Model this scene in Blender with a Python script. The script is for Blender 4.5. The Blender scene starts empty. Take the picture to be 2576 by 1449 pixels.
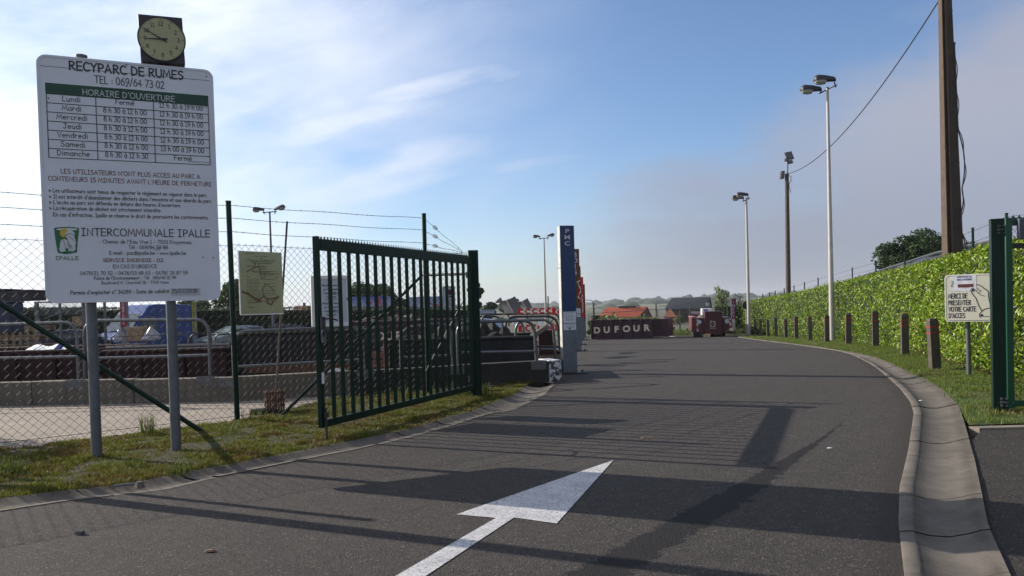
import bpy, math, random
import numpy as np
random.seed(7); rng=np.random.default_rng(7)
R=math.radians
scn=bpy.context.scene
# ------------------------------------------------------------------ camera, sky, sun
F=1980.;CX=1287.5;CY=815.;PITCH=R(1.2);ROLL=R(1.6);EYE=1.6
_f=np.array([0,math.cos(PITCH),-math.sin(PITCH)]);_r0=np.array([1.,0,0]);_u0=np.array([0,math.sin(PITCH),math.cos(PITCH)])
_r=math.cos(ROLL)*_r0-math.sin(ROLL)*_u0;_u=math.cos(ROLL)*_u0+math.sin(ROLL)*_r0
CAM=np.array([0,0,EYE])
cd=bpy.data.cameras.new('camera');cam=bpy.data.objects.new('camera',cd);scn.collection.objects.link(cam);scn.camera=cam
from mathutils import Matrix
cam.matrix_world=Matrix(((_r[0],_u[0],-_f[0],0),(_r[1],_u[1],-_f[1],0),(_r[2],_u[2],-_f[2],EYE),(0,0,0,1)))
cd.sensor_fit='HORIZONTAL';cd.sensor_width=36;cd.lens=36*F/2575.;cd.shift_y=(CY-724.5)/2575.;cd.clip_start=.05;cd.clip_end=20000
SUN_EL,SUN_AZ=25.3,-25.4      # elevation; heading of the shadows from +X
scn.view_settings.view_transform='Standard';scn.view_settings.look='None';scn.view_settings.exposure=0.6;scn.view_settings.gamma=1
w=bpy.data.worlds.new('World');scn.world=w;w.use_nodes=True
def sky():
    nt=w.node_tree;N=nt.nodes;L=nt.links;N.clear()
    out=N.new('ShaderNodeOutputWorld');bg=N.new('ShaderNodeBackground');bg.inputs[1].default_value=.085;L.new(bg.outputs[0],out.inputs[0])
    s=N.new('ShaderNodeTexSky');s.sky_type='NISHITA';s.sun_disc=False;s.sun_elevation=R(SUN_EL)
    tx,ty=-math.cos(R(SUN_AZ)),-math.sin(R(SUN_AZ))
    s.sun_rotation=math.atan2(tx,ty);s.altitude=50;s.air_density=1.0;s.dust_density=.6;s.ozone_density=3.0
    tc=N.new('ShaderNodeTexCoord');g=tc.outputs['Generated']
    def math_(op,a,b=None,c=None,clamp=False):
        m=N.new('ShaderNodeMath');m.operation=op;m.use_clamp=clamp
        for i,v in enumerate((a,b,c)):
            if v is None: continue
            if isinstance(v,(int,float)): m.inputs[i].default_value=v
            else: L.new(v,m.inputs[i])
        return m.outputs[0]
    def step(v,lo,hi):
        m=N.new('ShaderNodeMapRange');m.interpolation_type='SMOOTHSTEP';L.new(v,m.inputs[0])
        m.inputs[1].default_value=lo;m.inputs[2].default_value=hi;return m.outputs[0]
    def dot(vec):
        d=N.new('ShaderNodeVectorMath');d.operation='DOT_PRODUCT';L.new(g,d.inputs[0]);d.inputs[1].default_value=vec;return d.outputs['Value']
    sx=N.new('ShaderNodeSeparateXYZ');L.new(g,sx.inputs[0]);X,Y,Z=sx.outputs
    az=math_('ARCTAN2',X,Y)          # 0 ahead, + right (radians)
    el=math_('ARCTANGENT',math_('DIVIDE',Z,math_('SQRT',math_('ADD',math_('MULTIPLY',X,X),math_('MULTIPLY',Y,Y)))))
    cb=N.new('ShaderNodeCombineXYZ')
    # streak coordinates: rotate (az,el) so u runs along the wisps
    u=math_('ADD',math_('MULTIPLY',az,.96),math_('MULTIPLY',el,.28));v=math_('SUBTRACT',math_('MULTIPLY',el,.96),math_('MULTIPLY',az,.28))
    L.new(math_('MULTIPLY',u,4.2),cb.inputs[0]);L.new(math_('MULTIPLY',v,15.),cb.inputs[1]);cb.inputs[2].default_value=3.7
    n1=N.new('ShaderNodeTexNoise');n1.inputs['Scale'].default_value=1.3;n1.inputs['Detail'].default_value=9;n1.inputs['Roughness'].default_value=.55;n1.inputs['Distortion'].default_value=.25
    L.new(cb.outputs[0],n1.inputs['Vector']);n1=n1.outputs['Fac']
    cb2=N.new('ShaderNodeCombineXYZ');L.new(math_('MULTIPLY',az,2.2),cb2.inputs[0]);L.new(math_('MULTIPLY',el,5.),cb2.inputs[1]);cb2.inputs[2].default_value=8.1
    n2=N.new('ShaderNodeTexNoise');n2.inputs['Scale'].default_value=1.5;n2.inputs['Detail'].default_value=7;n2.inputs['Roughness'].default_value=.55;L.new(cb2.outputs[0],n2.inputs['Vector']);n2=n2.outputs['Fac']
    # 1 general thin veil, thicker towards the sun (left)
    left=step(az,.30,-.60)
    veil=math_('MULTIPLY',math_('ADD',math_('MULTIPLY',step(n2,.2,.8),.62),math_('MULTIPLY',step(n1,.25,.8),.38)),math_('POWER',left,1.1))
    veil=math_('MINIMUM',math_('MULTIPLY',veil,1.5),.93)
    # 2 bright wisp
    def wisp(a0,e0,la,le,slope,k):
        da=math_('SUBTRACT',az,a0);de=math_('SUBTRACT',math_('SUBTRACT',el,e0),math_('MULTIPLY',da,slope))
        r=math_('ADD',math_('POWER',math_('DIVIDE',da,la),2.),math_('POWER',math_('DIVIDE',de,le),2.))
        return math_('MULTIPLY',math_('MULTIPLY',step(r,1.,.0),math_('ADD',.25,math_('MULTIPLY',step(n1,.3,.68),.75))),k)
    c=veil
    for a in ((-.10,.272,.15,.020,.22,.85),(-.19,.232,.17,.032,.22,.8),(-.20,.165,.27,.05,.18,.72),(-.03,.172,.17,.012,.12,.4),(-.02,.283,.06,.012,.1,.5),(-.36,.33,.3,.06,-.1,.6),(-.13,.385,.10,.022,-.45,.4)): c=math_('MAXIMUM',c,wisp(*a))
    mix=N.new('ShaderNodeMix');mix.data_type='RGBA';L.new(c,mix.inputs[0]);tn=N.new('ShaderNodeMix');tn.data_type='RGBA';tn.blend_type='MULTIPLY';tn.inputs[0].default_value=1;L.new(s.outputs[0],tn.inputs[6]);tn.inputs[7].default_value=(.98,1.05,1.18,1);L.new(tn.outputs[2],mix.inputs[6])
    # cloud brightness grows toward the sun
    glow=step(dot((tx*math.cos(R(SUN_EL)),ty*math.cos(R(SUN_EL)),math.sin(R(SUN_EL)))),.25,.98)
    cc=N.new('ShaderNodeMix');cc.data_type='RGBA';L.new(glow,cc.inputs[0]);cc.inputs[6].default_value=(4.9,5.4,6.6,1);cc.inputs[7].default_value=(9.5,9.9,10.8,1);L.new(cc.outputs[2],mix.inputs[7])
    # 3 low grey-mauve bank, higher to the right
    top=math_('ADD',math_('MULTIPLY',math_('MAXIMUM',math_('SUBTRACT',az,.02),0.),.46),.05)
    edge=math_('SUBTRACT',math_('ADD',top,math_('MULTIPLY',math_('SUBTRACT',n2,.5),.34)),el)
    bank=math_('MULTIPLY',step(edge,-.06,.085),math_('ADD',.45,math_('MULTIPLY',step(az,-.3,.4),.38)))
    m3=N.new('ShaderNodeMix');m3.data_type='RGBA';L.new(bank,m3.inputs[0]);L.new(mix.outputs[2],m3.inputs[6])
    bc=N.new('ShaderNodeMix');bc.data_type='RGBA';L.new(step(az,.35,-.55),bc.inputs[0]);bc.inputs[6].default_value=(2.35,2.45,3.2,1);bc.inputs[7].default_value=(7.4,7.7,8.8,1)
    bl=N.new('ShaderNodeMix');bl.data_type='RGBA';bl.blend_type='MULTIPLY';L.new(math_('MULTIPLY',step(el,.03,.22),step(az,.1,.45)),bl.inputs[0]);L.new(bc.outputs[2],bl.inputs[6]);bl.inputs[7].default_value=(1.5,1.45,1.3,1)
    L.new(bl.outputs[2],m3.inputs[7]);L.new(m3.outputs[2],bg.inputs[0])
sky()
sl=bpy.data.lights.new('sun','SUN');sl.energy=4.4;sl.angle=R(.28);sl.color=(1,.91,.79)
so=bpy.data.objects.new('sun',sl);scn.collection.objects.link(so);so.location=(-20,10,20)
from mathutils import Vector
so.rotation_euler=Vector((math.cos(R(SUN_AZ))*math.cos(R(SUN_EL)),math.sin(R(SUN_AZ))*math.cos(R(SUN_EL)),-math.sin(R(SUN_EL)))).to_track_quat('-Z','Y').to_euler()
# ------------------------------------------------------------------ helpers
def zf(y):
    """height of the land: level at the gate, falling gently to the back of the yard, then to the fields"""
    if y<18: return 0.
    if y<48: return -.0167*(y-18)
    t=min(1,(y-48)/80);t=t*t*(3-2*t);return -.5-2.9*t
def ray(x,y): return _f+_r*(x-CX)/F+_u*(CY-y)/F
def G(x,y,dz=0):
    d=ray(x,y);z=dz
    for _ in range(30):
        t=(z-EYE)/d[2];P=CAM+d*t;z=.5*z+.5*(zf(P[1])+dz)
    return P
def D(x,y,Y):
    d=ray(x,y);return CAM+d*Y/d[1]
def on(x,y,A,B):
    d=ray(x,y);n=np.array([-(B[1]-A[1]),B[0]-A[0],0]);return CAM+d*(((np.array([A[0],A[1],0])-CAM)@n)/(d@n))
def nrm(v): v=np.asarray(v,float);return v/np.linalg.norm(v)
class MB:
    def __init__(s,o=(0,0,0),ux=(1,0,0),uz=(0,0,1)):
        s.v=[];s.f=[];s.m=[];s.o=np.array(o,float);s.ux=nrm(ux);s.uz=nrm(uz);s.uy=np.cross(s.uz,s.ux)
    def fr(s,o,ux=(1,0,0),uz=(0,0,1)):
        s.o=np.array(o,float);s.ux=nrm(ux);s.uz=nrm(uz);s.uy=np.cross(s.uz,s.ux);return s
    def add(s,vs,fs,m=0):
        b=len(s.v);s.v+=[tuple(s.o+p[0]*s.ux+p[1]*s.uy+p[2]*s.uz) for p in vs];s.f+=[tuple(b+i for i in f) for f in fs];s.m+=[m]*len(fs);return s
    def box(s,x0,x1,y0,y1,z0,z1,m=0):
        return s.add([(x,y,z) for z in (z0,z1) for x,y in ((x0,y0),(x1,y0),(x1,y1),(x0,y1))],[(3,2,1,0),(4,5,6,7),(0,1,5,4),(1,2,6,5),(2,3,7,6),(3,0,4,7)],m)
    def prism(s,poly,ax,lo,hi,m=0,scale_hi=1.,c=(0,0)):
        n=len(poly);vs=[]
        for k,(h,sc) in enumerate(((lo,1),(hi,scale_hi))):
            for a,b in poly:
                a,b=c[0]+(a-c[0])*sc,c[1]+(b-c[1])*sc
                vs.append({'x':(h,a,b),'y':(a,h,b),'z':(a,b,h)}[ax])
        fs=[tuple(range(n)),tuple(range(2*n-1,n-1,-1))]+[(i,n+i,n+(i+1)%n,(i+1)%n) for i in range(n)]
        return s.add(vs,fs,m)
    def tube(s,pts,r,n=8,m=0,cap=True):
        P=[np.array(p,float) for p in pts];k=len(P);rs=r if hasattr(r,'__len__') else [r]*k
        vs=[];up=None
        for i in range(k):
            t=nrm((P[min(i+1,k-1)]-P[max(i-1,0)])+1e-9)
            if up is None: up=np.array([0,0,1.]) if abs(t[2])<.9 else np.array([1.,0,0])
            a=np.cross(up,t);a=nrm(a);b=np.cross(t,a);up=b
            for j in range(n):
                q=2*math.pi*j/n;vs.append(P[i]+rs[i]*(math.cos(q)*a+math.sin(q)*b))
        fs=[(i*n+j,i*n+(j+1)%n,(i+1)*n+(j+1)%n,(i+1)*n+j) for i in range(k-1) for j in range(n)]
        if cap: fs+=[tuple(range(n-1,-1,-1)),tuple(range((k-1)*n,k*n))]
        return s.add(vs,fs,m)
    def quad(s,a,b,c,d,m=0): return s.add([a,b,c,d],[(0,1,2,3)],m)
    def revolve(s,prof,n=16,m=0,axis='z'):
        vs=[];k=len(prof)
        for r,h in prof:
            for j in range(n):
                q=2*math.pi*j/n;a,b=r*math.cos(q),r*math.sin(q);vs.append({'z':(a,b,h),'y':(a,h,b),'x':(h,a,b)}[axis])
        fs=[(i*n+j,i*n+(j+1)%n,(i+1)*n+(j+1)%n,(i+1)*n+j) for i in range(k-1) for j in range(n)]+[tuple(range(n)),tuple(range(k*n-1,(k-1)*n-1,-1))]
        return s.add(vs,fs,m)
col=scn.collection
def tag(o,label=None,cat=None,group=None,kind=None):
    for k,v in (('label',label),('category',cat),('group',group),('kind',kind)):
        if v: o[k]=v
    return o
def thing(name,label,cat,loc,group=None):
    o=bpy.data.objects.new(name,None);o.empty_display_size=.2;col.objects.link(o);o.location=[float(c) for c in loc];return tag(o,label,cat,group)
def wloc(o):
    l=np.zeros(3)
    while o is not None: l+=np.array(o.location);o=o.parent
    return l
def obj(name,mb,mat,parent=None,loc=None,bevel=0,smooth=35,fix=True):
    v=np.array(mb.v,float)
    if parent is not None: org=wloc(parent)
    elif loc is not None: org=np.array(loc,float)
    else: org=np.array([(v[:,0].min()+v[:,0].max())/2,(v[:,1].min()+v[:,1].max())/2,v[:,2].min()])
    me=bpy.data.meshes.new(name);me.from_pydata([tuple(p) for p in (v-org)],[],mb.f)
    for m in (mat if isinstance(mat,(list,tuple)) else [mat]): me.materials.append(m)
    if any(mb.m): me.polygons.foreach_set('material_index',mb.m)
    me.update()
    if fix:
        import bmesh
        bm=bmesh.new();bm.from_mesh(me);bmesh.ops.recalc_face_normals(bm,faces=bm.faces);bm.to_mesh(me);bm.free()
    if smooth:
        me.polygons.foreach_set('use_smooth',[True]*len(me.polygons));me.set_sharp_from_angle(angle=R(smooth))
    o=bpy.data.objects.new(name,me);col.objects.link(o)
    if parent is not None: o.parent=parent
    else: o.location=org
    if bevel:
        b=o.modifiers.new('bevel','BEVEL');b.width=bevel;b.segments=2;b.limit_method='ANGLE';b.angle_limit=R(40)
    return o
def copy_tree(o,parent=None):
    c=o.copy();col.objects.link(c);c.parent=parent
    for ch in list(o.children): copy_tree(ch,c)
    return c
def npmesh(name,V,Fc,mat,parent=None,loc=(0,0,0),nper=3):
    me=bpy.data.meshes.new(name);V=V-(wloc(parent) if parent is not None else np.array(loc));n=len(V);k=len(Fc)
    me.vertices.add(n);me.vertices.foreach_set('co',V.astype(np.float32).ravel())
    me.loops.add(k*nper);me.loops.foreach_set('vertex_index',Fc.astype(np.int32).ravel())
    me.polygons.add(k);me.polygons.foreach_set('loop_start',np.arange(0,k*nper,nper,dtype=np.int32))
    me.update(calc_edges=True);me.validate();me.materials.append(mat)
    o=bpy.data.objects.new(name,me);col.objects.link(o)
    if parent is not None: o.parent=parent
    else: o.location=loc
    return o
def leaves(name,C,Nn,L,W,mat,parent=None,loc=(0,0,0),spread=.7,droop=.0):
    """small folded leaves at points C facing roughly along Nn"""
    n=len(C);Nn=Nn+spread*rng.normal(size=(n,3));Nn/=np.linalg.norm(Nn,axis=1)[:,None]
    t=rng.normal(size=(n,3));t[:,2]-=droop;t-=(t*Nn).sum(1)[:,None]*Nn;t/=np.linalg.norm(t,axis=1)[:,None];b=np.cross(Nn,t)
    l=(L*rng.uniform(.6,1.25,n))[:,None];wd=(W*rng.uniform(.7,1.2,n))[:,None]
    P=np.stack([C-t*l*.5,C+b*wd*.5+Nn*wd*.25,C+t*l*.5,C-b*wd*.5+Nn*wd*.25],1).reshape(-1,3)
    i=np.arange(n)*4;Fc=np.concatenate([np.stack([i,i+1,i+2],1),np.stack([i,i+2,i+3],1)])
    return npmesh(name,P,Fc,mat,parent,loc)
# ---- materials
def mk(name):
    m=bpy.data.materials.new(name);m.use_nodes=True;nt=m.node_tree;return m,nt,nt.nodes['Principled BSDF']
def noise(nt,scale,detail=4,rough=.6,coord='Object',vec=None):
    N=nt.nodes
    if vec is None: tc=N.new('ShaderNodeTexCoord');vec=tc.outputs[coord]
    n=N.new('ShaderNodeTexNoise');n.inputs['Scale'].default_value=scale;n.inputs['Detail'].default_value=detail;n.inputs['Roughness'].default_value=rough;nt.links.new(vec,n.inputs['Vector']);return n.outputs['Fac']
def ramp(nt,fac,stops):
    r=nt.nodes.new('ShaderNodeValToRGB');nt.links.new(fac,r.inputs[0]);e=r.color_ramp.elements
    while len(e)<len(stops): e.new(.5)
    for k,(p,c) in enumerate(stops): e[k].position=p;e[k].color=(*c,1) if len(c)==3 else c
    return r.outputs[0]
def mixc(nt,fac,a,b,mode='MIX'):
    m=nt.nodes.new('ShaderNodeMix');m.data_type='RGBA';m.blend_type=mode
    for i,v in ((0,fac),(6,a),(7,b)):
        if isinstance(v,(int,float)): m.inputs[i].default_value=v
        elif isinstance(v,tuple): m.inputs[i].default_value=(*v,1)
        else: nt.links.new(v,m.inputs[i])
    return m.outputs[2]
def bump(nt,b,fac,strength=.3,dist=.01):
    n=nt.nodes.new('ShaderNodeBump');n.inputs['Strength'].default_value=strength;n.inputs['Distance'].default_value=dist;nt.links.new(fac,n.inputs['Height']);nt.links.new(n.outputs[0],b.inputs['Normal'])
def mat(name,c,rough=.6,metal=0.,var=.2,scale=6,c2=None,spots=None,bmp=0,bscale=60,spec=.5):
    m,nt,b=mk(name);c=np.array(c,float);c2=tuple(c2) if c2 is not None else tuple(np.clip(c*(1+var),0,1))
    f=noise(nt,scale,6,.65)
    o=ramp(nt,f,[(.3,tuple(c*(1-var))),(.7,c2)])
    if spots:  # stains with a shape of their own: (colour, threshold, scale)
        g=noise(nt,spots[2],5,.7);msk=ramp(nt,g,[(spots[1]-.03,(0,0,0)),(spots[1]+.03,(1,1,1))])
        o=mixc(nt,msk,o,tuple(spots[0]))
    nt.links.new(o,b.inputs['Base Color']);b.inputs['Roughness'].default_value=rough;b.inputs['Metallic'].default_value=metal;b.inputs['Specular IOR Level'].default_value=spec
    if bmp: bump(nt,b,noise(nt,bscale,5,.7),bmp,.01)
    return m
def leafmat(name,cols,rough=.45,trans=.3,spec=.4):
    m,nt,b=mk(name);N=nt.nodes;g=N.new('ShaderNodeNewGeometry')
    o=ramp(nt,g.outputs['Random Per Island'],[(i/max(1,len(cols)-1),c) for i,c in enumerate(cols)])
    o=mixc(nt,ramp(nt,noise(nt,1.1,4,.6),[(.35,(0,0,0)),(.65,(1,1,1))]),o,(.72,.8,.6),'MULTIPLY')
    nt.links.new(o,b.inputs['Base Color']);b.inputs['Roughness'].default_value=rough;b.inputs['Specular IOR Level'].default_value=spec
    t=N.new('ShaderNodeBsdfTranslucent');nt.links.new(o,t.inputs[0]);ms=N.new('ShaderNodeMixShader');ms.inputs[0].default_value=trans
    nt.links.new(b.outputs[0],ms.inputs[1]);nt.links.new(t.outputs[0],ms.inputs[2]);nt.links.new(ms.outputs[0],N['Material Output'].inputs[0]);return m
def stripes(name,c1,c2,axis=0,freq=3.,rough=.5,diag=0.,cut=.5):
    m,nt,b=mk(name);N=nt.nodes;tc=N.new('ShaderNodeTexCoord');s=N.new('ShaderNodeSeparateXYZ');nt.links.new(tc.outputs['Object'],s.inputs[0])
    a=N.new('ShaderNodeMath');a.operation='MULTIPLY_ADD';nt.links.new(s.outputs[2],a.inputs[0]);a.inputs[1].default_value=diag;nt.links.new(s.outputs[axis],a.inputs[2])
    f=N.new('ShaderNodeMath');f.operation='MULTIPLY';nt.links.new(a.outputs[0],f.inputs[0]);f.inputs[1].default_value=freq
    g=N.new('ShaderNodeMath');g.operation='FRACT';nt.links.new(f.outputs[0],g.inputs[0])
    nt.links.new(ramp(nt,g.outputs[0],[(cut-.01,c1),(cut+.01,c2)]),b.inputs['Base Color']);b.inputs['Roughness'].default_value=rough;return m
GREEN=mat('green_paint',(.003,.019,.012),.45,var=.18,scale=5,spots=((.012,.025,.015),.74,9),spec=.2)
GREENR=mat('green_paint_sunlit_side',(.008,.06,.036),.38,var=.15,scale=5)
GREY=mat('galvanised_pole',(.12,.13,.145),.5,.35,var=.18,scale=9,spots=((.12,.12,.12),.72,14))
GALV=mat('galvanised_steel',(.12,.127,.135),.45,.5,var=.15,scale=12)
DARKST=mat('dark_steel',(.05,.05,.055),.5,.5,var=.2)
BLACK=mat('black_plastic',(.015,.015,.017),.5,var=.2)
WHITE=mat('white_enamel',(.61,.64,.70),.38,var=.05,scale=2.5,spots=((.40,.40,.43),.70,3.5))
WHITE2=mat('white_plastic',(.75,.75,.75),.4,var=.05)
INK=mat('black_ink',(.015,.015,.02),.5,var=.1);REDINK=mat('dark_red_ink',(.12,.015,.02),.5,var=.1);GREENINK=mat('dark_green_ink',(.008,.055,.03),.5,var=.1)
LETW=mat('cream_lettering',(.62,.56,.42),.5,var=.12)
RUST=mat('rust',(.10,.045,.028),.85,var=.4,scale=15,bmp=.3)
CONC=mat('concrete',(.19,.165,.135),.9,var=.16,scale=3,spots=((.17,.15,.125),.63,2.2),bmp=.35)
CONCD=mat('weathered_concrete_block',(.115,.102,.082),.92,var=.2,scale=3,spots=((.12,.11,.095),.6,2.5),bmp=.4)
REDSK=mat('dark_red_skip_paint',(.022,.003,.0045),.8,var=.3,scale=4,spots=((.05,.02,.014),.66,6))
MAROON=mat('maroon_skip_paint',(.035,.010,.018),.65,var=.25,scale=3,spots=((.03,.016,.014),.66,7))
BLKSK=mat('black_skip_paint',(.009,.008,.009),.7,var=.4,scale=4,spots=((.05,.03,.02),.68,5))
WOOD=mat('weathered_wood',(.22,.16,.11),.85,var=.3,scale=12)
PINKW=mat('faded_red_board',(.42,.19,.15),.8,var=.2,scale=8)
RED=mat('red_plastic',(.5,.012,.012),.45,var=.1);BLUEC=mat('blue_cloth',(.02,.06,.35),.6,var=.2)
GLASS=mat('dark_glass',(.02,.03,.035),.08,var=.1,spec=.8);WINDG=mat('pale_windscreen',(.22,.28,.29),.1,var=.15,spec=.8)
TYRE=mat('tyre_rubber',(.02,.02,.02),.85,var=.2)
CARD=mat('cardboard',(.30,.21,.13),.85,var=.12);BAG=mat('clear_plastic_bag',(.32,.32,.33),.25,var=.3,scale=14,bmp=.6,bscale=14)
LENS=mat('lamp_bowl',(.40,.42,.38),.15,var=.1)
# ---- stroke lettering (hand-drawn look of the signs)
GL={'A':(8,"0,0 3.6,10 7,0;1.3,3.5 6,3.5"),'B':(7,".5,0 .5,10;.5,10 3,10 5,9 5.2,6.8 3,5.5 .5,5.4;.5,5.3 3.5,5.1 6.2,4 6.2,1.4 3.5,0 .5,0"),'C':(7.4,"@4,5,3.8,5,48,312"),
'D':(7.8,".7,0 .7,10 3,9.8 6,8.2 7,5 6,2 3,0 .7,0"),'E':(6.6,"6,10 .5,10 .5,0 6,0;.5,5.2 5.4,5.2"),'F':(6.3,"6,10 .5,10 .5,0;.5,5.2 5.2,5.2"),'G':(8.4,"@4.2,5,4,5,48,355;8,4.8 4.8,4.8"),
'H':(7.8,".5,0 .5,10;6.8,0 6.8,10;.5,5 6.8,5"),'I':(6,".2,10 5,10;2.6,10 2.6,0;.2,0 5,0"),'J':(6.8,"1.5,10 6.4,10;4.2,10 4.2,2 3,0 1.5,0 .2,1.6"),'K':(7,".5,0 .5,10;6,10 .5,4.6;2,5.9 6.5,0"),
'L':(6,".5,10 .5,0 5.6,0"),'M':(9.4,"0,0 1.4,10 4.4,2.5 7.4,10 8.8,0"),'N':(8,".5,0 .5,10 6.8,0 6.8,10"),'O':(9,"@4.2,5,4.1,5,0,360"),'P':(6.8,".7,0 .7,10;.7,9.8 3.5,9.8 5.8,8.8 6,7 5,5.4 3,4.6 .7,4.6"),
'Q':(9,"@4.2,5,4.1,5,0,360;5,3 8,-1"),'R':(7.2,".7,0 .7,10;.7,9.8 3.5,9.8 5.6,8.9 5.6,7 4.6,5.6 .7,4.8;2.4,5 6.6,0"),'S':(7,"5.8,9 4,10 1.6,9.6 .6,7.8 1.6,6 4.6,4.8 6,3 5,.8 2.6,0 .3,1"),
'T':(7.4,"0,10 7.2,10;3.6,10 3.6,0"),'U':(7.6,".4,10 .6,3 1.8,.6 3.8,0 5.8,.8 6.8,3 6.8,10"),'V':(7,"0,10 3.3,0 6.6,10"),'W':(10.4,"0,10 2.4,0 5,8 7.6,0 9.8,10"),'X':(7,"0,10 6.5,0;6.5,10 0,0"),
'Y':(6.8,"0,10 3.2,5 6.4,10;3.2,5 3,0"),'Z':(7,"0,10 6.5,10 0,0 6.8,0"),
'a':(6,"@2.8,3.1,2.5,3.1,40,330;5.2,6.2 5.2,0"),'b':(6,".5,10.5 .5,0;@3,3.1,2.5,3.1,0,360"),'c':(5.2,"@2.9,3.1,2.5,3.1,50,310"),'d':(6,"5.2,10.5 5.2,0;@2.8,3.1,2.5,3.1,0,360"),
'e':(5.8,".5,3.4 5.2,3.4;@2.8,3.1,2.5,3.1,0,300"),'f':(4.6,"4.6,9.8 3.4,10.4 2.2,9 2.2,0;.3,6 4.3,6"),'g':(6,"@2.8,3.1,2.5,3.1,0,360;5.2,6 5.2,-2 4,-3.6 2,-3.8 .6,-2.8"),'h':(6,".5,10.5 .5,0;.5,4 2,6 4,6 5,4.4 5,0"),
'i':(2.2,"1,6.2 1,0;1,8.3 1,8.9"),'j':(3.4,"2.4,6.2 2.4,-2.6 1.2,-3.8 0,-3;2.4,8.3 2.4,8.9"),'k':(5.6,".5,10.5 .5,0;4.6,6 .5,2.8;1.8,3.7 5,0"),'l':(2.2,"1,10.5 1,0"),
'm':(8.8,".5,6.2 .5,0;.5,4 1.8,6 3.4,6 4.2,4.6 4.2,0;4.2,4 5.5,6 7.2,6 8,4.4 8,0"),'n':(6,".5,6.2 .5,0;.5,4 2,6 4,6 5,4.4 5,0"),'o':(6.2,"@3,3.1,2.6,3.1,0,360"),'p':(6,".5,6.2 .5,-3.6;@3,3.1,2.5,3.1,0,360"),
'q':(6,"5.2,6.2 5.2,-3.6;@2.8,3.1,2.5,3.1,0,360"),'r':(4.8,".5,6.2 .5,0;.5,3.8 1.8,5.8 3.4,6.2 4.4,5.4"),'s':(5.2,"4.4,5.4 3,6.2 1.2,5.8 .8,4.4 2.2,3.4 4,2.8 4.4,1.2 3,0 1.2,0 .2,1"),'t':(4.8,"2.2,8.6 2.2,0;.2,6 4.4,6"),
'u':(6,".5,6.2 .6,1.8 1.6,.2 3.4,.2 4.8,1.8;4.9,6.2 5,0"),'v':(5.4,"0,6.2 2.5,0 5,6.2"),'w':(7.6,"0,6.2 1.8,0 3.6,5 5.4,0 7.2,6.2"),'x':(5.6,"0,6.2 5,0;5,6.2 0,0"),'y':(5.6,"0,6.2 2.6,.4;5.2,6.2 1,-3.8"),'z':(5.4,"0,6.2 4.8,6.2 0,0 5,0"),
'0':(7,"@3.2,5,3,5,0,360"),'1':(4.6,".4,8 2.4,10 2.4,0;.6,0 4.2,0"),'2':(6.4,".4,8 1.6,9.8 4,9.8 5.2,7.8 4.4,5.4 .2,0 6,0"),'3':(6.4,".6,9.4 3,10 5.2,8.6 4.8,6.2 2.4,5.3;2.4,5.3 5,4.6 5.8,2.4 4.4,.2 2,0 .2,1"),
'4':(6.6,"4.4,0 4.4,10 .2,3.4 6.2,3.4"),'5':(6.4,"5.4,10 1.2,10 .9,5.6 3.6,6.2 5.6,4.6 5.6,1.8 3.6,0 .4,.6"),'6':(6.4,"4.8,10 1.6,7.4 .4,3.4;@3,3,2.7,3,0,360"),'7':(6.4,".2,10 6,10 2,0"),
'8':(6.4,"@3,7.7,2.2,2.2,0,360;@3,2.8,2.8,2.8,0,360"),'9':(6.4,"@3.2,7,2.7,3,0,360;5.9,7 5,3 2,0"),
':':(2.6,"1.2,1.2 1.2,1.9;1.2,5 1.2,5.7"),'.':(2.2,"1,.1 1,.8"),',':(2.4,"1.2,.8 .6,-1.4"),"'":(2.4,"1.2,10.4 1,8"),'-':(4.6,".4,4 3.8,4"),'/':(5,"0,-1 4.4,11"),'@':(10.5,"@5,4,2.2,2.4,0,360;@5,4,4.6,5,-40,300"),
'é':(5.8,".5,3.4 5.2,3.4;@2.8,3.1,2.5,3.1,0,300;2.2,7.8 4,9.6"),'è':(5.8,".5,3.4 5.2,3.4;@2.8,3.1,2.5,3.1,0,300;3.6,7.8 1.8,9.6"),'à':(6,"@2.8,3.1,2.5,3.1,40,330;5.2,6.2 5.2,0;3.6,7.8 1.8,9.6"),'É':(6.6,"6,10 .5,10 .5,0 6,0;.5,5.2 5.4,5.2;2.6,11.4 4.4,13"),'°':(3.6,"@1.6,9,1.2,1.2,0,360"),'>':(6,"0,6.5 5.5,3.6 0,.8 1.8,3.6 0,6.5")}
def stroke(mb,pts,wd,y,m=0,closed=False):
    P=[np.array(p,float) for p in pts];n=len(P);vs=[];hw=wd/2
    if n<2: return
    for i in range(n):
        if closed: a,b=P[i-1],P[(i+1)%n]
        else: a,b=P[max(0,i-1)],P[min(n-1,i+1)]
        d1=P[i]-a;d2=b-P[i]
        if not closed and i==0: d1=d2
        if not closed and i==n-1: d2=d1
        d1=d1/(np.linalg.norm(d1)+1e-9);d2=d2/(np.linalg.norm(d2)+1e-9);t=d1+d2;t=t/(np.linalg.norm(t)+1e-9);nn=np.array([-t[1],t[0]])
        k=hw/max(.5,nn@np.array([-d1[1],d1[0]]))
        p=P[i]
        if not closed and i==0: p=p-d1*hw*.8
        if not closed and i==n-1: p=p+d1*hw*.8
        vs+=[(*(p+nn*k),),(*(p-nn*k),)]
    e=n if closed else n-1
    mb.add([(a,y,b) for a,b in vs],[(2*i,2*i+1,(2*((i+1)%n))+1,2*((i+1)%n)) for i in range(e)],m)
def twidth(s): return sum(GL[c][0]+1.2 if c!=' ' else 4.2 for c in s)-1.2
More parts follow.
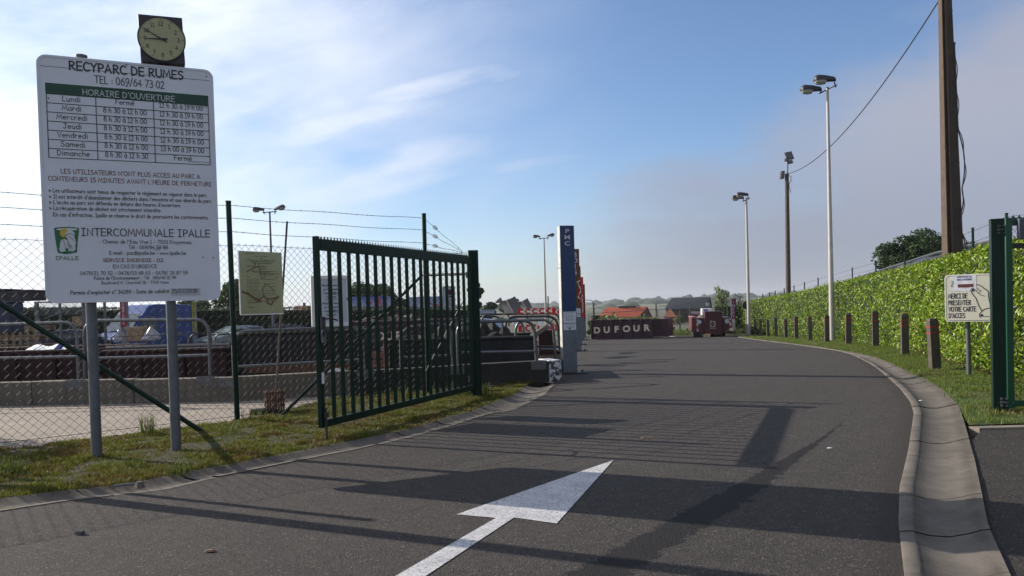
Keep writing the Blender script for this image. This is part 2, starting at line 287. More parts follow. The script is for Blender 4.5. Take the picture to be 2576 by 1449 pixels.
def text(mb,s,x,z,h,width=None,al='l',wt=.11,y=0.,m=0,rot=None):
    """letters as thin ribbons standing y in front of the local x-z plane; h is the capital height"""
    k=h/10.;kx=k if width is None else width/twidth(s);W=twidth(s)*kx
    x0=x-(W/2 if al=='c' else 0);cx=x0;q=0
    for c in s:
        if c==' ': cx+=4.2*kx;continue
        adv,st=GL[c]
        for part in st.split(';'):
            if part[0]=='@':
                a,b,rx,ry,t0,t1=map(float,part[1:].split(','));n=14;cl=(t1-t0)>=360
                pts=[(a+rx*math.cos(R(t0+(t1-t0)*i/n)),b+ry*math.sin(R(t0+(t1-t0)*i/n))) for i in range(n+(0 if cl else 1))]
            else: pts=[tuple(map(float,t.split(','))) for t in part.split()];cl=False
            pts=[(cx+a*kx,z+b*k) for a,b in pts];q=(q+1)%4
            if rot: pts=[(x+(a-x)*math.cos(rot)-(b-z)*math.sin(rot),z+(a-x)*math.sin(rot)+(b-z)*math.cos(rot)) for a,b in pts]
            stroke(mb,pts,h*wt,y-q*.00025,m,cl)
        cx+=(adv+1.2)*kx
def rrect(x0,x1,z0,z1,r,n=6):
    out=[]
    for cx,cz,a0 in ((x1-r,z0+r,-90),(x1-r,z1-r,0),(x0+r,z1-r,90),(x0+r,z0+r,180)):
        out+=[(cx+r*math.cos(R(a0+90*i/n)),cz+r*math.sin(R(a0+90*i/n))) for i in range(n+1)]
    return out
def ftext(mb,s,x,z,h,m=0,y=0.,bold=.02,wx=1.,al='c'):
    """block sans letters from Blender's built-in font, flattened into the builder"""
    cu=bpy.data.curves.new('t','FONT');cu.body=s;cu.size=1;cu.offset=bold;cu.align_x='CENTER' if al=='c' else 'LEFT'
    o=bpy.data.objects.new('t',cu);col.objects.link(o);dg=bpy.context.evaluated_depsgraph_get();me=o.evaluated_get(dg).to_mesh()
    k=h/.73;vs=[(x+v.co.x*k*wx,y,z+v.co.y*k) for v in me.vertices];fs=[tuple(p.vertices) for p in me.polygons]
    mb.add(vs,fs,m);o.to_mesh_clear() if False else None
    bpy.data.objects.remove(o);bpy.data.curves.remove(cu)
# ------------------------------------------------------------------ ground, road, gutters, verges
def rs(P,n):
    P=np.array(P,float);s=np.r_[0,np.cumsum(np.linalg.norm(np.diff(P[:,:2],axis=0),axis=1))];t=np.linspace(0,s[-1],n)
    return np.stack([np.interp(t,s,P[:,k]) for k in range(3)],1)
def GL_(pts): return [G(*p) for p in pts]
W0,W1,W2=G(-420,1030),G(599,1009),G(1380,960)   # foot of the low quay wall
EDGE=lambda y:.95+.108*(y-16.7)                   # line of the bays along the road
def grid_mesh(name,rows,mats,loc=(0,0,0),skip=None,kind='structure',smooth=0):
    mb=MB();n=len(rows[0])
    mb.add([p for r_ in rows for p in r_],[(i*n+j,i*n+j+1,(i+1)*n+j+1,(i+1)*n+j) for i in range(len(rows)-1) for j in range(n-1) if not (skip and skip(i,j))])
    o=obj(name,mb,mats,loc=loc,smooth=smooth,fix=False)
    return tag(o,kind=kind)
def build_ground():
    m,nt,b=mk('field_soil')
    f=noise(nt,.012,3,.5);g=noise(nt,.9,6,.7)
    o=mixc(nt,ramp(nt,f,[(.46,(0,0,0)),(.54,(1,1,1))]),(.075,.055,.04),(.055,.095,.028));o=mixc(nt,.35,o,ramp(nt,g,[(.3,(.04,.035,.02)),(.7,(.10,.10,.05))]))
    nt.links.new(o,b.inputs['Base Color']);b.inputs['Roughness'].default_value=.95;bump(nt,b,g,.5,.05)
    ys=[-300,-30,6,None,33,48,55,62,70,80,90,102,115,128,200,420,800,1300,2500,7000]
    rows=[]
    for i,y in enumerate(ys):
        row=[]
        for j,x in enumerate([-5000,-1200,-300,-90,-30,None,None,None,20,60,150,420,1300,5000]):
            yy=y
            if y is None: yy=[W0[1]]*6+[W1[1]]+[W2[1]]*7;yy=yy[j]+.38
            if j==5: xx=W0[0]
            elif j==6: xx=W1[0]
            elif j==7: xx=EDGE(min(33,max(16.7,yy)))
            else: xx=x
            row.append((xx,yy,zf(yy)-(.16 if yy<50 else 0.)))
        rows.append(row)
    grid_mesh('ground',rows,m,skip=lambda i,j:3<=i<4 and 4<=j<=6)
    mb=MB();pz=-1.95;c=[rows[3][4],rows[3][5],rows[3][6],rows[3][7],rows[4][7],rows[4][4]]
    mb.add([(p[0],p[1],pz) for p in c],[(0,1,2,3,4,5)])
    for a,b_ in zip(c,c[1:]+c[:1]): mb.quad((a[0],a[1],pz),(b_[0],b_[1],pz),(b_[0],b_[1],b_[2]),(a[0],a[1],a[2]))
    tag(obj('pit_floor',mb,CONCD,fix=False,smooth=0),kind='structure')
build_ground()
Lr=GL_([(-900,1420),(-300,1330),(0,1287),(155,1263),(278,1248),(418,1231),(526,1205),(665,1177),(797,1150),(900,1130),(1023,1101),(1140,1070),(1228,1043),(1295,1030),(1370,992),(1397,967)])
Lv=GL_([(-900,1372),(-300,1297),(0,1260),(150,1240),(309,1223),(433,1198),(557,1177),(650,1158),(797,1130),(900,1108),(1023,1083),(1110,1058),(1183,1037),(1250,1010),(1290,993),(1318,972)])
Rr=GL_([(2281,1600),(2274,1449),(2259,1314),(2262,1228),(2285,1128),(2298,1040),(2290,1012),(2263,976.6),(2226,943.6),(2184.6,912.7),(2143,892),(2102,881.7),(1999,867),(1916,857),(1855,848.5)])
Ro=GL_([(2600,1600),(2541,1449),(2486,1326),(2452,1160),(2438,1110),(2424,1060),(2411,1022),(2370,980.7),(2329,956),(2287,938),(2246,916.7),(2205,899.5),(2143,886.5),(2050,872),(1990,864),(1916,855),(1855,847)])
def asphalt(name,tone=1.,wet=True,joint=True):
    m,nt,b=mk(name);N=nt.nodes;L=nt.links
    big=noise(nt,.35,4,.6);mid=noise(nt,5.,5,.7)
    tc=N.new('ShaderNodeTexCoord');v=N.new('ShaderNodeTexVoronoi');v.inputs['Scale'].default_value=75;L.new(tc.outputs['Object'],v.inputs['Vector'])
    o=ramp(nt,big,[(.3,(.058*tone,.050*tone,.045*tone)),(.7,(.085*tone,.074*tone,.066*tone))])
    o=mixc(nt,.5,o,ramp(nt,mid,[(.3,(.045*tone,.041*tone,.039*tone)),(.72,(.10*tone,.088*tone,.078*tone))]))
    st=N.new('ShaderNodeSeparateColor');L.new(v.outputs['Color'],st.inputs[0])
    o=mixc(nt,ramp(nt,st.outputs[0],[(.0,(.75,.75,.75)),(1,(.0,.0,.0))]),o,mixc(nt,1.,o,(.28,.28,.29),'MULTIPLY'))
    o=mixc(nt,ramp(nt,st.outputs[1],[(.95,(0,0,0)),(.98,(1,1,1))]),o,(.13,.115,.10))
    hf=mixc(nt,.5,v.outputs['Distance'],noise(nt,160,3,.8))
    r=.88
    if wet:
        at=N.new('ShaderNodeAttribute');at.attribute_name='wet'
        a=N.new('ShaderNodeMath');a.operation='ADD';L.new(at.outputs['Fac'],a.inputs[0]);s=N.new('ShaderNodeMath');s.operation='MULTIPLY_ADD';L.new(noise(nt,6.,8,.8),s.inputs[0]);s.inputs[1].default_value=1.3;s.inputs[2].default_value=-.65;L.new(s.outputs[0],a.inputs[1])
        k=ramp(nt,a.outputs[0],[(.49,(0,0,0)),(.535,(1,1,1))])
        o=mixc(nt,ramp(nt,noise(nt,1.7,7,.8),[(.60,(0,0,0)),(.66,(.45,.45,.45))]),o,(.042,.037,.033));o=mixc(nt,k,o,mixc(nt,1.,o,(.20,.19,.20),'MULTIPLY'))
        ed=N.new('ShaderNodeAttribute');ed.attribute_name='edge';e2=N.new('ShaderNodeMath');e2.operation='ADD';L.new(ed.outputs['Fac'],e2.inputs[0]);e3=N.new('ShaderNodeMath');e3.operation='MULTIPLY_ADD';L.new(noise(nt,9.,6,.75),e3.inputs[0]);e3.inputs[1].default_value=.9;e3.inputs[2].default_value=-.45;L.new(e3.outputs[0],e2.inputs[1])
        o=mixc(nt,ramp(nt,e2.outputs[0],[(.55,(0,0,0)),(.9,(.75,.75,.75))]),o,(.040,.033,.027))
        rr=mixc(nt,k,(.88,.88,.88),(.8,.8,.8));L.new(rr,b.inputs['Roughness'])
    else: b.inputs['Roughness'].default_value=r
    L.new(o,b.inputs['Base Color']);b.inputs['Specular IOR Level'].default_value=.3
    bump(nt,b,hf,1.,.02);return m
def road():
    ys=list(np.arange(-6,2.6,.6))+list(np.arange(2.6,14,.1))+list(np.arange(14,30,.4))+list(np.arange(30,50.5,1.))
    La=np.array(Lr);Ra=np.array(Rr);oL=np.argsort(La[:,1]);oR=np.argsort(Ra[:,1])
    xl=lambda y: np.interp(y,np.r_[-6,La[oL,1],17.2,18.5,60],np.r_[-14,La[oL,0],W2[0]+.1,EDGE(18.5)-.1,EDGE(60)-.1])
    xr=lambda y: np.interp(y,np.r_[-6,Ra[oR,1],50,60],np.r_[1.2,Ra[oR,0],Ra[oR,0][-1]+.4,14])
    rows=[];wet=[];edg=[]
    wl=GL_([(1430,1520),(1500,1449),(1640,1365),(1790,1280),(1900,1215),(1985,1158),(2065,1105),(2125,1058),(2165,1010),(2185,965)]);ww=[.17,.16,.15,.16,.14,.11,.075,.045,.028,.012]
    vv=[1,1,1,1,.95,.85,.72,.62,.56,.5];wl=[(p[0],p[1]) for p in wl];U=140
    for y in ys:
        a,b=float(xl(y)),float(xr(y));row=[]
        for i in range(U+1):
            x=a+(b-a)*(i/U);row.append((x,y,zf(y)))
            dmin=-9
            if 2<y<16 and x>-1:
                for (p,q,w0,w1,v0,v1) in zip(wl,wl[1:],ww,ww[1:],vv,vv[1:]):
                    dx,dy=q[0]-p[0],q[1]-p[1];t=max(0,min(1,((x-p[0])*dx+(y-p[1])*dy)/(dx*dx+dy*dy)))
                    d=math.hypot(x-p[0]-t*dx,y-p[1]-t*dy);dmin=max(dmin,v0+(v1-v0)*t-.5*d/(w0+(w1-w0)*t))
            wet.append(max(0.,dmin));edg.append(max(0.,1-min((x-a)/.35,(b-x)/.6)) if y<34 else 0.)
        rows.append(row)
    o=grid_mesh('road',rows,asphalt('road_asphalt'))
    at=o.data.attributes.new('wet','FLOAT','POINT');at.data.foreach_set('value',wet);at=o.data.attributes.new('edge','FLOAT','POINT');at.data.foreach_set('value',edg)
road()
def gutter(name,A,B,prof,n=240,slab=1.0,seed=1,m=None):
    A=rs(A,n);B=rs(B,n);mb=MB();rd=random.Random(seed);ln=np.linalg.norm(np.diff(A,axis=0),axis=1).mean();k=max(2,int(slab/ln));i=0
    while i<n-1:
        j=min(n-1,i+k+rd.choice((-1,0,0,1)));dz=rd.uniform(-.006,.006);vs=[]
        steps=list(range(i,j+1));e=.007/ln
        for q,s in enumerate(steps):
            f=s+(e if q==0 else 0)-(e if q==len(steps)-1 else 0);i0=int(min(f,n-2));fr=f-i0
            a=A[i0]*(1-fr)+A[i0+1]*fr;b=B[i0]*(1-fr)+B[i0+1]*fr
            for t,z in prof: vs.append(tuple(a*(1-t)+b*t+np.array([0,0,z+dz])))
        w_=len(prof);mb.add(vs,[(r_*w_+c,r_*w_+c+1,(r_+1)*w_+c+1,(r_+1)*w_+c) for r_ in range(len(steps)-1) for c in range(w_-1)])
        i=j
    m2,nt,b=mk(name+'_concrete');N=nt.nodes;g=N.new('ShaderNodeNewGeometry')
    o=ramp(nt,g.outputs['Random Per Island'],[(0,(.105,.09,.073)),(1,(.15,.13,.107))])
    o=mixc(nt,.45,o,ramp(nt,noise(nt,3.,6,.7),[(.3,(.05,.04,.032)),(.62,(.19,.165,.135))]))
    o=mixc(nt,ramp(nt,noise(nt,22,4,.8),[(.64,(0,0,0)),(.70,(1,1,1))]),o,(.05,.04,.03));at=N.new('ShaderNodeAttribute');at.attribute_name='dirt';dm=N.new('ShaderNodeMath');dm.operation='MULTIPLY';nt.links.new(at.outputs['Fac'],dm.inputs[0]);nt.links.new(ramp(nt,noise(nt,4,6,.75),[(.3,(.2,.2,.2)),(.6,(1,1,1))]),dm.inputs[1]);o=mixc(nt,dm.outputs[0],o,(.045,.036,.026))
    nt.links.new(o,b.inputs['Base Color']);b.inputs['Roughness'].default_value=.9;bump(nt,b,noise(nt,50,5,.75),.4,.01)
    ob=obj(name,mb,m2,smooth=50,fix=False);at=ob.data.attributes.new('dirt','FLOAT','POINT');vals=[];dk=[0,0,.1,.25,.9,.45,.25,.35,.8,.3,.3] if name.endswith('right') else [0,.1,.3,.8,.5,.3,.8,.4,.3]
    assert len(mb.v)%len(prof)==0;vals=dk*(len(mb.v)//len(prof));at.data.foreach_set('value',vals);return tag(ob,kind='structure')
gutter('gutter_right',Rr,Ro,[(0,-.15),(0,.008),(.02,.014),(.15,.014),(.18,.004),(.34,-.022),(.55,-.034),(.76,-.016),(.9,.006),(1,.010),(1,-.12)],seed=3)
gutter('gutter_left',Lr,Lv,[(0,-.15),(0,.006),(.12,.006),(.25,-.02),(.5,-.04),(.75,-.02),(.9,.015),(1,.02),(1,-.1)],seed=5)
# concrete apron between the fence and the quay wall
VB=GL_([(-900,1150),(-300,1140),(0,1132),(82,1126),(165,1113),(247,1101),(350,1089),(429,1080),(577,1064),(640,1052),(693,1041),(803,1009),(977,986),(1110,985),(1190,985),(1235,975),(1290,967),(1330,955)])
def pad():
    n=80;A=rs(VB,n);Wl=rs([W0-np.array([22,0,0]),W0,W1,W2],n);rows=[]
    A[-1]=G(1400,964)
    for t in np.linspace(0,1,12): rows.append([tuple(A[i]*(1-t)+(Wl[i]+np.array([0,.3,0]))*t+np.array([0,0,-.004])) for i in range(n)])
    m,nt,b=mk('apron_concrete');N=nt.nodes
    tc=N.new('ShaderNodeTexCoord');mp=N.new('ShaderNodeMapping');mp.inputs['Rotation'].default_value[2]=R(-12);nt.links.new(tc.outputs['Object'],mp.inputs[0])
    br=N.new('ShaderNodeTexBrick');br.inputs['Scale'].default_value=1;br.inputs['Brick Width'].default_value=.9;br.inputs['Row Height'].default_value=.45;br.inputs['Mortar Size'].default_value=.014
    br.inputs['Color1'].default_value=(.25,.215,.17,1);br.inputs['Color2'].default_value=(.23,.19,.155,1);br.inputs['Mortar'].default_value=(.14,.115,.09,1);nt.links.new(mp.outputs[0],br.inputs['Vector'])
    o=mixc(nt,.45,br.outputs[0],ramp(nt,noise(nt,1.6,6,.7),[(.3,(.14,.115,.095)),(.65,(.33,.275,.225))]))
    nt.links.new(o,b.inputs['Base Color']);b.inputs['Roughness'].default_value=.9;bump(nt,b,noise(nt,60,4,.7),.35,.01)
    grid_mesh('concrete_apron',rows,m)
pad()
# asphalt in front of the right gate, with the concrete strip at its edge
dm=asphalt('drive_asphalt',.75,wet=False)
c0=G(2447,1075);q=[Ro[0],Ro[1],Ro[2],Ro[3],Ro[4]]
mb=MB();pl=[(p[0]+.01,p[1],-.01) for p in Ro[:5]]+[(c0[0]+.02,c0[1]-.14,-.01),(14,9.2,-.01),(14,2,-.01)];mb.add(pl,[tuple(range(len(pl)))]);tag(obj('drive',mb,dm,smooth=0,fix=False),kind='structure')
mb=MB();mb.prism([(c0[0]+.0,c0[1]-.13),(14,9.21),(14,9.34),(c0[0]-.04,c0[1]+.02)],'z',-.12,.012);tag(obj('kerb_strip',mb,CONC,smooth=0),kind='structure')
# quay beyond the pit
grid_mesh('yard',[[(x,y,zf(y)) for x in np.linspace(-40,EDGE(y)-.1,12)] for y in (33.1,38,44,50)],asphalt('yard_asphalt',1.,wet=False))
# hedge line (front face foot) on the right
HA=G(2494,939);HB=G(2147,861);HC=G(1868,841.5)
hd=(HB-HA)[:2]/np.linalg.norm((HB-HA)[:2]);HN=np.array([*(HA[:2]-hd*9),0.])
HF=np.array([HB[0]+(HC[0]-HB[0]),HC[1],zf(HC[1])])
HA1=[G(2288,884),G(2205,868.5)];HMID=[G(2037,851.5),G(1976,847),G(1916,843.8)];HL=rs([HN,HA]+HA1+[HB]+HMID+[HC],60)
def soil(name,c1,c2,c3):
    m,nt,b=mk(name);o=ramp(nt,noise(nt,1.3,6,.7),[(.32,c1),(.5,c2),(.68,c3)]);o=mixc(nt,.4,o,ramp(nt,noise(nt,30,4,.8),[(.3,(.02,.016,.01)),(.7,c2)]))
    nt.links.new(o,b.inputs['Base Color']);b.inputs['Roughness'].default_value=.95;bump(nt,b,noise(nt,40,5,.8),.9,.03);return m
def verge(name,A,B,m,lift=.010,n=90,k=10,amp=.008):
    A=rs(A,n);B=rs(B,n);rows=[]
    for t in np.linspace(0,1,k): rows.append([tuple(A[i]*(1-t)+B[i]*t+np.array([0,0,.0+(lift+amp*(rng.random()-.5))*(min(1,4*t*(1.15-t))+.0)])) for i in range(n)])
    grid_mesh(name,rows,m,smooth=60);return A,B
SL=soil('verge_soil_left',(.022,.038,.006),(.045,.045,.010),(.055,.025,.010));SR=soil('verge_soil_right',(.045,.085,.012),(.06,.10,.015),(.07,.07,.02))
LvA=[p+np.array([0,0,.012]) for p in Lv];vA,vB=verge('verge_left',LvA+[G(1345,958)],VB,SL)
RoT=[p+np.array([0,0,.01]) for p in Ro if p[1]>9.62];HT=[np.array([HL[i][0]+.45,HL[i][1],HL[i][2]]) for i in range(60) if HL[i][1]>9.62]
RoT[0]=np.array([*G(2436,1069)[:2],0.]);HT[0]=np.array([14.,9.4,0]);HT.insert(1,np.array([14,11.,0]));HT.insert(2,np.array([HL[20][0]+1.,12.5,0])) if False else None
wA,wB=verge('verge_right',RoT,HT,SR,k=14)
def vnoise(P,s):
    g=rng.normal(size=(512,512));x=(P[:,0]+60)*s;y=P[:,1]*s;i=x.astype(int);j=y.astype(int);u=x-i;v=y-j;i%=511;j%=511
    return (g[i,j]*(1-u)*(1-v)+g[i+1,j]*u*(1-v)+g[i,j+1]*(1-u)*v+g[i+1,j+1]*u*v)
def grass(name,A,B,n,h,w_,cols,hmask=.0,near=0.,drift=.55):
    i=rng.random(n)*(len(A)-1);
    if near: i=(len(A)-1)*np.clip(np.abs(near-1+0)*0+rng.beta(1,near,n),0,1)
    t=rng.random(n)**1.0;i0=np.minimum(i.astype(int),len(A)-2);f=(i-i0)[:,None]
    P=(A[i0]*(1-f)+A[i0+1]*f)*(1-t[:,None])+(B[i0]*(1-f)+B[i0+1]*f)*t[:,None]
    # tufts: blades gather round random centres
    P[:,:2]+=rng.normal(0,.03,(n,2));P[:,2]+=.006;cl=1.5*vnoise(P,3.)+1.3*vnoise(P,9.)
    keep=rng.random(n)<np.clip(.8+.3*cl,.4,1);P=P[keep];cl=cl[keep];n=len(P)
    hh=h*rng.uniform(.35,1.2,n)*np.clip(1+.35*cl,.35,1.9);a=rng.uniform(0,2*np.pi,n);l=rng.uniform(.1,drift*1.4,n)*hh
    d=np.stack([np.cos(a),np.sin(a),np.zeros(n)],1);b=np.stack([-np.sin(a),np.cos(a),np.zeros(n)],1);wd=(w_*rng.uniform(.6,1.3,n))[:,None]
    z=np.array([0,0,1.]);M1=P+d*(l*.35)[:,None]+z*(hh*.6)[:,None];T=P+d*l[:,None]+z*hh[:,None]
    V=np.stack([P-b*wd,P+b*wd,M1+b*wd*.7,M1-b*wd*.7,T],1).reshape(-1,3);k=np.arange(n)*5
    Fc=np.concatenate([np.stack([k,k+1,k+2],1),np.stack([k,k+2,k+3],1),np.stack([k+3,k+2,k+4],1)])
    m,nt,bb=mk(name+'_blades');g=nt.nodes.new('ShaderNodeNewGeometry')
    o=ramp(nt,g.outputs['Random Per Island'],[(0,cols[0]),(.5,cols[1]),(1,cols[2])]);o=mixc(nt,ramp(nt,noise(nt,1.3,6,.7),[(.47,(0,0,0)),(.62,(.8,.8,.8))]),o,cols[3])
    nt.links.new(o,bb.inputs['Base Color']);bb.inputs['Roughness'].default_value=.6
    tr=nt.nodes.new('ShaderNodeBsdfTranslucent');nt.links.new(o,tr.inputs[0]);ms=nt.nodes.new('ShaderNodeMixShader');ms.inputs[0].default_value=.4;nt.links.new(bb.outputs[0],ms.inputs[1]);nt.links.new(tr.outputs[0],ms.inputs[2]);nt.links.new(ms.outputs[0],nt.nodes['Material Output'].inputs[0])
    return tag(npmesh(name,V,Fc,m,loc=tuple(P.mean(0)*[1,1,0])),kind='stuff')
tag(grass('grass_left',vA,vB,330000,.034,.0042,[(.10,.12,.012),(.17,.165,.018),(.06,.10,.012),(.12,.065,.02)]),'rough mossy grass on the strip below the large sign','grass')
tag(grass('grass_right',wA,wB,200000,.045,.0045,[(.10,.16,.015),(.15,.21,.022),(.08,.13,.015),(.15,.14,.04)],near=1.8),'short green grass between the hedge and the right gutter','grass')
# tall tufts and weeds at the fence foot
def tuft(px,py,h,n,label,cat='weed',sp=.06):
    P=G(px,py);c=P+np.stack([rng.normal(0,sp,n),rng.normal(0,sp,n),np.zeros(n)],1)
    a=rng.uniform(0,2*np.pi,n);hh=h*rng.uniform(.5,1.1,n);l=hh*rng.uniform(.1,.6,n);d=np.stack([np.cos(a),np.sin(a),np.zeros(n)],1);b=np.stack([-np.sin(a),np.cos(a),np.zeros(n)],1)*.004
    z=np.array([0,0,1.]);M1=c+d*(l*.3)[:,None]+z*(hh*.6)[:,None];T=c+d*l[:,None]+z*hh[:,None];V=np.stack([c-b,c+b,M1+b,M1-b,T],1).reshape(-1,3);k=np.arange(n)*5
    Fc=np.concatenate([np.stack([k,k+1,k+2],1),np.stack([k,k+2,k+3],1),np.stack([k+3,k+2,k+4],1)])
    tag(npmesh('weed_tuft',V,Fc,WEED,loc=tuple(P)),label,cat,'weeds along the fence')
WEED=leafmat('weed_green',[(.07,.13,.02),(.14,.17,.03),(.10,.08,.03)],.6,.4)
for a in ((372,1095,.34,60,'wispy weed between the two grey posts of the large sign',.05),(455,1195,.2,60,'green tuft just right of the foot of the right sign post'),(585,1095,.2,50,'tuft at the foot of the tall green fence post',.08),(30,1195,.22,90,'green tuft at the left edge of the photo'),(860,1045,.38,60,'tall weeds seen through the first bars of the open gate'),(1225,1000,.32,80,'weeds at the foot of the left gate hinge post'),
  (345,1180,.16,60,'low tuft in front of the sign between its posts'),(640,1060,.22,50,'weeds behind the brace foot left of the gate',.1),(1010,1010,.3,60,'weeds seen through the middle bars of the open gate',.12),(1130,1000,.3,60,'weeds seen through the last bars of the open gate',.12)): tuft(*a[:5],**({'sp':a[5]} if len(a)>5 else {}))
tag(grid_mesh('field',[[(x,y,zf(y)+.03) for x in (1.,6.,12.,20.,34.)] for y in (62,70,80,90,102,115,128,170)],soil('field_grass',(.04,.10,.02),(.05,.12,.022),(.06,.11,.03))),kind='structure')
# painted arrow
m_,nt_,b_=mk('road_paint');o_=ramp(nt_,noise(nt_,5,6,.75),[(.35,(.36,.36,.37)),(.6,(.54,.54,.54))]);kk=ramp(nt_,noise(nt_,34,6,.85),[(.52,(0,0,0)),(.58,(.9,.9,.9))]);o_=mixc(nt_,kk,o_,(.14,.13,.125));nt_.links.new(o_,b_.inputs['Base Color']);b_.inputs['Roughness'].default_value=.7;bump(nt_,b_,noise(nt_,75,3,.7),.5,.01)
mb=MB();a=[G(1543,1158),G(1148,1295),G(1247,1304.),G(1293,1303),G(1400,1318)];e=[G(940,1482),G(1023,1482)]
mb.add([(p[0],p[1],.005) for p in a],[(0,1,2,3,4)]);mb.add([(p[0],p[1],.005) for p in (e[0],e[1],a[3],a[2])],[(0,1,2,3)])
tag(obj('road_marking',mb,m_,smooth=0),kind='structure')
mb=MB();a=[G(1686,845.5),G(1703,848.3),G(1699,849.),G(1680,846.2)];mb.add([(p[0],p[1],p[2]+.006) for p in a],[(0,1,2,3)]);tag(obj('road_marking',mb,m_,smooth=0),kind='structure')
# litter
def litter(px,py,L,Wd,hh,m,name,label,cat,rot=0.):
    P=G(px,py);mb=MB();mb.fr(P+np.array([0,0,.008]),(math.cos(rot),math.sin(rot),0));n=7
    top=[(L/2*math.cos(2*math.pi*i/n)*random.uniform(.7,1.2),Wd/2*math.sin(2*math.pi*i/n)*random.uniform(.7,1.2)) for i in range(n)];mb.prism(top,'z',0,hh,scale_hi=.6)
    tag(obj(name,mb,m,loc=P,smooth=0),label,cat)
LEAF=mat('dead_leaf',(.17,.10,.065),.8,var=.4,scale=30)
litter(527,1389,.10,.055,.010,LEAF,'dead_leaf','brown dead leaf on the asphalt at bottom left of the arrow','leaf',.3);litter(203,1345,.09,.05,.02,BLACK,'dirt_clod','dark clod of dirt on the asphalt at bottom left','clod')
litter(352,1229,.11,.09,.06,CONCD,'stone','grey stone lying in the left gutter','stone');litter(2086,1129,.06,.03,.008,WHITE2,'paper_scrap','pale scrap on the road beside the damp streak','scrap')
litter(2316,1009,.07,.035,.008,WHITE2,'paper_scrap','white scrap in the right gutter below the last bollard','scrap');litter(1628,1104,.22,.025,.015,WOOD,'twig','thin twig lying on the road in the gate shadow','twig',-.2)
P=G(320,1228);mb=MB().fr(P,(1,.35,0));mb.tube([(-.12,0,.03),(.0,.01,.035),(.14,0,.03)],.012,6);tag(obj('stick',mb,GREY,loc=P),'short grey stick lying in the left gutter beside a stone','stick')
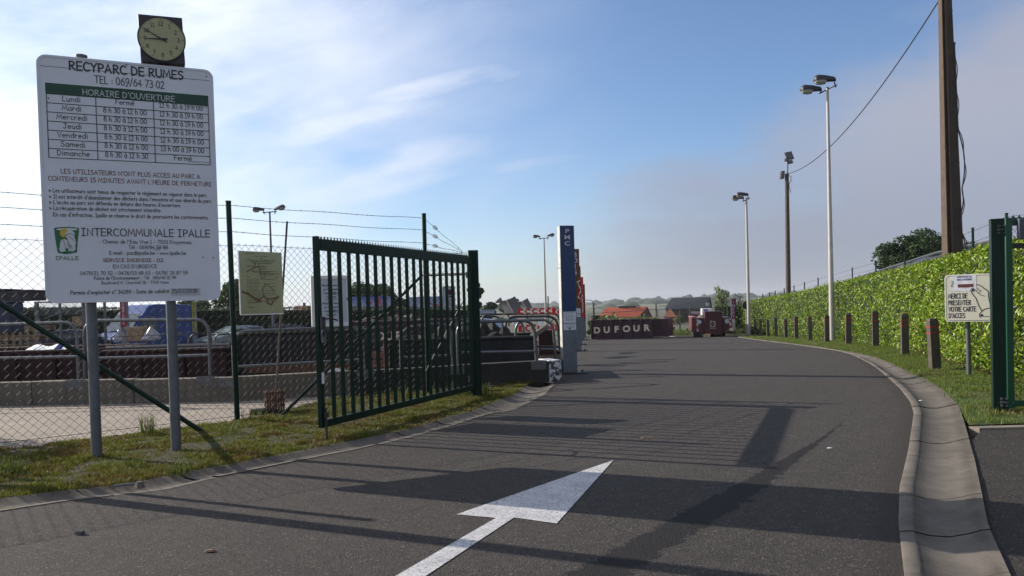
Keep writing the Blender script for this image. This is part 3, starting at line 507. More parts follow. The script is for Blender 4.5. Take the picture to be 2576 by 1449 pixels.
# ------------------------------------------------------------------ large information sign with the clock
def face_frame(A,B):
    d=(B-A)[:2];d=d/np.linalg.norm(d);return np.array([d[0],d[1],0.])
def info_sign():
    PA,PB=G(243,1158),G(444,1139);A=(PA,PB);BL=on(118,757,*A);TR=on(535,185,*A);ux=face_frame(PA,PB)
    o0=np.array([BL[0],BL[1],1.8]);W=float((on(553,750,*A)-BL)@ux);Hh=2.72
    def L(x,y): p=on(x,y,*A)-o0;return float(p@ux),float(p[2])
    r=thing('information_sign','large white enamel opening hours board on two grey posts','sign',PA)
    mb=MB(o0,ux);mb.prism(rrect(0,W,0,Hh,.09),'y',0,.03);obj('panel',mb,WHITE,r,bevel=.003)
    mb=MB(o0,ux)
    out=rrect(-.012,W+.012,-.012,Hh+.012,.1);inn=rrect(.012,W-.012,.012,Hh-.012,.08);n=len(out)
    mb.add([(a,-.006,b) for a,b in out]+[(a,-.006,b) for a,b in inn]+[(a,.034,b) for a,b in out]+[(a,.0,b) for a,b in inn],[(i,(i+1)%n,n+(i+1)%n,n+i) for i in range(n)]+[(i,(i+1)%n,2*n+(i+1)%n,2*n+i) for i in range(n)]+[(n+i,n+(i+1)%n,3*n+(i+1)%n,3*n+i) for i in range(n)]);obj('trim',mb,WHITE,r)
    for P in (PA,PB):
        q=on(*( (236,800) if P is PA else (434,800)),*A);mb=MB();b=np.array([P[0],P[1],-.05]);t=np.array([P[0],P[1],4.565])+np.array([0.,0,0])
        off=np.array([-ux[1],ux[0],0])*.085;mb.tube([b+off,t+off],.057,16);obj('post',mb,GREY,r)
    for P in (PA,PB):
        off=np.array([-ux[1],ux[0],0])
        for z in (2.2,4.2):
            mb=MB(np.array([P[0],P[1],z])+off*.09,ux);mb.box(-.09,.09,-.062,-.057,-.03,.03);obj('clamp',mb,GALV,r)
    # cap of the left post showing above the board
    mb=MB(np.array([*( PA[:2]),4.565])+np.array([-ux[1],ux[0],0])*.085,ux);mb.revolve([(.062,0),(.062,.02),(.03,.03)],14);obj('post_cap',mb,GREY,r)
    # lettering
    ink=MB(o0,ux)
    def T(s,x0,y0,x1,y1,h,wt=.12,m=0,y=-.004):
        a=L(x0,y0);b=L(x1,y1);hh=L(x0,y0-h)[1]-a[1];text(ink,s,a[0],(a[1]+b[1])/2,hh,width=b[0]-a[0],wt=wt,y=y,m=m)
    T("RECYPARC DE RUMES",173.6,170.5,462.3,205,21.5,.16);T("TEL : 069/64 73 02",238,206.4,414,225.7,18.5,.10)
    T("LES UTILISATEURS N'ONT PLUS ACCES AU PARC A",153,432.2,503.6,453.4,11,.12,1);T("CONTENEURS 15 MINUTES AVANT L'HEURE DE FERMETURE",121.4,449.3,532.4,473.2,11,.12,1)
    T("> Les utilisateurs sont tenus de respecter le règlement en vigueur dans le parc",123,479,519.5,499.6,9.5,.12);T("> Il est interdit d'abandonner des déchets dans l'enceinte et aux abords du parc",124,494.6,531.6,513.9,9.5,.12)
    T("> L'accès au parc est défendu en dehors des heures d'ouverture",124,509,453.5,524.9,9.5,.12);T("> La récupération de déchet est strictement interdite",124.5,524.4,404,537.2,9.5,.12)
    T("En cas d'infraction, Ipalle se réserve le droit de poursuivre les contrevenants.",133.8,540.5,525,555,9.5,.12)
    T("INTERCOMMUNALE IPALLE",205,590,528.8,599,18.5,.12)
    T("Chemin de l'Eau Vive 1 - 7503 Froyennes",258.9,611,481,615,9,.12);T("Tél : 069/84 59 88",323.5,625.8,421.9,627.4,9,.12);T("E-mail : pac@ipalle.be - www.ipalle.be",275.4,639.8,467.8,641.7,9,.12)
    T("SERVICE INCENDIE : 112",259.7,658.2,410.6,658.8,8,.17,1);T("EN CAS D'URGENCE",284.4,674.2,395,674.7,9,.12);T("0479/21 70 52 - 0476/53 68 63 - 0478/ 26 87 59",202,690.4,472.5,691.8,9,.12)
    T("Police de l'Environnement - Tél . 065/40 01 99",236.3,702.8,443,703,8,.12);T("Boulevard W. Churchill 28 - 7700 Mons",255.3,714,424.4,714.6,7.5,.11);T("Permis d'exploiter n° 34289 - Date de validité",177,739.3,426,738.5,9.5,.13);T("25/07/2038",432,737,496,736.6,10,.12,y=-.009)
    # timetable
    x0,zt=L(116.4,235.3);x3,_=L(523.4,270.5);_,zb=L(120.6,396);x1=L(241,260)[0];x2=L(387,300)[0];rh=(zt-zb)/7
    for i in range(8): ink.box(x0,x3,-.0035,-.001,zb+i*rh-.0035,zb+i*rh+.0035,0)
    for x in (x0,x1,x2,x3): ink.box(x-.0035,x+.0035,-.0045,-.0012,zb,zt,0)
    days=["Lundi","Mardi","Mercredi","Jeudi","Vendredi","Samedi","Dimanche"]
    for i,dn in enumerate(days):
        z=zt-(i+.70)*rh;h=rh*.56;text(ink,dn,(x0+x1)/2,z,h,al='c',width=twidth(dn)*h/10*1.02,y=-.004)
        a="Fermé" if i==0 else ("8 h 30 à 12 h 30" if i==6 else "8 h 30 à 12 h 00");b="Fermé" if i==6 else ("13 h 00 à 19 h 00" if i==5 else "12 h 30 à 19 h 00")
        for s,xa,xb in ((a,x1,x2),(b,x2,x3)):
            k=.8 if s!="Fermé" else .95;text(ink,s,(xa+xb)/2,z+.008,h,width=twidth(s)*h/10*k,al='c',y=-.004)
    obj('lettering',ink,[INK,REDINK],r,smooth=0)
    zt2=L(113.7,207.8)[1];mb=MB(o0,ux);mb.box(x0-.008,x3+.004,-.003,-.0006,zt+.004,zt2);hd_=obj('table_header',mb,GREENINK,r,smooth=0)
    mb=MB(o0,ux);a=L(208,239.4);b=L(440.3,265.5);text(mb,"HORAIRE D'OUVERTURE",a[0],(a[1]+b[1])/2+.022,L(208,225)[1]-a[1],width=b[0]-a[0],wt=.11,y=-.0055);obj('header_lettering',mb,mat('pale_lettering',(.55,.58,.6),.5,var=.05),hd_,smooth=0)
    # stuck-on correction strips and the joint of the title strip
    def strip(x0_,y0_,x1_,y1_,m,nm,yy=.004):
        a=L(x0_,y0_);b=L(x1_,y1_);mb=MB(o0,ux);mb.box(a[0],b[0],-yy-.003,-.001,min(a[1],b[1]),max(a[1],b[1]));obj(nm,mb,m,r,smooth=0)
    P2=mat('grey_patch',(.42,.44,.47),.5,var=.06)
    strip(297,222,356,228,P2,'cover_strip',.006);strip(470,264,523,269.5,P2,'cover_strip',.006);strip(473,405,528,408.5,P2,'cover_strip',.006);strip(429,726,503,741.5,P2,'date_patch',.004)
    mb=MB(o0,ux);z=L(104,166)[1];mb.box(.02,W-.03,-.0022,-.0008,z,z+.004);zz=L(530,190)
    for px,py in ((111,139),(519,193),(318,163),(319,186),(318,217),(510,647.5),(536,648),(122,247)):
        a=L(px,py);mb.prism([(a[0]+.008*math.cos(k),a[1]+.008*math.sin(k)) for k in np.arange(0,6.2,.8)],'y',-.005,-.001)
    obj('rivets',mb,DARKST,r,smooth=0)
    # emblem: green pail with white flower and yellow sun
    mb=MB(o0,ux)
    def Z(X,Y): return L(66.4+.27495*X,398.4+.27495*Y)
    def poly(pts,y,m): mb.prism([Z(*p) for p in pts],'y',-y,-.0008,m)
    poly([(252,637),(300,630),(370,627),(440,630),(483,640),(480,680),(470,740),(462,860),(400,872),(350,875),(290,865),(283,850),(265,740)],.003,0)
    el=lambda cx,cy,rx,ry,a0=0,a1=360,n=20:[(cx+rx*math.cos(R(a0+(a1-a0)*i/n)),cy+ry*math.sin(R(a0+(a1-a0)*i/n))) for i in range(n)]
    poly(el(372,650,98,12),.004,1);poly(el(345,682,38,42),.005,2)
    for e_ in ((400,700,45,40),(345,790,40,55),(370,815,55,40),(412,770,40,60),(420,820,32,32),(325,830,24,28)): poly(el(*e_),.0055+.0004*(e_[0]%7),1)
    def ln(pts,wd,m,y): 
        P=[Z(*p) for p in pts];stroke(mb,P,wd,-y,m)
    ln(el(345,790,42,56,180,360,14),.006,0,.0095);ln(el(400,730,52,40,200,380,14),.006,0,.0097);ln([(340,745),(355,800),(362,855)],.006,3,.0099);ln([(375,712),(420,735),(440,760)],.005,3,.0101)
    mb.prism([Z(x_,y_) for x_,y_ in el(372,848,14,28)],'y',-.011,-.0105,0)
    t=L(140,653.5);t2=L(198.4,653.5);text(mb,"IPALLE",t[0],t[1],L(140,645)[1]-t[1],width=t2[0]-t[0],wt=.16,y=-.004,m=0)
    obj('emblem',mb,[mat('emblem_green',(.015,.13,.05),.5,var=.3,scale=20),mat('emblem_white',(.56,.6,.62),.5,var=.05),mat('emblem_yellow',(.55,.36,.04),.5,var=.1),mat('emblem_bronze',(.25,.18,.06),.5)],r,smooth=0)
    return r,A,ux
sgn,SA,SUX=info_sign()
def clock():
    bl=on(355,167,*SA);w_=float((on(466,172,*SA)-bl)@SUX);h_=.545;fr0=np.array([bl[0],bl[1],4.545])-np.array([-SUX[1],SUX[0],0])*.03
    r=thing('wall_clock','square outdoor clock with pale dial mounted above the large board','clock',(bl[0],bl[1],4.5))
    tilt=nrm(np.array([0,0,1.])-.03*SUX);ux=nrm(SUX+.03*np.array([0,0,1]))
    mb=MB(fr0,ux,tilt);mb.box(0,w_,0,.13,0,h_);obj('case',mb,mat('clock_case',(.045,.04,.045),.5,.3,var=.2),r,bevel=.008)
    c=(w_/2,h_/2);R_=.245
    mb=MB(fr0,ux,tilt);mb.prism([(c[0]+R_*math.cos(k),c[1]+R_*math.sin(k)) for k in np.linspace(0,2*math.pi,48,endpoint=False)],'y',-.012,.01);d=obj('dial',mb,mat('clock_dial',(.36,.37,.20),.45,var=.1,scale=4),r)
    mb=MB(fr0,ux,tilt);n=48;P=[]
    for rr,y in ((R_+.014,-.004),(R_+.014,-.02),(R_,-.02),(R_,-.011)): P+=[(c[0]+rr*math.cos(2*math.pi*i/n),y,c[1]+rr*math.sin(2*math.pi*i/n)) for i in range(n)]
    mb.add(P,[(q*n+i,q*n+(i+1)%n,(q+1)*n+(i+1)%n,(q+1)*n+i) for q in range(3) for i in range(n)]);obj('rim',mb,DARKST,r)
    mb=MB(fr0,ux,tilt)
    for k in range(1,13):
        a=R(90-30*k);h=.044;s=str(k);text(mb,s,c[0]+.178*math.cos(a),c[1]+.178*math.sin(a)-h/2,h,al='c',wt=.15,y=-.0135)
        x,z=c[0]+.226*math.cos(a),c[1]+.226*math.sin(a);mb.prism([(x+.006*math.cos(q),z+.006*math.sin(q)) for q in np.arange(0,6.2,.8)],'y',-.0145,-.012)
    obj('numerals',mb,INK,d,smooth=0)
    def hand(nm,deg,L1,L0,wd,y):
        a=R(deg);mb=MB(fr0,ux,tilt);dx,dz=math.cos(a),math.sin(a);nx,nz=-dz,dx
        mb.prism([(c[0]+dx*l+nx*s,c[1]+dz*l+nz*s) for l,s in ((L1,-wd*.35),(L1,wd*.35),(-L0,wd),(-L0,-wd))],'y',-y-.003,-y);obj(nm,mb,INK,r,smooth=0)
    hand('minute_hand',90+60,.205,.06,.008,.018);hand('hour_hand',90+93,.165,.06,.010,.023);hand('second_hand',-112,.05,.0,.002,.027)
    mb=MB(fr0,ux,tilt);mb.tube([(w_*.55,.115,-.12),(w_*.55,.115,.01)],.03,12);obj('bracket',mb,DARKST,r)
clock()
# ------------------------------------------------------------------ chain-link fences
def chain(mb,A,B,z0,z1,pw,ph,r,za=None):
    A=np.array(A,float);B=np.array(B,float);L=np.linalg.norm((B-A)[:2]);d=(B-A)/L;nx=int(L/(pw/2));nz=int((z1-z0)/(ph/2));hw=L/nx
    nrm_=np.array([-d[1],d[0],0])
    for i in range(nx):
        pts=[]
        for j in range(nz+1):
            s=(i+((j+i)%2))*hw;p=A+d*s;y=.004*(1 if (i+j)%2 else -1)
            pts.append(p+np.array([0,0,z0+j*(z1-z0)/nz])+nrm_*y)
        if i%2==0:
            e=pts[-1];pts.append(e+np.array([0,0,.022])+d*.008);pts.append(e+np.array([0,0,.015])+d*.026)
        mb.tube(pts,r,3,cap=False)
    return mb
def barbed(mb,P,Q,sag=.01,r=.0036,step=.115):
    P=np.array(P,float);Q=np.array(Q,float);L=np.linalg.norm(Q-P);n=max(6,int(L/.25));d=(Q-P)/L
    for ph in (0,math.pi):
        pts=[];m=max(8,int(L/.03)) if L<8 else max(8,int(L/.15))
        for i in range(m+1):
            t=i/m;q=t*L*60+ph;p=P+(Q-P)*t;p=p+np.array([0,0,-sag*4*t*(1-t)+.0018*math.sin(q)+.006*math.sin(t*13+P[0])])+.0018*math.cos(q)*np.cross(d,[0,0,1]);pts.append(p)
        mb.tube(pts,r,3,cap=False)
    k=int(L/step)
    for i in range(1,k):
        t=i/k;p=P+(Q-P)*t+np.array([0,0,-sag*4*t*(1-t)+.006*math.sin(t*13+P[0])])
        for _ in range(2):
            v=nrm(rng.normal(size=3))*.018;mb.tube([p-v,p+v],.0022,3,cap=False)
WIRE=mat('fence_wire',(.02,.022,.018),.6,.1,var=.3)
FA=G(-300,1150);F0=G(0,1130);F1=G(597,1060);F2=G(1077,990);F3=G(1196,1000)
fd=nrm((F1-F0)*[1,1,0]);FZ=F0-fd*.9
FZ=F0-fd*1.3
def left_fence():
    r=thing('chain_link_fence','green chain link fence with barbed wire running behind the large board','fence',F1)
    S=F0-fd*3.2;posts=[S,F1,F2];g=GREEN
    for P,h,lx in ((FZ,3.3,0),(F1,3.3,-.02),(F2,3.42,.02)):
        mb=MB();mb.tube([P+np.array([0,0,-.1]),P+np.array([lx,0,h])],.04,12);mb.tube([P+np.array([lx,0,h]),P+np.array([lx,0,h+.015])],.045,12);obj('post',mb,g,r)
    mb=MB();chain(mb,F1-fd*((6.2)),F1,.03,2.64,.118,.112,.0037);chain(mb,F1,F2,.03,2.66,.118,.112,.0037)
    e=F3+np.array([-.1,.2,0]);chain(mb,F2,e,.03,2.62,.118,.112,.0037);obj('wire_mesh',mb,WIRE,r,smooth=0,fix=False)
    for a,b,h in ((F1-fd*6.2,F1,2.64),(F1,F2,2.66),(F2,e,2.62),(F1-fd*6.2,F1,1.35),(F1,F2,1.35),(F1-fd*6.2,F1,.08),(F1,F2,.08)):
        mb=MB();mb.tube([a+np.array([0,0,h]),b+np.array([0,0,h])],.0035,4,cap=False);obj('straining_wire',mb,WIRE,r,smooth=0,fix=False)
    for ya,yb in ((517,549),(549,579),(583,612)):
        q=on(577,ya,F0,F1);q0=on(0,{517:483,549:521,583:564}[ya],F0,F1);p=on(1066,yb,F1,F2);d0=(q0-q);q0=q+d0*1.25
        mb=MB();barbed(mb,q0,q);barbed(mb,q,p);ee=D(1163,631+(yb-549)*.06,e[1]);barbed(mb,p,ee);obj('barbed_wire',mb,WIRE,r,smooth=0,fix=False)
        mb=MB();t=.3;c=p*(1-t)+ee*t;a=nrm(ee-p);mb.fr(c,a,nrm(np.cross(a,[0,1,0])))
        for s in (0,1.57): mb.tube([(.06*math.cos(k)*1.1,.03*math.sin(k)*math.cos(s),.03*math.sin(k)*math.sin(s)) for k in np.linspace(0,6.28,12)],.006,5)
        mb.tube([(-.03,0,0),(.03,0,0)],.012,6);obj('wire_strainer',mb,DARKST,r)
    # bracing tubes
    b0=G(522,1087);t0=on(0,762,F0,F1);t1=t0+(t0-b0)*.12
    mb=MB();mb.tube([b0+np.array([0,0,-.04]),t1],.033,10);obj('brace',mb,g,r)
    b1=G(700,1050)+np.array([0,0,-.02]);t2=on(1062,692,F1,F2);mb=MB();mb.tube([b1,t2],.026,10);obj('brace',mb,g,r)
    mb=MB();mb.tube([F2+np.array([0,0,t2[2]]),np.array([e[0],e[1],t2[2]-.03])],.026,10);obj('brace',mb,g,r)
    mb=MB();q=on(1170,793,F1,F2);mb.tube([F2+np.array([0,0,.35])+fd*-.1,F2+(e-F2)*.9+np.array([0,0,1.75])],.010,6);obj('brace_rod',mb,GREY,r)
left_fence()
# ------------------------------------------------------------------ open gate leaf on the left
def left_gate():
    A=on(803,1080,G(803,1115),G(1207,1003));PA=G(811,1110);PB=G(1196,1003);ux=face_frame(PA,PB);L=float(np.linalg.norm((PB-PA)[:2]));zt=2.52
    r=thing('gate_leaf','wide dark green barred gate leaf standing open on the grass','gate',PA)
    z0=.2;gx=1.
    def F_(): return MB(np.array([PA[0],PA[1],0.]),ux)
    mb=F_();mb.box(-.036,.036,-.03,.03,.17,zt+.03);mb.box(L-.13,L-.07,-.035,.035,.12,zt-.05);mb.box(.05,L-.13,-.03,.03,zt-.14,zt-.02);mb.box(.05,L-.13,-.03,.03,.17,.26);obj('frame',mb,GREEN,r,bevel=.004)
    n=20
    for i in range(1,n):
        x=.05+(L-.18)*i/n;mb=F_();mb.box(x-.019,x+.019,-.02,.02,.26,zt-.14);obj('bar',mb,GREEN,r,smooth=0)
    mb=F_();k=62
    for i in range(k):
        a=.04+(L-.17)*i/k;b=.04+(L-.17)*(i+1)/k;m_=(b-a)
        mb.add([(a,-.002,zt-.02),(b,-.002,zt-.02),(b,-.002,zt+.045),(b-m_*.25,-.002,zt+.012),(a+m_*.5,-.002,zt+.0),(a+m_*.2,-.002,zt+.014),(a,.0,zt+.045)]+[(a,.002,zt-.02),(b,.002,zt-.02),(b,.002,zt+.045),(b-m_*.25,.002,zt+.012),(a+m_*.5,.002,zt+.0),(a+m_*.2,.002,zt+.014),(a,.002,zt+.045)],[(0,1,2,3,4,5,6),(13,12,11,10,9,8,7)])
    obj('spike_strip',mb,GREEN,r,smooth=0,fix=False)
    mb=F_();mb.tube([(.02,-.05,-.02),(.02,-.05,.42)],.015,8);mb.box(-.01,.05,-.07,-.04,.3,.36);obj('drop_bolt',mb,DARKST,r)
    mb=F_();mb.box(-.03,.045,-.075,-.04,1.25,1.55);mb.tube([(.02,-.08,1.52),(.12,-.09,1.53),(.26,-.10,1.50)],.011,8);lk=obj('lock_box',mb,DARKST,r,bevel=.004)
    mb=F_();mb.tube([(-.02+.035*math.cos(k_),-.085,1.34+.05*math.sin(k_)) for k_ in np.linspace(0,6.28,14)],.009,6);mb.box(-.05,.01,-.1,-.07,1.23,1.31);obj('padlock',mb,GALV,lk)
    mb=F_();mb.box(-.028,.022,-.0435,-.04,.72,.86);obj('sticker',mb,WHITE2,r,smooth=0)
    d=ux;P=PB+d*.06
    r2=thing('gate_post','thick square dark green hinge post at the right end of the open gate leaf','gate post',P)
    mb=MB(np.array([P[0],P[1],-.1]),(1,0.15,0));mb.box(-.085,.085,-.085,.085,0,2.72);obj('shaft',mb,GREEN,r2,bevel=.006)
    mb=MB(np.array([P[0],P[1],2.62]),(1,0.15,0));mb.box(-.087,.087,-.087,.087,0,.01);obj('cap',mb,GREEN,r2)
    for z in (.35,2.2):
        mb=MB(np.array([P[0],P[1],z]),(1,0.15,0));mb.tube([(-.12,0,-.05),(-.12,0,.05)],.02,8);mb.box(-.12,-.06,-.02,.02,-.02,.02);obj('hinge',mb,DARKST,r2)
left_gate()
# ------------------------------------------------------------------ notices on the left fence
def permit():
    bl=on(603,790,F1,F2)+np.array([.03,-.05,0]);ux=face_frame(F1,F2);o0=bl
    def L(x,y): p=on(x,y,F1,F2)-bl;return float(p@ux),float(p[2])
    W,_=L(707,790);Hh=L(604,632)[1]
    r=thing('permit_notice','yellowed water stained permit notice hanging on the chain link fence','notice',bl)
    m,nt,b=mk('stained_yellow_sheet')
    o=ramp(nt,noise(nt,2.,3,.5),[(.3,(.30,.32,.18)),(.7,(.37,.39,.24))])
    nt.links.new(o,b.inputs['Base Color']);b.inputs['Roughness'].default_value=.35
    mb=MB(o0,ux);mb.box(0,W,-.012,.0,0,Hh);obj('board',mb,m,r,smooth=0)
    mb=MB(o0,ux);mb.box(-.012,0,-.016,.004,-.005,Hh+.005);mb.box(0,W,-.016,.004,-.02,-.002,0);obj('edge_strip',mb,WHITE2,r,smooth=0)
    mb=MB(o0,ux);Xz=lambda X,Z:(X/880.*W,Hh-(Z/1310.)*Hh)
    rd=random.Random(4)
    def row(x0,x1,z,h=.010):
        x=x0
        while x<x1:
            w_=rd.uniform(22,60);a=Xz(x,z);b_=Xz(min(x+w_,x1),z);mb.box(a[0],b_[0],-.0145,-.0125,a[1],a[1]+h*rd.uniform(.6,1.1));x+=w_+12
    for x0,x1,z in ((130,290,50),(320,570,100),(420,470,150),(160,730,190),(230,690,220),(260,650,250),(130,560,320),(410,540,350),(410,510,380),(230,780,420),(270,600,440),(400,820,470),(450,730,495),(130,210,540),(720,780,545)): row(x0,x1,z)
    for z in range(590,1100,30): row(130,360+rd.choice((0,30,380)),z,.006)
    row(150,320,1090,.011);row(140,260,1185,.014);obj('print',mb,mat('faded_print',(.075,.075,.05),.7),r,smooth=0)
    mb=MB(o0,ux)
    for q,(pts,wd) in enumerate((([(40,840),(150,890),(230,950),(300,1010),(380,1020)],.035),([(380,1005),(440,960),(470,930),(500,990),(600,1000),(700,990),(780,950)],.022),([(455,930),(450,820),(440,790)],.012),([(440,800),(480,760),(500,700),(560,690),(600,740),(650,780),(690,850)],.010),
        ([(150,430),(200,390),(300,350),(310,250)],.016),([(300,335),(390,340),(410,400),(430,560),(500,560),(510,460)],.010),([(540,1010),(530,1080),(580,1120),(640,1110),(660,1040)],.022),([(330,1040),(400,1050)],.04),([(700,1010),(770,970)],.03),([(370,250),(385,310)],.008))):
        P=[];
        for (a,b_),(c,d_) in zip(pts,pts[1:]):
            for t in np.linspace(0,1,5)[:-1]: P.append((a+(c-a)*t+rd.uniform(-6,6),b_+(d_-b_)*t+rd.uniform(-8,8)))
        P.append(pts[-1]);stroke(mb,[Xz(*p) for p in P],wd,-.0155-.0003*q)
    obj('water_stain',mb,mat('brown_stain',(.15,.085,.05),.5,var=.35,scale=25),r,smooth=0)
permit()
def notice_case():
    A,B=G(790,1075),G(885,1052);q=on(782,822,F1,F2)
    n0=np.array([0.,0,0]);Y=q[1]-.38;bl=D(785,822,Y);tr=D(880,692,Y+.12);W=float(np.hypot(tr[0]-bl[0],tr[1]-bl[1]));ux=nrm(np.array([tr[0]-bl[0],.35*(tr[0]-bl[0]),0]));Hh=tr[2]-bl[2]
    r=thing('notice_case','white framed display case with printed closing notice behind the gate bars','display case',bl)
    mb=MB(bl,ux);mb.box(0,W,0,.12,0,Hh);obj('housing',mb,WHITE2,r,bevel=.006)
    mb=MB(bl,ux);t=.055
    mb.box(0.,W,-.02,-.001,0,t);mb.box(0,W,-.02,-.001,Hh-t,Hh);mb.box(0,t,-.02,-.001,t,Hh-t);mb.box(W-t,W,-.02,-.001,t,Hh-t);obj('door_frame',mb,WHITE2,r,bevel=.003)
    mb=MB(bl,ux);mb.box(t,W-t,-.006,-.002,t,Hh-t);obj('paper',mb,mat('white_paper',(.5,.53,.6),.5,var=.04),r,smooth=0)
    mb=MB(bl,ux);rh=(Hh-2*t)/11.5;z=Hh-t-rh*1.9;w_=W-2*t-.03
    for s in ("IPALLE vous informe","que les recyparcs","seront FERMÉS le","jeudi 30 mai",None,"IPALLE vous informe","que les recyparcs","seront FERMÉS le","lundi 10 juin"):
        if s is None: mb.box(W*.35,W*.65,-.0085,-.0065,z+.03,z+.036);z-=rh*.7;continue
        ftext(mb,s,W/2,z,rh*.48,y=-.0085,bold=.03,wx=.80)
        if 'FERM' in s: mb.box(W*.42,W*.78,-.0085,-.0065,z-.014,z-.008)
        z-=rh
    obj('lettering',mb,INK,r,smooth=0,fix=False)
    mb=MB(bl,ux);mb.box(W-t*1.0,W-t*.6,-.03,-.02,Hh*.5,Hh*.56);obj('latch',mb,DARKST,r)
    mb=MB(bl,ux);mb.box(W*.4,W*.6,.12,.34,Hh*.5-.02,Hh*.5+.02);obj('bracket',mb,GALV,r)
notice_case()
def small_sign():
    q=on(1116,777,F2,F2+np.array([1,-.9,0]));bl=D(1114,777,q[1]);ux=nrm(np.array([1.,.1,0]));W=float((D(1146,777,q[1])-bl)[0]);Hh=D(1116,720,q[1])[2]-bl[2]
    r=thing('warning_sign','small white sign with dark red blot seen through the last gate bars','sign',bl)
    mb=MB(bl,ux);mb.prism(rrect(0,W,0,Hh,.03),'y',0,.006);obj('plate',mb,WHITE,r)
    mb=MB(bl,ux);P=rrect(.02,W-.02,.02,Hh-.02,.02);stroke(mb,P,.008,-.0015,0,True)
    mb.prism([(W*a,Hh*b) for a,b in ((.22,.66),(.28,.76),(.5,.84),(.7,.85),(.8,.78),(.78,.66),(.72,.62),(.4,.6),(.25,.6))],'y',-.003,-.001,1)
    stroke(mb,[(W*.3,Hh*.46),(W*.42,Hh*.5),(W*.62,Hh*.54)],.016,-.0028)
    for a,b in ((.29,.44),(.33,.49),(.62,.56),(.66,.51)): mb.prism([(W*a+.013*math.cos(k),Hh*b+.013*math.sin(k)) for k in np.arange(0,6.2,1)],'y',-.0042,-.003)
    for b in (.37,.32,.25,.2,.15): mb.box(W*.26,W*.7,-.003,-.001,Hh*b,Hh*(b+.015))
    obj('print',mb,[INK,REDINK],r,smooth=0);
small_sign()
def leaning_pole():
    P=G(691,1038);t=on(722,557,P,P+np.array([1.,.8,0]))
    r=thing('leaning_pole','thin rusty steel pole leaning in a caged foot behind the fence','pole',P)
    mb=MB();mb.tube([P+np.array([0,0,.02]),P*.45+t*.55],.02,8);obj('tube',mb,mat('grey_brown_steel',(.12,.10,.09),.6,.3),r)
    mb=MB();mb.tube([P*.45+t*.55,t],.017,8);obj('dark_section',mb,mat('dark_maroon_steel',(.035,.012,.022),.5),r)
    mb=MB(P,(1,.5,0));
    for i in range(7):
        x=-.13+.26*i/6;mb.box(x-.012,x+.012,-.10,-.08,0,.36);mb.box(x-.012,x+.012,.08,.10,0,.36)
    for z in (.02,.12,.22,.34): mb.box(-.15,.15,-.11,-.07,z-.01,z+.01);mb.box(-.15,.15,.07,.11,z-.01,z+.01)
    obj('cage_foot',mb,RUST,r,smooth=0)
    P=G(664,1040);mb=MB(P,(1,.4,0));
    for i in range(6): mb.box(-.19+.065*i,-.15+.065*i,-.12,.12,0,.05)
    mb.box(-.2,.2,-.12,-.1,.0,.07);mb.box(-.2,.2,.1,.12,.0,.07);mb.box(-.2,.2,-.02,.02,.05,.07)
    tag(obj('fence_weight',mb,BLACK,loc=P,smooth=0),'black ribbed plastic fence foot on the concrete beside the leaning pole','fence foot')
leaning_pole()
# ------------------------------------------------------------------ low quay wall, guard rails
def wallpt(x,y,off=0.):
    A,B=(W0,W1) if x<599 else (W1,W2)
    p=on(x,y,A,B);d=nrm((B-A)*[1,1,0]);return p+np.array([-d[1],d[0],0])*off
BLKCON=mat('near_black_concrete',(.026,.024,.022),.9,var=.4,scale=3,bmp=.4)  # much darker concrete colour for the last blocks of the wall
def quay_wall():
    r=thing('quay_wall','low concrete block wall along the edge of the unloading pit','wall',W1)
    S=[W0-np.array([16,0,0]),W0,W1,W2];k=0
    for A,B in zip(S,S[1:]):
        L=np.linalg.norm((B-A)[:2]);n=max(1,round(L/1.9));d=nrm((B-A)*[1,1,0])
        for i in range(n):
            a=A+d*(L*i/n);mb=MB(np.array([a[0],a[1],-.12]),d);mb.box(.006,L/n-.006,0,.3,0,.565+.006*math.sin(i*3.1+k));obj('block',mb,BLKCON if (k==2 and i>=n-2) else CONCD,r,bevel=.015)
        k+=1
    e=G(1383,960);mb=MB(np.array([e[0],e[1],-.1]),(1,.3,0));mb.box(0,.27,0,.75,0,.55)
    m,nt,b=mk('peeling_white_paint');o=mixc(nt,ramp(nt,noise(nt,7,6,.75),[(.50,(0,0,0)),(.53,(1,1,1))]),(.55,.56,.6),(.05,.045,.04));nt.links.new(o,b.inputs['Base Color']);b.inputs['Roughness'].default_value=.8
    tag(obj('painted_block',mb,m,bevel=.015),'concrete end block with peeling white paint beside the blue totem','block','')
quay_wall()
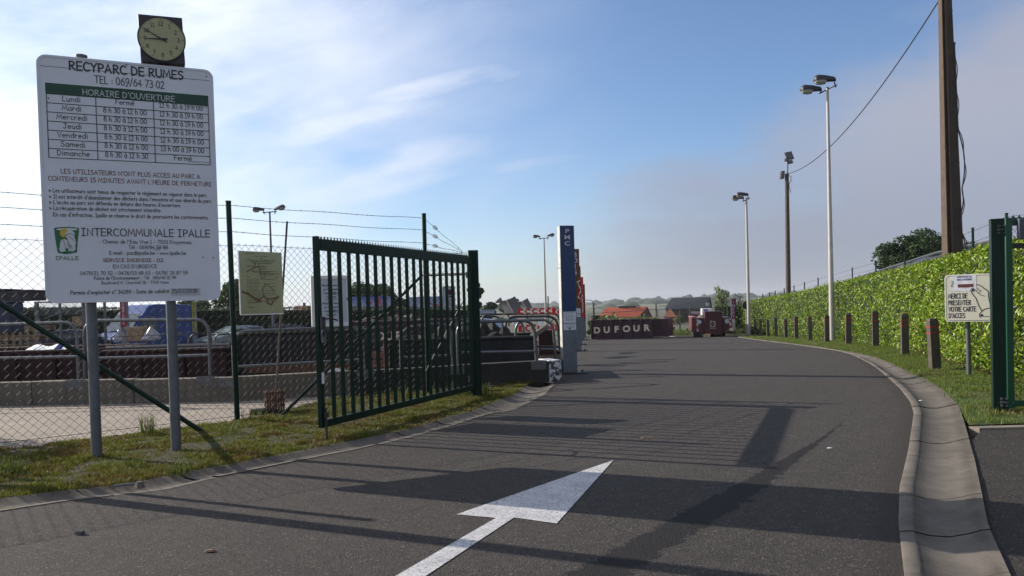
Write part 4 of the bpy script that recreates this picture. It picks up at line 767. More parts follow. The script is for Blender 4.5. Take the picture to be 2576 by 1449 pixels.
def rail(lab,pts,mid,r_=.033,Yd=None,plates=(),m=GALV,grp='tubular guard rails at the pit'):
    """pts: pixel path of the hoop; mid: pixel ends of the mid rail"""
    f=(lambda x,y: wallpt(x,y,.1)) if Yd is None else (lambda x,y: D(x,y,Yd))
    P=[f(*p) for p in pts]
    # round the corners of the path
    Q=[P[0]]
    for i in range(1,len(P)-1):
        a,b,c=P[i-1],P[i],P[i+1];ra=min(.28,np.linalg.norm(b-a)*.5);rc=min(.28,np.linalg.norm(c-b)*.5);u=b+nrm(a-b)*ra;v=b+nrm(c-b)*rc
        for t in np.linspace(0,1,7): Q.append(u*(1-t)**2+b*2*t*(1-t)+v*t*t)
    Q.append(P[-1]);lo=min(P,key=lambda p:p[2])
    r=thing('guard_rail',lab,'guard rail',lo,grp);mb=MB();mb.tube(Q,r_,10);obj('hoop',mb,m,r)
    if mid: mb=MB();mb.tube([f(*mid[0]),f(*mid[1])],r_*.85,8);obj('mid_rail',mb,m,r)
    for x,y in plates:
        p=wallpt(x,y);mb=MB(np.array([p[0],p[1],p[2]]),(1,.05 if x<599 else .28,0));mb.box(-.17,.17,-.012,-.002,-.09,.09)
        for a in (-.13,.13):
            for b in (-.05,.05): mb.box(a-.012,a+.012,-.022,-.012,b-.012,b+.012)
        obj('mounting_plate',mb,GALV,r,smooth=0)
rail('guard rail on the low wall at the far left, its right post behind the brace',[(-330,960),(-330,822),(0,816.6),(184,810),(190,955)],((-330,908),(188,898)),plates=((190,967),))
rail('guard rail behind the two posts of the large sign',[(205,955),(204,807),(519,804),(523,945)],((205,903),(521,894)),plates=((518,958),))
rail('lower guard rail between the green fence post and the gate leaf',[(583,950),(579,836),(908,822),(919,935)],((582,924),(917,905)),plates=((572,962),(918,941)))
rail('guard rail seen through the middle bars of the gate leaf',[(1012,930),(1010,826),(1133,811),(1143,916)],((1012,900),(1142,894)),plates=((1147,931),))
rail('dark guard rail just right of the gate hinge post',[(1156,916),(1152,811),(1347,806),(1353,908)],((1156,888),(1352,884)),plates=((1354,919),))
rail('sunlit bent rail between the gate post and the blue totem',[(1298,905),(1296,806),(1390,804),(1397,903)],((1358,878),(1397,879)),Yd=18.3)
rail('light guard rail close behind the gate post',[(1232,905),(1230,804),(1315,803),(1320,905)],None,Yd=21.5)
rail('dark high rail ending just left of the blue totem',[(1273,905),(1271,797),(1401,795.5),(1408,885)],((1273,871),(1406,872)),Yd=20.5,m=DARKST)
rail('dark far rail reaching the top of the wall behind the totem',[(1140,850),(1140,798),(1262,796),(1266,850)],None,Yd=26,m=DARKST)
rail('long dark rail behind the red and white barriers',[(1212,850),(1210,791.5),(1407,788),(1409,850)],None,Yd=25,m=DARKST)
for i,(a,b,nm) in enumerate(((279,365,'small far rail in front of the blue van, left one'),(370,474,'small far rail in front of the blue van, right one'),(478,532,'small far rail in front of the yellow totem'),(541,588,'small far rail beside the tall green fence post'),(630,720,'small far rail below the yellowed notice'),(722,800,'small far rail left of the notice case'))):
    y=843-.012*(a-279);rail(nm,[(a,y+30),(a,y),(b,y-1),(b,y+29)],None,r_=.03,Yd=33.6,m=DARKST if i%2==0 else GALV,grp='small rails on the far side of the pit')
# ------------------------------------------------------------------ skips in the pit
def skip(nm,lab,x0,x1,yr,Y,dep,m,zb=-1.9,ribs=None,rim=.05,cat='skip',slope=0.,grp=None,text_=None):
    a=D(x0,yr,Y);b=D(x1,yr+slope,Y);zt=a[2];ux=(b[0]-a[0],0,0);L=b[0]-a[0];Hh=zt-zb
    r=thing(nm,lab,cat,(a[0],Y,zb),grp)
    F_=lambda:MB(np.array([a[0],Y,zb]))
    mb=F_();t=.05
    mb.box(0,L,0,t,.15,Hh-rim);mb.box(0,L,dep-t,dep,.15,Hh-rim);mb.box(0,t,t,dep-t,.15,Hh-rim);mb.box(L-t,L,t,dep-t,.15,Hh-rim);mb.box(t,L-t,t,dep-t,.15,.2);obj('body',mb,m,r)
    mb=F_()
    for y in (t/2,dep-t/2): mb.tube([(-.02,y,Hh-rim/2),(L+.02,y,Hh-rim/2)],rim,8)
    for x in (0,L): mb.tube([(x,0,Hh-rim/2),(x,dep,Hh-rim/2)],rim,8)
    obj('rim',mb,m,r)
    n=ribs or max(3,int(L/.75))
    for i in range(n+1):
        x=L*i/n;mb=F_();mb.box(x-.045,x+.045,-.07,-.002,.12,Hh-.1);obj('rib',mb,m,r,bevel=.008)
    mb=F_();mb.box(.2,.5,0,dep,0,.15);mb.box(L-.5,L-.2,0,dep,0,.15);obj('skids',mb,m,r)
    return r,F_,L,Hh,n
def heap(r,F_,L,dep,z,hh,m,nm='waste_heap',label=None,cat=None,n=12,seed=1):
    rd=np.random.default_rng(seed);mb=F_();g=[[(.1+(L-.2)*i/(2*n),.1+(dep-.2)*j/n,z+hh*max(0,(math.sin(math.pi*i/(2*n))**.6*math.sin(math.pi*j/n)**.7))*rd.uniform(.35,1.1)) for j in range(n+1)] for i in range(2*n+1)]
    mb.add([p for q in g for p in q],[(i*(n+1)+j,(i+1)*(n+1)+j,(i+1)*(n+1)+j+1,i*(n+1)+j+1) for i in range(2*n) for j in range(n)])
    return tag(obj(nm,mb,m,smooth=0,fix=False),label,cat)
JUNK=mat('mixed_waste',(.05,.043,.036),.85,var=.5,scale=9,spots=((.12,.12,.12),.64,5));SOILH=mat('dark_rubble',(.018,.017,.016),.9,var=.5,scale=8,spots=((.05,.045,.04),.68,9));GREENW=leafmat('green_waste_leaves',[(.05,.09,.02),(.09,.12,.03),(.10,.08,.04)])
r,F_,L,Hh,n=skip('skip','dark red skip with white sheet and blue board, leftmost behind the wall',-260,236,893,16.6,2.4,REDSK,grp='open skips in the pit');heap(r,F_,L,2.4,Hh-.25,.22,JUNK,label='mixed scrap lying in the leftmost red skip',cat='scrap heap')
mb=MB();P=D(62,882,17.6);mb.fr(P);
for i in range(12): mb.quad((i*.075,0,.02*math.sin(i)),((i+1)*.075,0,.02*math.sin(i+1)),((i+1)*.075-.1,.5,.09+.03*math.sin(i+1)),(i*.075-.1,.5,.09+.03*math.sin(i)))
o=obj('plastic_sheet',mb,WHITE2,fix=False);s_=o.modifiers.new('thick','SOLIDIFY');s_.thickness=.02;tag(o,'white plastic sheet lying on top of the leftmost skip','sheet')
mb=MB().fr(D(134,889,17.2),(.8,0,.75),(-.75,0,.8));mb.box(0,.26,0,.03,-.05,.06);tag(obj('blue_board',mb,BLUEC),'bright blue board tilted on the leftmost skip behind the green brace','board')
r,F_,L,Hh,n=skip('skip','dark red skip with black cover roll, behind the posts of the large sign',247,566,884,16.7,2.3,REDSK,grp='open skips in the pit')
mb=F_();mb.tube([(.0,.35,Hh+.0),(L,.35,Hh+.0)],.10,10);mb.box(.05,L-.05,.35,2.1,Hh-.02,Hh+.03);obj('cover_roll',mb,BLACK,r)
heap(r,F_,L,2.3,Hh-.3,.15,SOILH,label='dark waste under the cover of the second red skip',cat='scrap heap')
r,F_,L,Hh,n=skip('skip','brown black skip between the tall fence post and the gate leaf',592,912,838,17.0,2.3,BLKSK,grp='open skips in the pit',ribs=3)
mb=F_();mb.box(.2,L-.2,-.075,-.05,Hh*.72,Hh*.77);obj('rust_band',mb,RUST,r,smooth=0);mb=F_();mb.box(L*.72,L*.86,-.08,-.075,Hh*.68,Hh*.74);obj('label_plate',mb,WHITE2,r,smooth=0)
heap(r,F_,L,2.3,Hh-.3,.35,SOILH,label='dark load heaped in the brown black skip',cat='scrap heap',seed=5)
r,F_,L,Hh,n=skip('skip','black ribbed skip behind the gate bars and the gate post',985,1346,856,17.9,2.3,BLKSK,grp='open skips in the pit',slope=-12)
heap(r,F_,L,2.3,Hh-.35,.75,SOILH,label='dark heap rising from the black skip beside the gate post',cat='scrap heap',seed=9)
r,F_,L,Hh,n=skip('skip','maroon skip with cream lettering seen through the middle gate bars',838,1128,812,28.,2.4,MAROON,zb=-2.0,grp='open skips in the pit',ribs=9)
mb=F_()
for i,ch in enumerate('DUFOUR'): ftext(mb,ch,float(D(883+24.3*i,850,28)[0]-D(838,812,28)[0]),Hh-.66,.30,y=-.075,bold=.03)
ftext(mb,'9.G',float(D(958,875,28)[0]-D(838,812,28)[0]),Hh-1.02,.13,y=-.075);obj('lettering',mb,LETW,r,smooth=0,fix=False)
heap(r,F_,L,2.4,Hh-.25,.5,JUNK,label='boards and scrap piled in the maroon lettered skip',cat='scrap heap',seed=3)
mb=MB().fr(D(888,803,28.6))
for i in range(7): mb.tube([(rng.uniform(0,.3),rng.uniform(0,1),-.1),(rng.uniform(.8,1.6),rng.uniform(0,1),rng.uniform(-.05,.25))],.02,5)
tag(obj('loose_sticks',mb,WOOD),'bundle of pale sticks lying over the maroon lettered skip','sticks')
mb=MB().fr(D(886,924,17.6),(1,.05,0));mb.box(0,.78,0,.025,.19,.34);mb.box(0,.82,0.03,.055,-.02,.14);mb.box(.70,.76,-.03,0,-.1,.56);mb.box(.3,.38,-.03,0,-.1,.3)
tag(obj('broken_pallet',mb,PINKW,loc=D(886,924,17.6),smooth=0),'faded pinkish red broken pallet behind the wall seen through the gate','pallet')
# things further back on the other side of the pit
def van():
    P=D(374,858,42);P[2]=zf(42);r=thing('delivery_van','blue high roof panel van parked beyond the skips facing left','van',P)
    h=R(249);ux=(math.cos(h),math.sin(h),0) # forward direction
    F_=lambda:MB(P,ux)
    BLU=mat('van_blue_paint',(.03,.065,.22),.3,.2,var=.06,spec=.5)
    prof=[(-2.6,.45),(-2.6,1.2),(-2.55,2.35),(-2.35,2.62),(-1.2,2.70),(.35,2.70),(.75,2.60),(1.15,2.2),(1.95,1.32),(2.55,1.08),(2.8,.95),(2.85,.5),(2.6,.38),(-2.4,.38)]
    mb=F_();n=len(prof);hw=lambda z:.99-.10*max(0,z-1.2)/1.5
    mb.add([(x,-hw(z),z) for x,z in prof]+[(x,hw(z),z) for x,z in prof],[tuple(range(n)),tuple(range(2*n-1,n-1,-1))]+[(i,(i+1)%n,n+(i+1)%n,n+i) for i in range(n)]);obj('body',mb,BLU,r,bevel=.06)
    mb=F_();a=(1.17,2.19);b=(1.97,1.33)
    for s in (1,): mb.add([(a[0]+.04,-.80,a[1]+.04),(a[0]+.04,.80,a[1]+.04),(b[0]+.04,.90,b[1]+.04),(b[0]+.04,-.90,b[1]+.04)],[(0,1,2,3)])
    o=obj('windscreen',mb,mat('van_windscreen',(.05,.07,.08),.1,spec=.8),r,smooth=0)
    for s in (-1,1):
        for pts in ([(.35,1.35),(.35,2.05),(1.05,2.05),(1.7,1.36)],):
            mb=F_();mb.add([(x,s*(hw(z)+.03),z) for x,z in pts],[(0,1,2,3)]);obj('side_window',mb,GLASS,r,smooth=0)
        mb=F_();mb.box(.2,.215,s*1.0-.004*0-.006,s*1.0+.006,.5,1.25);obj('door_seam',mb,BLACK,r,smooth=0)
        mb=F_();mb.box(1.45,1.65,*(sorted((s*1.02,s*1.25))),1.3,1.62);obj('mirror',mb,BLACK,r,bevel=.03)
        mb=F_();mb.box(2.5,2.84,*(sorted((s*.62,s*.93))),.82,1.04);obj('headlight',mb,mat('headlamp_glass',(.6,.62,.62),.1,spec=.8),r,bevel=.03)
        for x in (-1.7,1.85):
            mb=MB(P+np.array(ux)*x+np.cross([0,0,1],ux)*s*.9+np.array([0,0,.34]),ux);mb.revolve([(.2,-.11),(.33,-.11),(.34,-.09),(.34,.09),(.33,.11),(.2,.11)],18,axis='y');wh=obj('wheel',mb,TYRE,r)
            mb=MB(P+np.array(ux)*x+np.cross([0,0,1],ux)*s*.9+np.array([0,0,.34]),ux);mb.revolve([(.19,-.115),(.19,.115)],14,axis='y');obj('rim',mb,GALV,wh)
    mb=F_();mb.box(2.6,2.9,-.9,.9,.42,.62);obj('bumper',mb,BLACK,r,bevel=.04)
    mb=F_();mb.box(2.83,2.87,-.5,.5,.7,.9);obj('grille',mb,BLACK,r,smooth=0)
van()
def car(lab,px,Y,head,paint,L=4.1,glass=None,h=1.46):
    P=D(px,850,Y);P[2]=zf(Y);r=thing('parked_car',lab,'car',P,'cars on the far side of the pit')
    ux=(math.cos(R(head)),math.sin(R(head)),0);F_=lambda:MB(P,ux);k=L/4.1
    low=[(-2.0,.35),(-2.05,.7),(-1.95,.98),(-.2,1.0),(.95,.98),(1.75,.82),(2.03,.66),(2.05,.35),(1.8,.24),(-1.8,.24)];n=len(low)
    mb=F_();hw=lambda z:.86-.05*abs(z-.6);mb.add([(x*k,-hw(z),z) for x,z in low]+[(x*k,hw(z),z) for x,z in low],[tuple(range(n)),tuple(range(2*n-1,n-1,-1))]+[(i,(i+1)%n,n+(i+1)%n,n+i) for i in range(n)]);obj('body',mb,paint,r,bevel=.05)
    g=[(-1.9,.98,.78),(-1.45,1.38,.62),(-.6,h,.6),(.1,h-.02,.6),(1.05,.98,.76)];n=len(g)
    mb=F_();mb.add([(x*k,-w_,z) for x,z,w_ in g]+[(x*k,w_,z) for x,z,w_ in g],[tuple(range(n)),tuple(range(2*n-1,n-1,-1))]+[(i,(i+1)%n,n+(i+1)%n,n+i) for i in range(n)]);obj('cabin',mb,paint,r,bevel=.03)
    mb=F_();mb.add([(.14*k,-.55,h-.05),(.14*k,.55,h-.05),(1.03*k+.02,.70,1.0),(1.03*k+.02,-.70,1.0)],[(0,1,2,3)]);
    o=obj('windscreen',mb,glass or WINDG,r,smooth=0);o.location=(ux[0]*.02,ux[1]*.02,.012)
    for s in (-1,1):
        mb=F_();mb.add([(-1.6*k,s*.765,1.03),(-1.35*k,s*.66,1.34),(.0,s*.625,h-.1),(.85*k,s*.765,1.03)],[(0,1,2,3)]);obj('side_window',mb,GLASS,r,smooth=0)
        mb=F_();mb.box(1.72*k,2.0*k,*(sorted((s*.5,s*.82))),.62,.78);obj('headlight',mb,LENS,r,bevel=.02)
        mb=F_();mb.box(.75*k,.9*k,*(sorted((s*.86,s*1.0))),.95,1.1);obj('mirror',mb,paint,r,bevel=.02)
        for x in (-1.25*k,1.3*k):
            mb=MB(P+np.array(ux)*x+np.cross([0,0,1],ux)*s*.77+np.array([0,0,.31]),ux);mb.revolve([(.18,-.1),(.3,-.1),(.31,-.08),(.31,.08),(.3,.1),(.18,.1)],16,axis='y');obj('wheel',mb,TYRE,r)
car('silver white car nose behind the tall green fence post',588,45,235,mat('silver_paint',(.28,.32,.34),.25,.4,var=.05))
car('dark car with pale windscreen left of the blue van',150,38,205,mat('dark_blue_paint',(.012,.015,.04),.25,.2,var=.05))
car('dark car whose roof shows between the green post and the notice case',700,45,190,mat('navy_paint',(.01,.014,.03),.25,.2,var=.05))
car('dark car behind the rails right of the gate leaf',1165,36,170,mat('black_paint',(.01,.01,.012),.25,.2,var=.05))
def totem(lab,px,base,w_,top,panel,m,Yd=None,letters=None,side=WHITE2,rot=-14,notices=(),lm=None,dep=.24,lh=.17,lw=None,art=False,foot=True,ltop=.12,lstep=.26,galv=None,hasbase=True):
    P=G(px,base) if Yd is None else D(px,base,Yd)
    if Yd is not None: P[2]=zf(Yd)
    Y=P[1];k=Y/F;W=w_*k;zt=float(D(px,top,Y)[2]);zp=float(D(px,panel,Y)[2]);ux=(math.cos(R(rot)),math.sin(R(rot)),0)
    r=thing('totem_sign',lab,'totem sign',P,'tall totem signs along the bays');F_=lambda:MB(np.array([P[0],P[1],0.]),ux);hw=W/2
    mb=F_();mb.box(-hw,hw,0,dep,P[2]+.04,zt);obj('body',mb,galv or GALVB,r,bevel=.006)
    mb=F_();mb.box(-hw+.012,hw+.0,-.012,-.001,zp,zt-.012);p_=obj('panel',mb,m,r,smooth=0)
    mb=F_();mb.box(-hw-.008,-hw-.001,.0,dep,P[2]+.35,zt-.01);obj('side_panel',mb,side,r,smooth=0)
    if letters:
        mb=F_();z=zt-ltop
        for ch in letters:
            if ch!=' ': ftext(mb,ch,0.0,z-lh,lh,y=-.015,bold=.02,wx=lw or 1.15)
            z-=lstep
        obj('lettering',mb,lm or LETT,p_,smooth=0,fix=False)
    for za,zb,txt in notices:
        a=float(D(px,za,Y)[2]);b=float(D(px,zb,Y)[2]);mb=F_();mb.box(-hw+.03,hw-.01,-.012,-.0015,b,a);q=obj('notice',mb,WHITE,r,smooth=0)
        mb=F_();n=7 if txt else 3;rd=random.Random(int(za))
        for i in range(n):
            z=a-(a-b)*(i+.8)/(n+1.2);x=-hw+.08
            while x<hw-.06: e=min(hw-.05,x+rd.uniform(.02,.06));mb.box(x,e,-.0145,-.0125,z,z+.008);x=e+.01
        if txt: mb.box(-hw+.04,-hw+.06,-.0145,-.0125,a-.05,a-.03,1);mb.box(-hw+.04,-hw+.06,-.0145,-.0125,(a+b)/2,(a+b)/2+.02,2)
        else: mb.prism([(-.03,b+.02),(.03,b+.02),(0,b+.075)],'y',-.0145,-.0125)
        obj('print',mb,[INK,GREENINK,RED],q,smooth=0)
    if hasbase: mb=F_();mb.box(-hw-.1,hw+.22,-.12,dep+.1,P[2]-.01,P[2]+.035);mb.tube([(hw+.12,.0,P[2]+.03),(hw+.12,.0,P[2]+.09)],.025,8);obj('base_plate',mb,DARKST,r)
    return r,F_,P,hw,zt,zp
GALVB=mat('blue_grey_galvanised_sheet',(.14,.165,.20),.5,.35,var=.25,scale=6,spots=((.22,.24,.27),.66,9));LETT=mat('grey_white_lettering',(.5,.52,.55),.5,var=.05)
ZINC=mat('zinc_side_sheet',(.5,.5,.46),.5,.1,var=.3,scale=9)
r,F_,P,hw,zt,zp=totem('tall blue totem reading PMC beside the painted end block',1435,941,37,567,783,mat('blue_panel',(.007,.032,.115),.35,var=.08),letters='PMC',notices=((784,812,True),(814,830,False)),side=ZINC,rot=15,dep=.17,lh=.098,lstep=.144,ltop=.08,lw=1.5)
mb=F_();z=float(D(1410,674,P[1])[2]);mb.box(-hw-.011,-hw-.006,-.002,.242,z-.006,z+.006);obj('seam',mb,DARKST,r,smooth=0)
r,F_,P,hw,zt,zp=totem('brown totem reading BOIS partly hidden behind the blue one',1451.5,884,23,626,775,mat('brown_panel',(.10,.04,.012),.4,var=.1),letters='BOIS',notices=((776,788,False),(790,797,False)),rot=12,lh=.19,lstep=.235,ltop=.12,side=BLKSK)
mb=F_()
for i in range(9): mb.tube([(hw-.02+.05*math.sin(i*1.7),-.03,zp+.25+.1*i),(hw-.06+.07*math.cos(i*2.3),-.05,zp+.33+.1*i),(hw-.03+.05*math.sin(i*1.7+2),-.03,zp+.40+.1*i)],.022,5,m=i%2)
tag(obj('barrier_tape',mb,[RED,WHITE2]),'crumpled red and white barrier tape tied on the brown totem','barrier tape')
totem('dark red totem, third from the front in the row',1456.5,868,17,670,798,mat('dark_red_panel',(.16,.015,.012),.4,var=.1),rot=10,side=BLKSK,dep=.2)
r,F_,P,hw,zt,zp=totem('bright red totem with white script, fourth in the row',1463,856,15,697,799,mat('bright_red_panel',(.42,.018,.015),.4,var=.1),rot=8,dep=.2,side=BLKSK)
mb=F_()
for i in range(5): stroke(mb,[(hw*.2+.1*math.sin(i),zp+.3+.22*i),(hw*.7,zp+.42+.22*i),(hw*.4,zp+.5+.22*i)],.03,-.016-.0004*i)
obj('script',mb,WHITE2,r,smooth=0)
totem('last dark red totem at the far end of the row',1469,849,10,715,802,mat('deep_red_panel',(.12,.012,.012),.4,var=.1),rot=6,dep=.2,side=BLKSK)
totem('purple totem reading INERTES at the far right end of the yard',1845.5,838.5,8.5,751,803,mat('purple_panel',(.13,.006,.065),.4,var=.15),letters='INERTES',notices=((804,812,False),),rot=4,dep=.14,lh=.17,lstep=.235,ltop=.14,side=MAROON,galv=mat('pale_zinc_post',(.45,.43,.37),.6,.1,var=.2))
totem('red totem reading ENCOMBRANTS in front of the blue van',311.5,826,14.5,741,822,mat('crimson_panel',(.28,.01,.035),.4,var=.1),Yd=34.5,letters='ENCOMBRANTS',rot=8,lh=.10,lstep=.115,ltop=.06,dep=.3,side=GALV,hasbase=False)
totem('yellow totem reading PAPIER CARTON against the dark hedge',489.5,838,9.5,758,834,mat('yellow_panel',(.30,.30,.02),.5,var=.15),Yd=36,letters='PAPIER CARTON',lm=INK,rot=6,lh=.09,lstep=.112,ltop=.05,dep=.15,side=GALV,hasbase=False)
# mesh trailer, pallets, crates and boxes at the far left
def cage():
    Y=30.;a=D(96,858,Y);b=D(214,858,Y);zt=float(D(150,757,Y)[2]);zb=zf(Y);r=thing('mesh_trailer','grey mesh sided trailer cage at the far left beyond the skips','trailer',(a[0],Y,zb))
    mb=MB();
    for x in (a[0],b[0]): mb.box(x-.06,x+.06,Y-.06,Y+.06,.3+zb,zt);mb.box(x-.04,x+.04,Y+1.5,Y+1.58,.3+zb,zt)
    for y in (Y,Y+1.54): mb.box(a[0],b[0],y-.02,y+.02,zt-.05,zt);mb.box(a[0],b[0],y-.02,y+.02,.35+zb,.45+zb)
    for x in (a[0],b[0]): mb.box(x-.02,x+.02,Y,Y+1.5,zt-.05,zt)
    obj('cage_frame',mb,GALV,r,smooth=0)
    mb=MB()
    for i in range(1,40): x=a[0]+(b[0]-a[0])*i/40;mb.box(x-.004,x+.004,Y-.004,Y+.004,zt-.55,zt-.05)
    for i in range(12): z=zt-.05-.045*i;mb.box(a[0],b[0],Y-.008,Y-.004,z-.004,z+.004)
    obj('mesh_panel',mb,GALV,r,smooth=0)
    mb=MB();mb.box(a[0],b[0],Y,Y+1.54,.30+zb,.35+zb);obj('bed',mb,DARKST,r,smooth=0)
    mb=MB();mb.tube([(a[0]+.3,Y-.03,zt-.65),(b[0]-.3,Y-.03,zt-.28)],.025,6);obj('pole',mb,GALV,r)
    for x in (a[0]+.6,b[0]-.6): mb=MB((x,Y+.1,.29+zb));mb.revolve([(.1,-.09),(.28,-.09),(.29,.0),(.28,.09),(.1,.09)],14,axis='y');obj('wheel',mb,TYRE,r)
    P=D(181,820,Y+.3);mb=MB(P);mb.box(0,.44,0,.4,-.02,.36);tag(obj('cardboard_box',mb,CARD,bevel=.01),'brown cardboard box on the mesh trailer left of the red totem','box')
cage()
def pallets():
    Y=26.;z=zf(Y);a=D(-60,850,Y)
    for k in range(5):
        r=thing('pallet',('lowest of the stacked grey wooden pallets at the left edge','second pallet up in the stack at the left edge','middle pallet in the stack at the left edge','fourth pallet up in the stack at the left edge','top pallet under the dark crates at the left edge')[k],'pallet',(a[0],Y,z),'pallets stacked at the left edge')
        h=z+.2+k*.30;mb=MB((a[0],Y,h))
        for i in range(3): mb.box(0,2.0,i*.5,i*.5+.12,0,.12)
        obj('bearers',mb,WOOD,r,smooth=0)
        mb=MB((a[0],Y,h))
        for i in range(9): mb.box(i*.235,i*.235+.13,-.02,1.15,.13,.155)
        obj('deck_boards',mb,WOOD,r,smooth=0)
        for i in range(9): mb=MB((a[0],Y,h));mb.box(i*.235+.02,i*.235+.12,-.03,0,-.14,.13);obj('slat',mb,WOOD,r,smooth=0)
    h=float(D(30,757,Y)[2]);dx=mat('dark_crate',(.03,.025,.03),.7,var=.4)
    for x0,x1,yt,lab in ((-60,14,727,'dark crate on the pallet stack touching the left edge'),(16,55,734,'low dark crate in the middle on top of the pallet stack'),(56,76,729,'taller dark crate at the right end on top of the pallet stack')):
        p=D(x0,757,Y);q=D(x1,yt,Y);mb=MB((p[0],Y,h));mb.box(0,q[0]-p[0],0,.9,0,q[2]-h);mb.box(-.02,q[0]-p[0]+.02,-.02,.92,q[2]-h-.05,q[2]-h+.01);tag(obj('crate',mb,dx,bevel=.02),lab,'crate','crates on the pallet stack')
    p=D(-30,838,24);mb=MB((p[0],24,p[2]));mb.box(0,.75,0,.6,0,.9);mb.box(-.03,.78,-.03,.63,.9,.96);tag(obj('bin',mb,mat('navy_plastic',(.01,.015,.05),.5),bevel=.03),'navy blue bin at the left edge below the pallets','bin')
pallets()
P=D(319,853,33.2);mb=MB(P);mb.box(0,.66,0,.5,-.1,.5);tag(obj('cardboard_box',mb,CARD,bevel=.01),'large pale cardboard box in front of the blue van','box')
def bag(px0,px1,pt,pb,Y,lab):
    a=D(px0,pb,Y);b=D(px1,pt,Y);w_=(b[0]-a[0])/2;h=b[2]-a[2];mb=MB((a[0]+w_,Y,a[2]));rd=np.random.default_rng(int(px0));n=14
    prof=[(.9,0),(1.05,.12),(.85,.3),(.7,.5),(.42,.72),(.2,.88),(.08,.95),(.16,1.05)]
    vs=[];
    for r_,z in prof:
        for j in range(n): q=2*math.pi*j/n;k=r_*(1+rd.uniform(-.25,.2));vs.append((w_*k*math.cos(q),w_*.8*k*math.sin(q),h*z))
    mb.add(vs,[(i*n+j,i*n+(j+1)%n,(i+1)*n+(j+1)%n,(i+1)*n+j) for i in range(len(prof)-1) for j in range(n)]+[tuple(range(n))]);tag(obj('plastic_bag',mb,BAG,fix=True),lab,'bag','plastic bags before the van')
bag(286,314,827,858,33.1,'clear plastic bag left of the pale cardboard box');bag(358,402,820,857,33.1,'clear plastic bag right of the pale cardboard box')
# billboard trailers behind the gate
def trailer(lab,x0,x1,yt,ym,yb,Y,c2,red=True):
    a=D(x0,yb,Y);b=D(x1,yt,Y);zb=a[2];zg=zf(Y);W=b[0]-a[0];Ht=b[2]-zb;zm=float(D(x0,ym,Y)[2])-zb;r=thing('tarpaulin_trailer',lab,'trailer',(a[0],Y,zg),'tarpaulin trailers beyond the yard')
    m,nt,bb=mk('printed_tarpaulin');tc=nt.nodes.new('ShaderNodeTexCoord');s=nt.nodes.new('ShaderNodeSeparateXYZ');nt.links.new(tc.outputs['Generated'],s.inputs[0]);o=ramp(nt,s.outputs[2],[(0,(.38,.42,.52)),(1,c2)]);nt.links.new(o,bb.inputs['Base Color']);bb.inputs['Roughness'].default_value=.5
    mb=MB(a);mb.box(0,W,0,2.4,zm,Ht);t_=obj('tarpaulin',mb,m,r,bevel=.03)
    mb=MB(a);mb.box(.1,W-.1,.02,2.3,0,zm-.08);obj('lower_box',mb,mat('pale_side_board',(.36,.38,.42),.5,var=.08),r,bevel=.02)
    mb=MB(a);mb.box(0,W,-.02,2.4,zm-.08,zm);obj('rail',mb,GALV,r,smooth=0)
    mb=MB(a);mb.box(.2,W-.2,.4,2.,zg-zb+.5,0);
    obj('chassis',mb,DARKST,r,smooth=0)
    for x in (.5,W-.5):
        mb=MB((a[0]+x,Y+.2,zg+.4));mb.revolve([(.2,-.12),(.39,-.12),(.4,0),(.39,.12),(.2,.12)],14,axis='y');obj('wheel',mb,TYRE,r)
    if red:
        mb=MB(a);rd=random.Random(int(x0))
        for i in range(5): x=W*rd.uniform(.5,.85);z=zm+(Ht-zm)*rd.uniform(.15,.5);stroke(mb,[(x,z),(x+rd.uniform(-.5,.5),z+rd.uniform(-.1,.5)),(x+rd.uniform(-.3,.5),z+rd.uniform(-.3,.3))],.09,-.003-.0004*i)
        obj('red_motif',mb,RED,t_,smooth=0)
trailer('blue trailer with red motif left of the crown of the round tree',880,974,745,781,797,62,(.06,.10,.34));trailer('pale blue trailer with red motif seen near the right end of the gate',1027,1110,745,780,795,62,(.20,.26,.42));trailer('small distant grey blue trailer left of the upturned hoppers',1205,1242,779,789,797,75,(.14,.18,.25),red=False)
def slabD(mb,pix,Ys,th,m=0):
    P=[D(x,y,Y) for (x,y),Y in zip(pix,Ys)];n=nrm(np.cross(P[1]-P[0],P[2]-P[0]));k=len(P)
    mb.add([tuple(p) for p in P]+[tuple(p+n*th) for p in P],[tuple(range(k)),tuple(range(2*k-1,k-1,-1))]+[(i,(i+1)%k,k+(i+1)%k,k+i) for i in range(k)],m)
def hopper(lab,Y,front,side,lip,back,seed):
    r=thing('tipped_hopper',lab,'hopper',D(*front[2],Y),'tipped grey hoppers');m=mat('hopper_sheet_%d'%seed,(.13,.115,.105),.7,.2,var=.3,scale=4);pm=mat('pale_hopper_front_%d'%seed,(.42,.40,.36),.6,.1,var=.15)
    mb=MB();slabD(mb,front,[Y,Y-.1,Y-.1,Y],.04);obj('front_panel',mb,pm,r,smooth=0)
    mb=MB();slabD(mb,side,[Y-.1,Y+.9,Y+.9,Y+.3,Y-.1],.04);obj('side_panel',mb,m,r,smooth=0)
    mb=MB();slabD(mb,back,[Y+.2,Y+.9,Y+.6],.04);obj('rear_corner',mb,m,r,smooth=0)
    mb=MB();a,b=D(*lip[0],Y-.2),D(*lip[1],Y-.25);c=a+np.array([0,.9,.02]);d=b+np.array([0,.9,.02]);t=np.array([0,0,.05]);mb.add([tuple(q) for q in (a,b,d,c,a-t,b-t,d-t,c-t)],[(0,1,2,3),(7,6,5,4),(0,4,5,1),(1,5,6,2),(2,6,7,3),(3,7,4,0)]);obj('lip',mb,m,r,smooth=0)
    mb=MB();p,q=D(*side[0],Y-.12),D(*side[4],Y-.12);mb.tube([p,q],.05,6);obj('edge_rail',mb,pm,r)
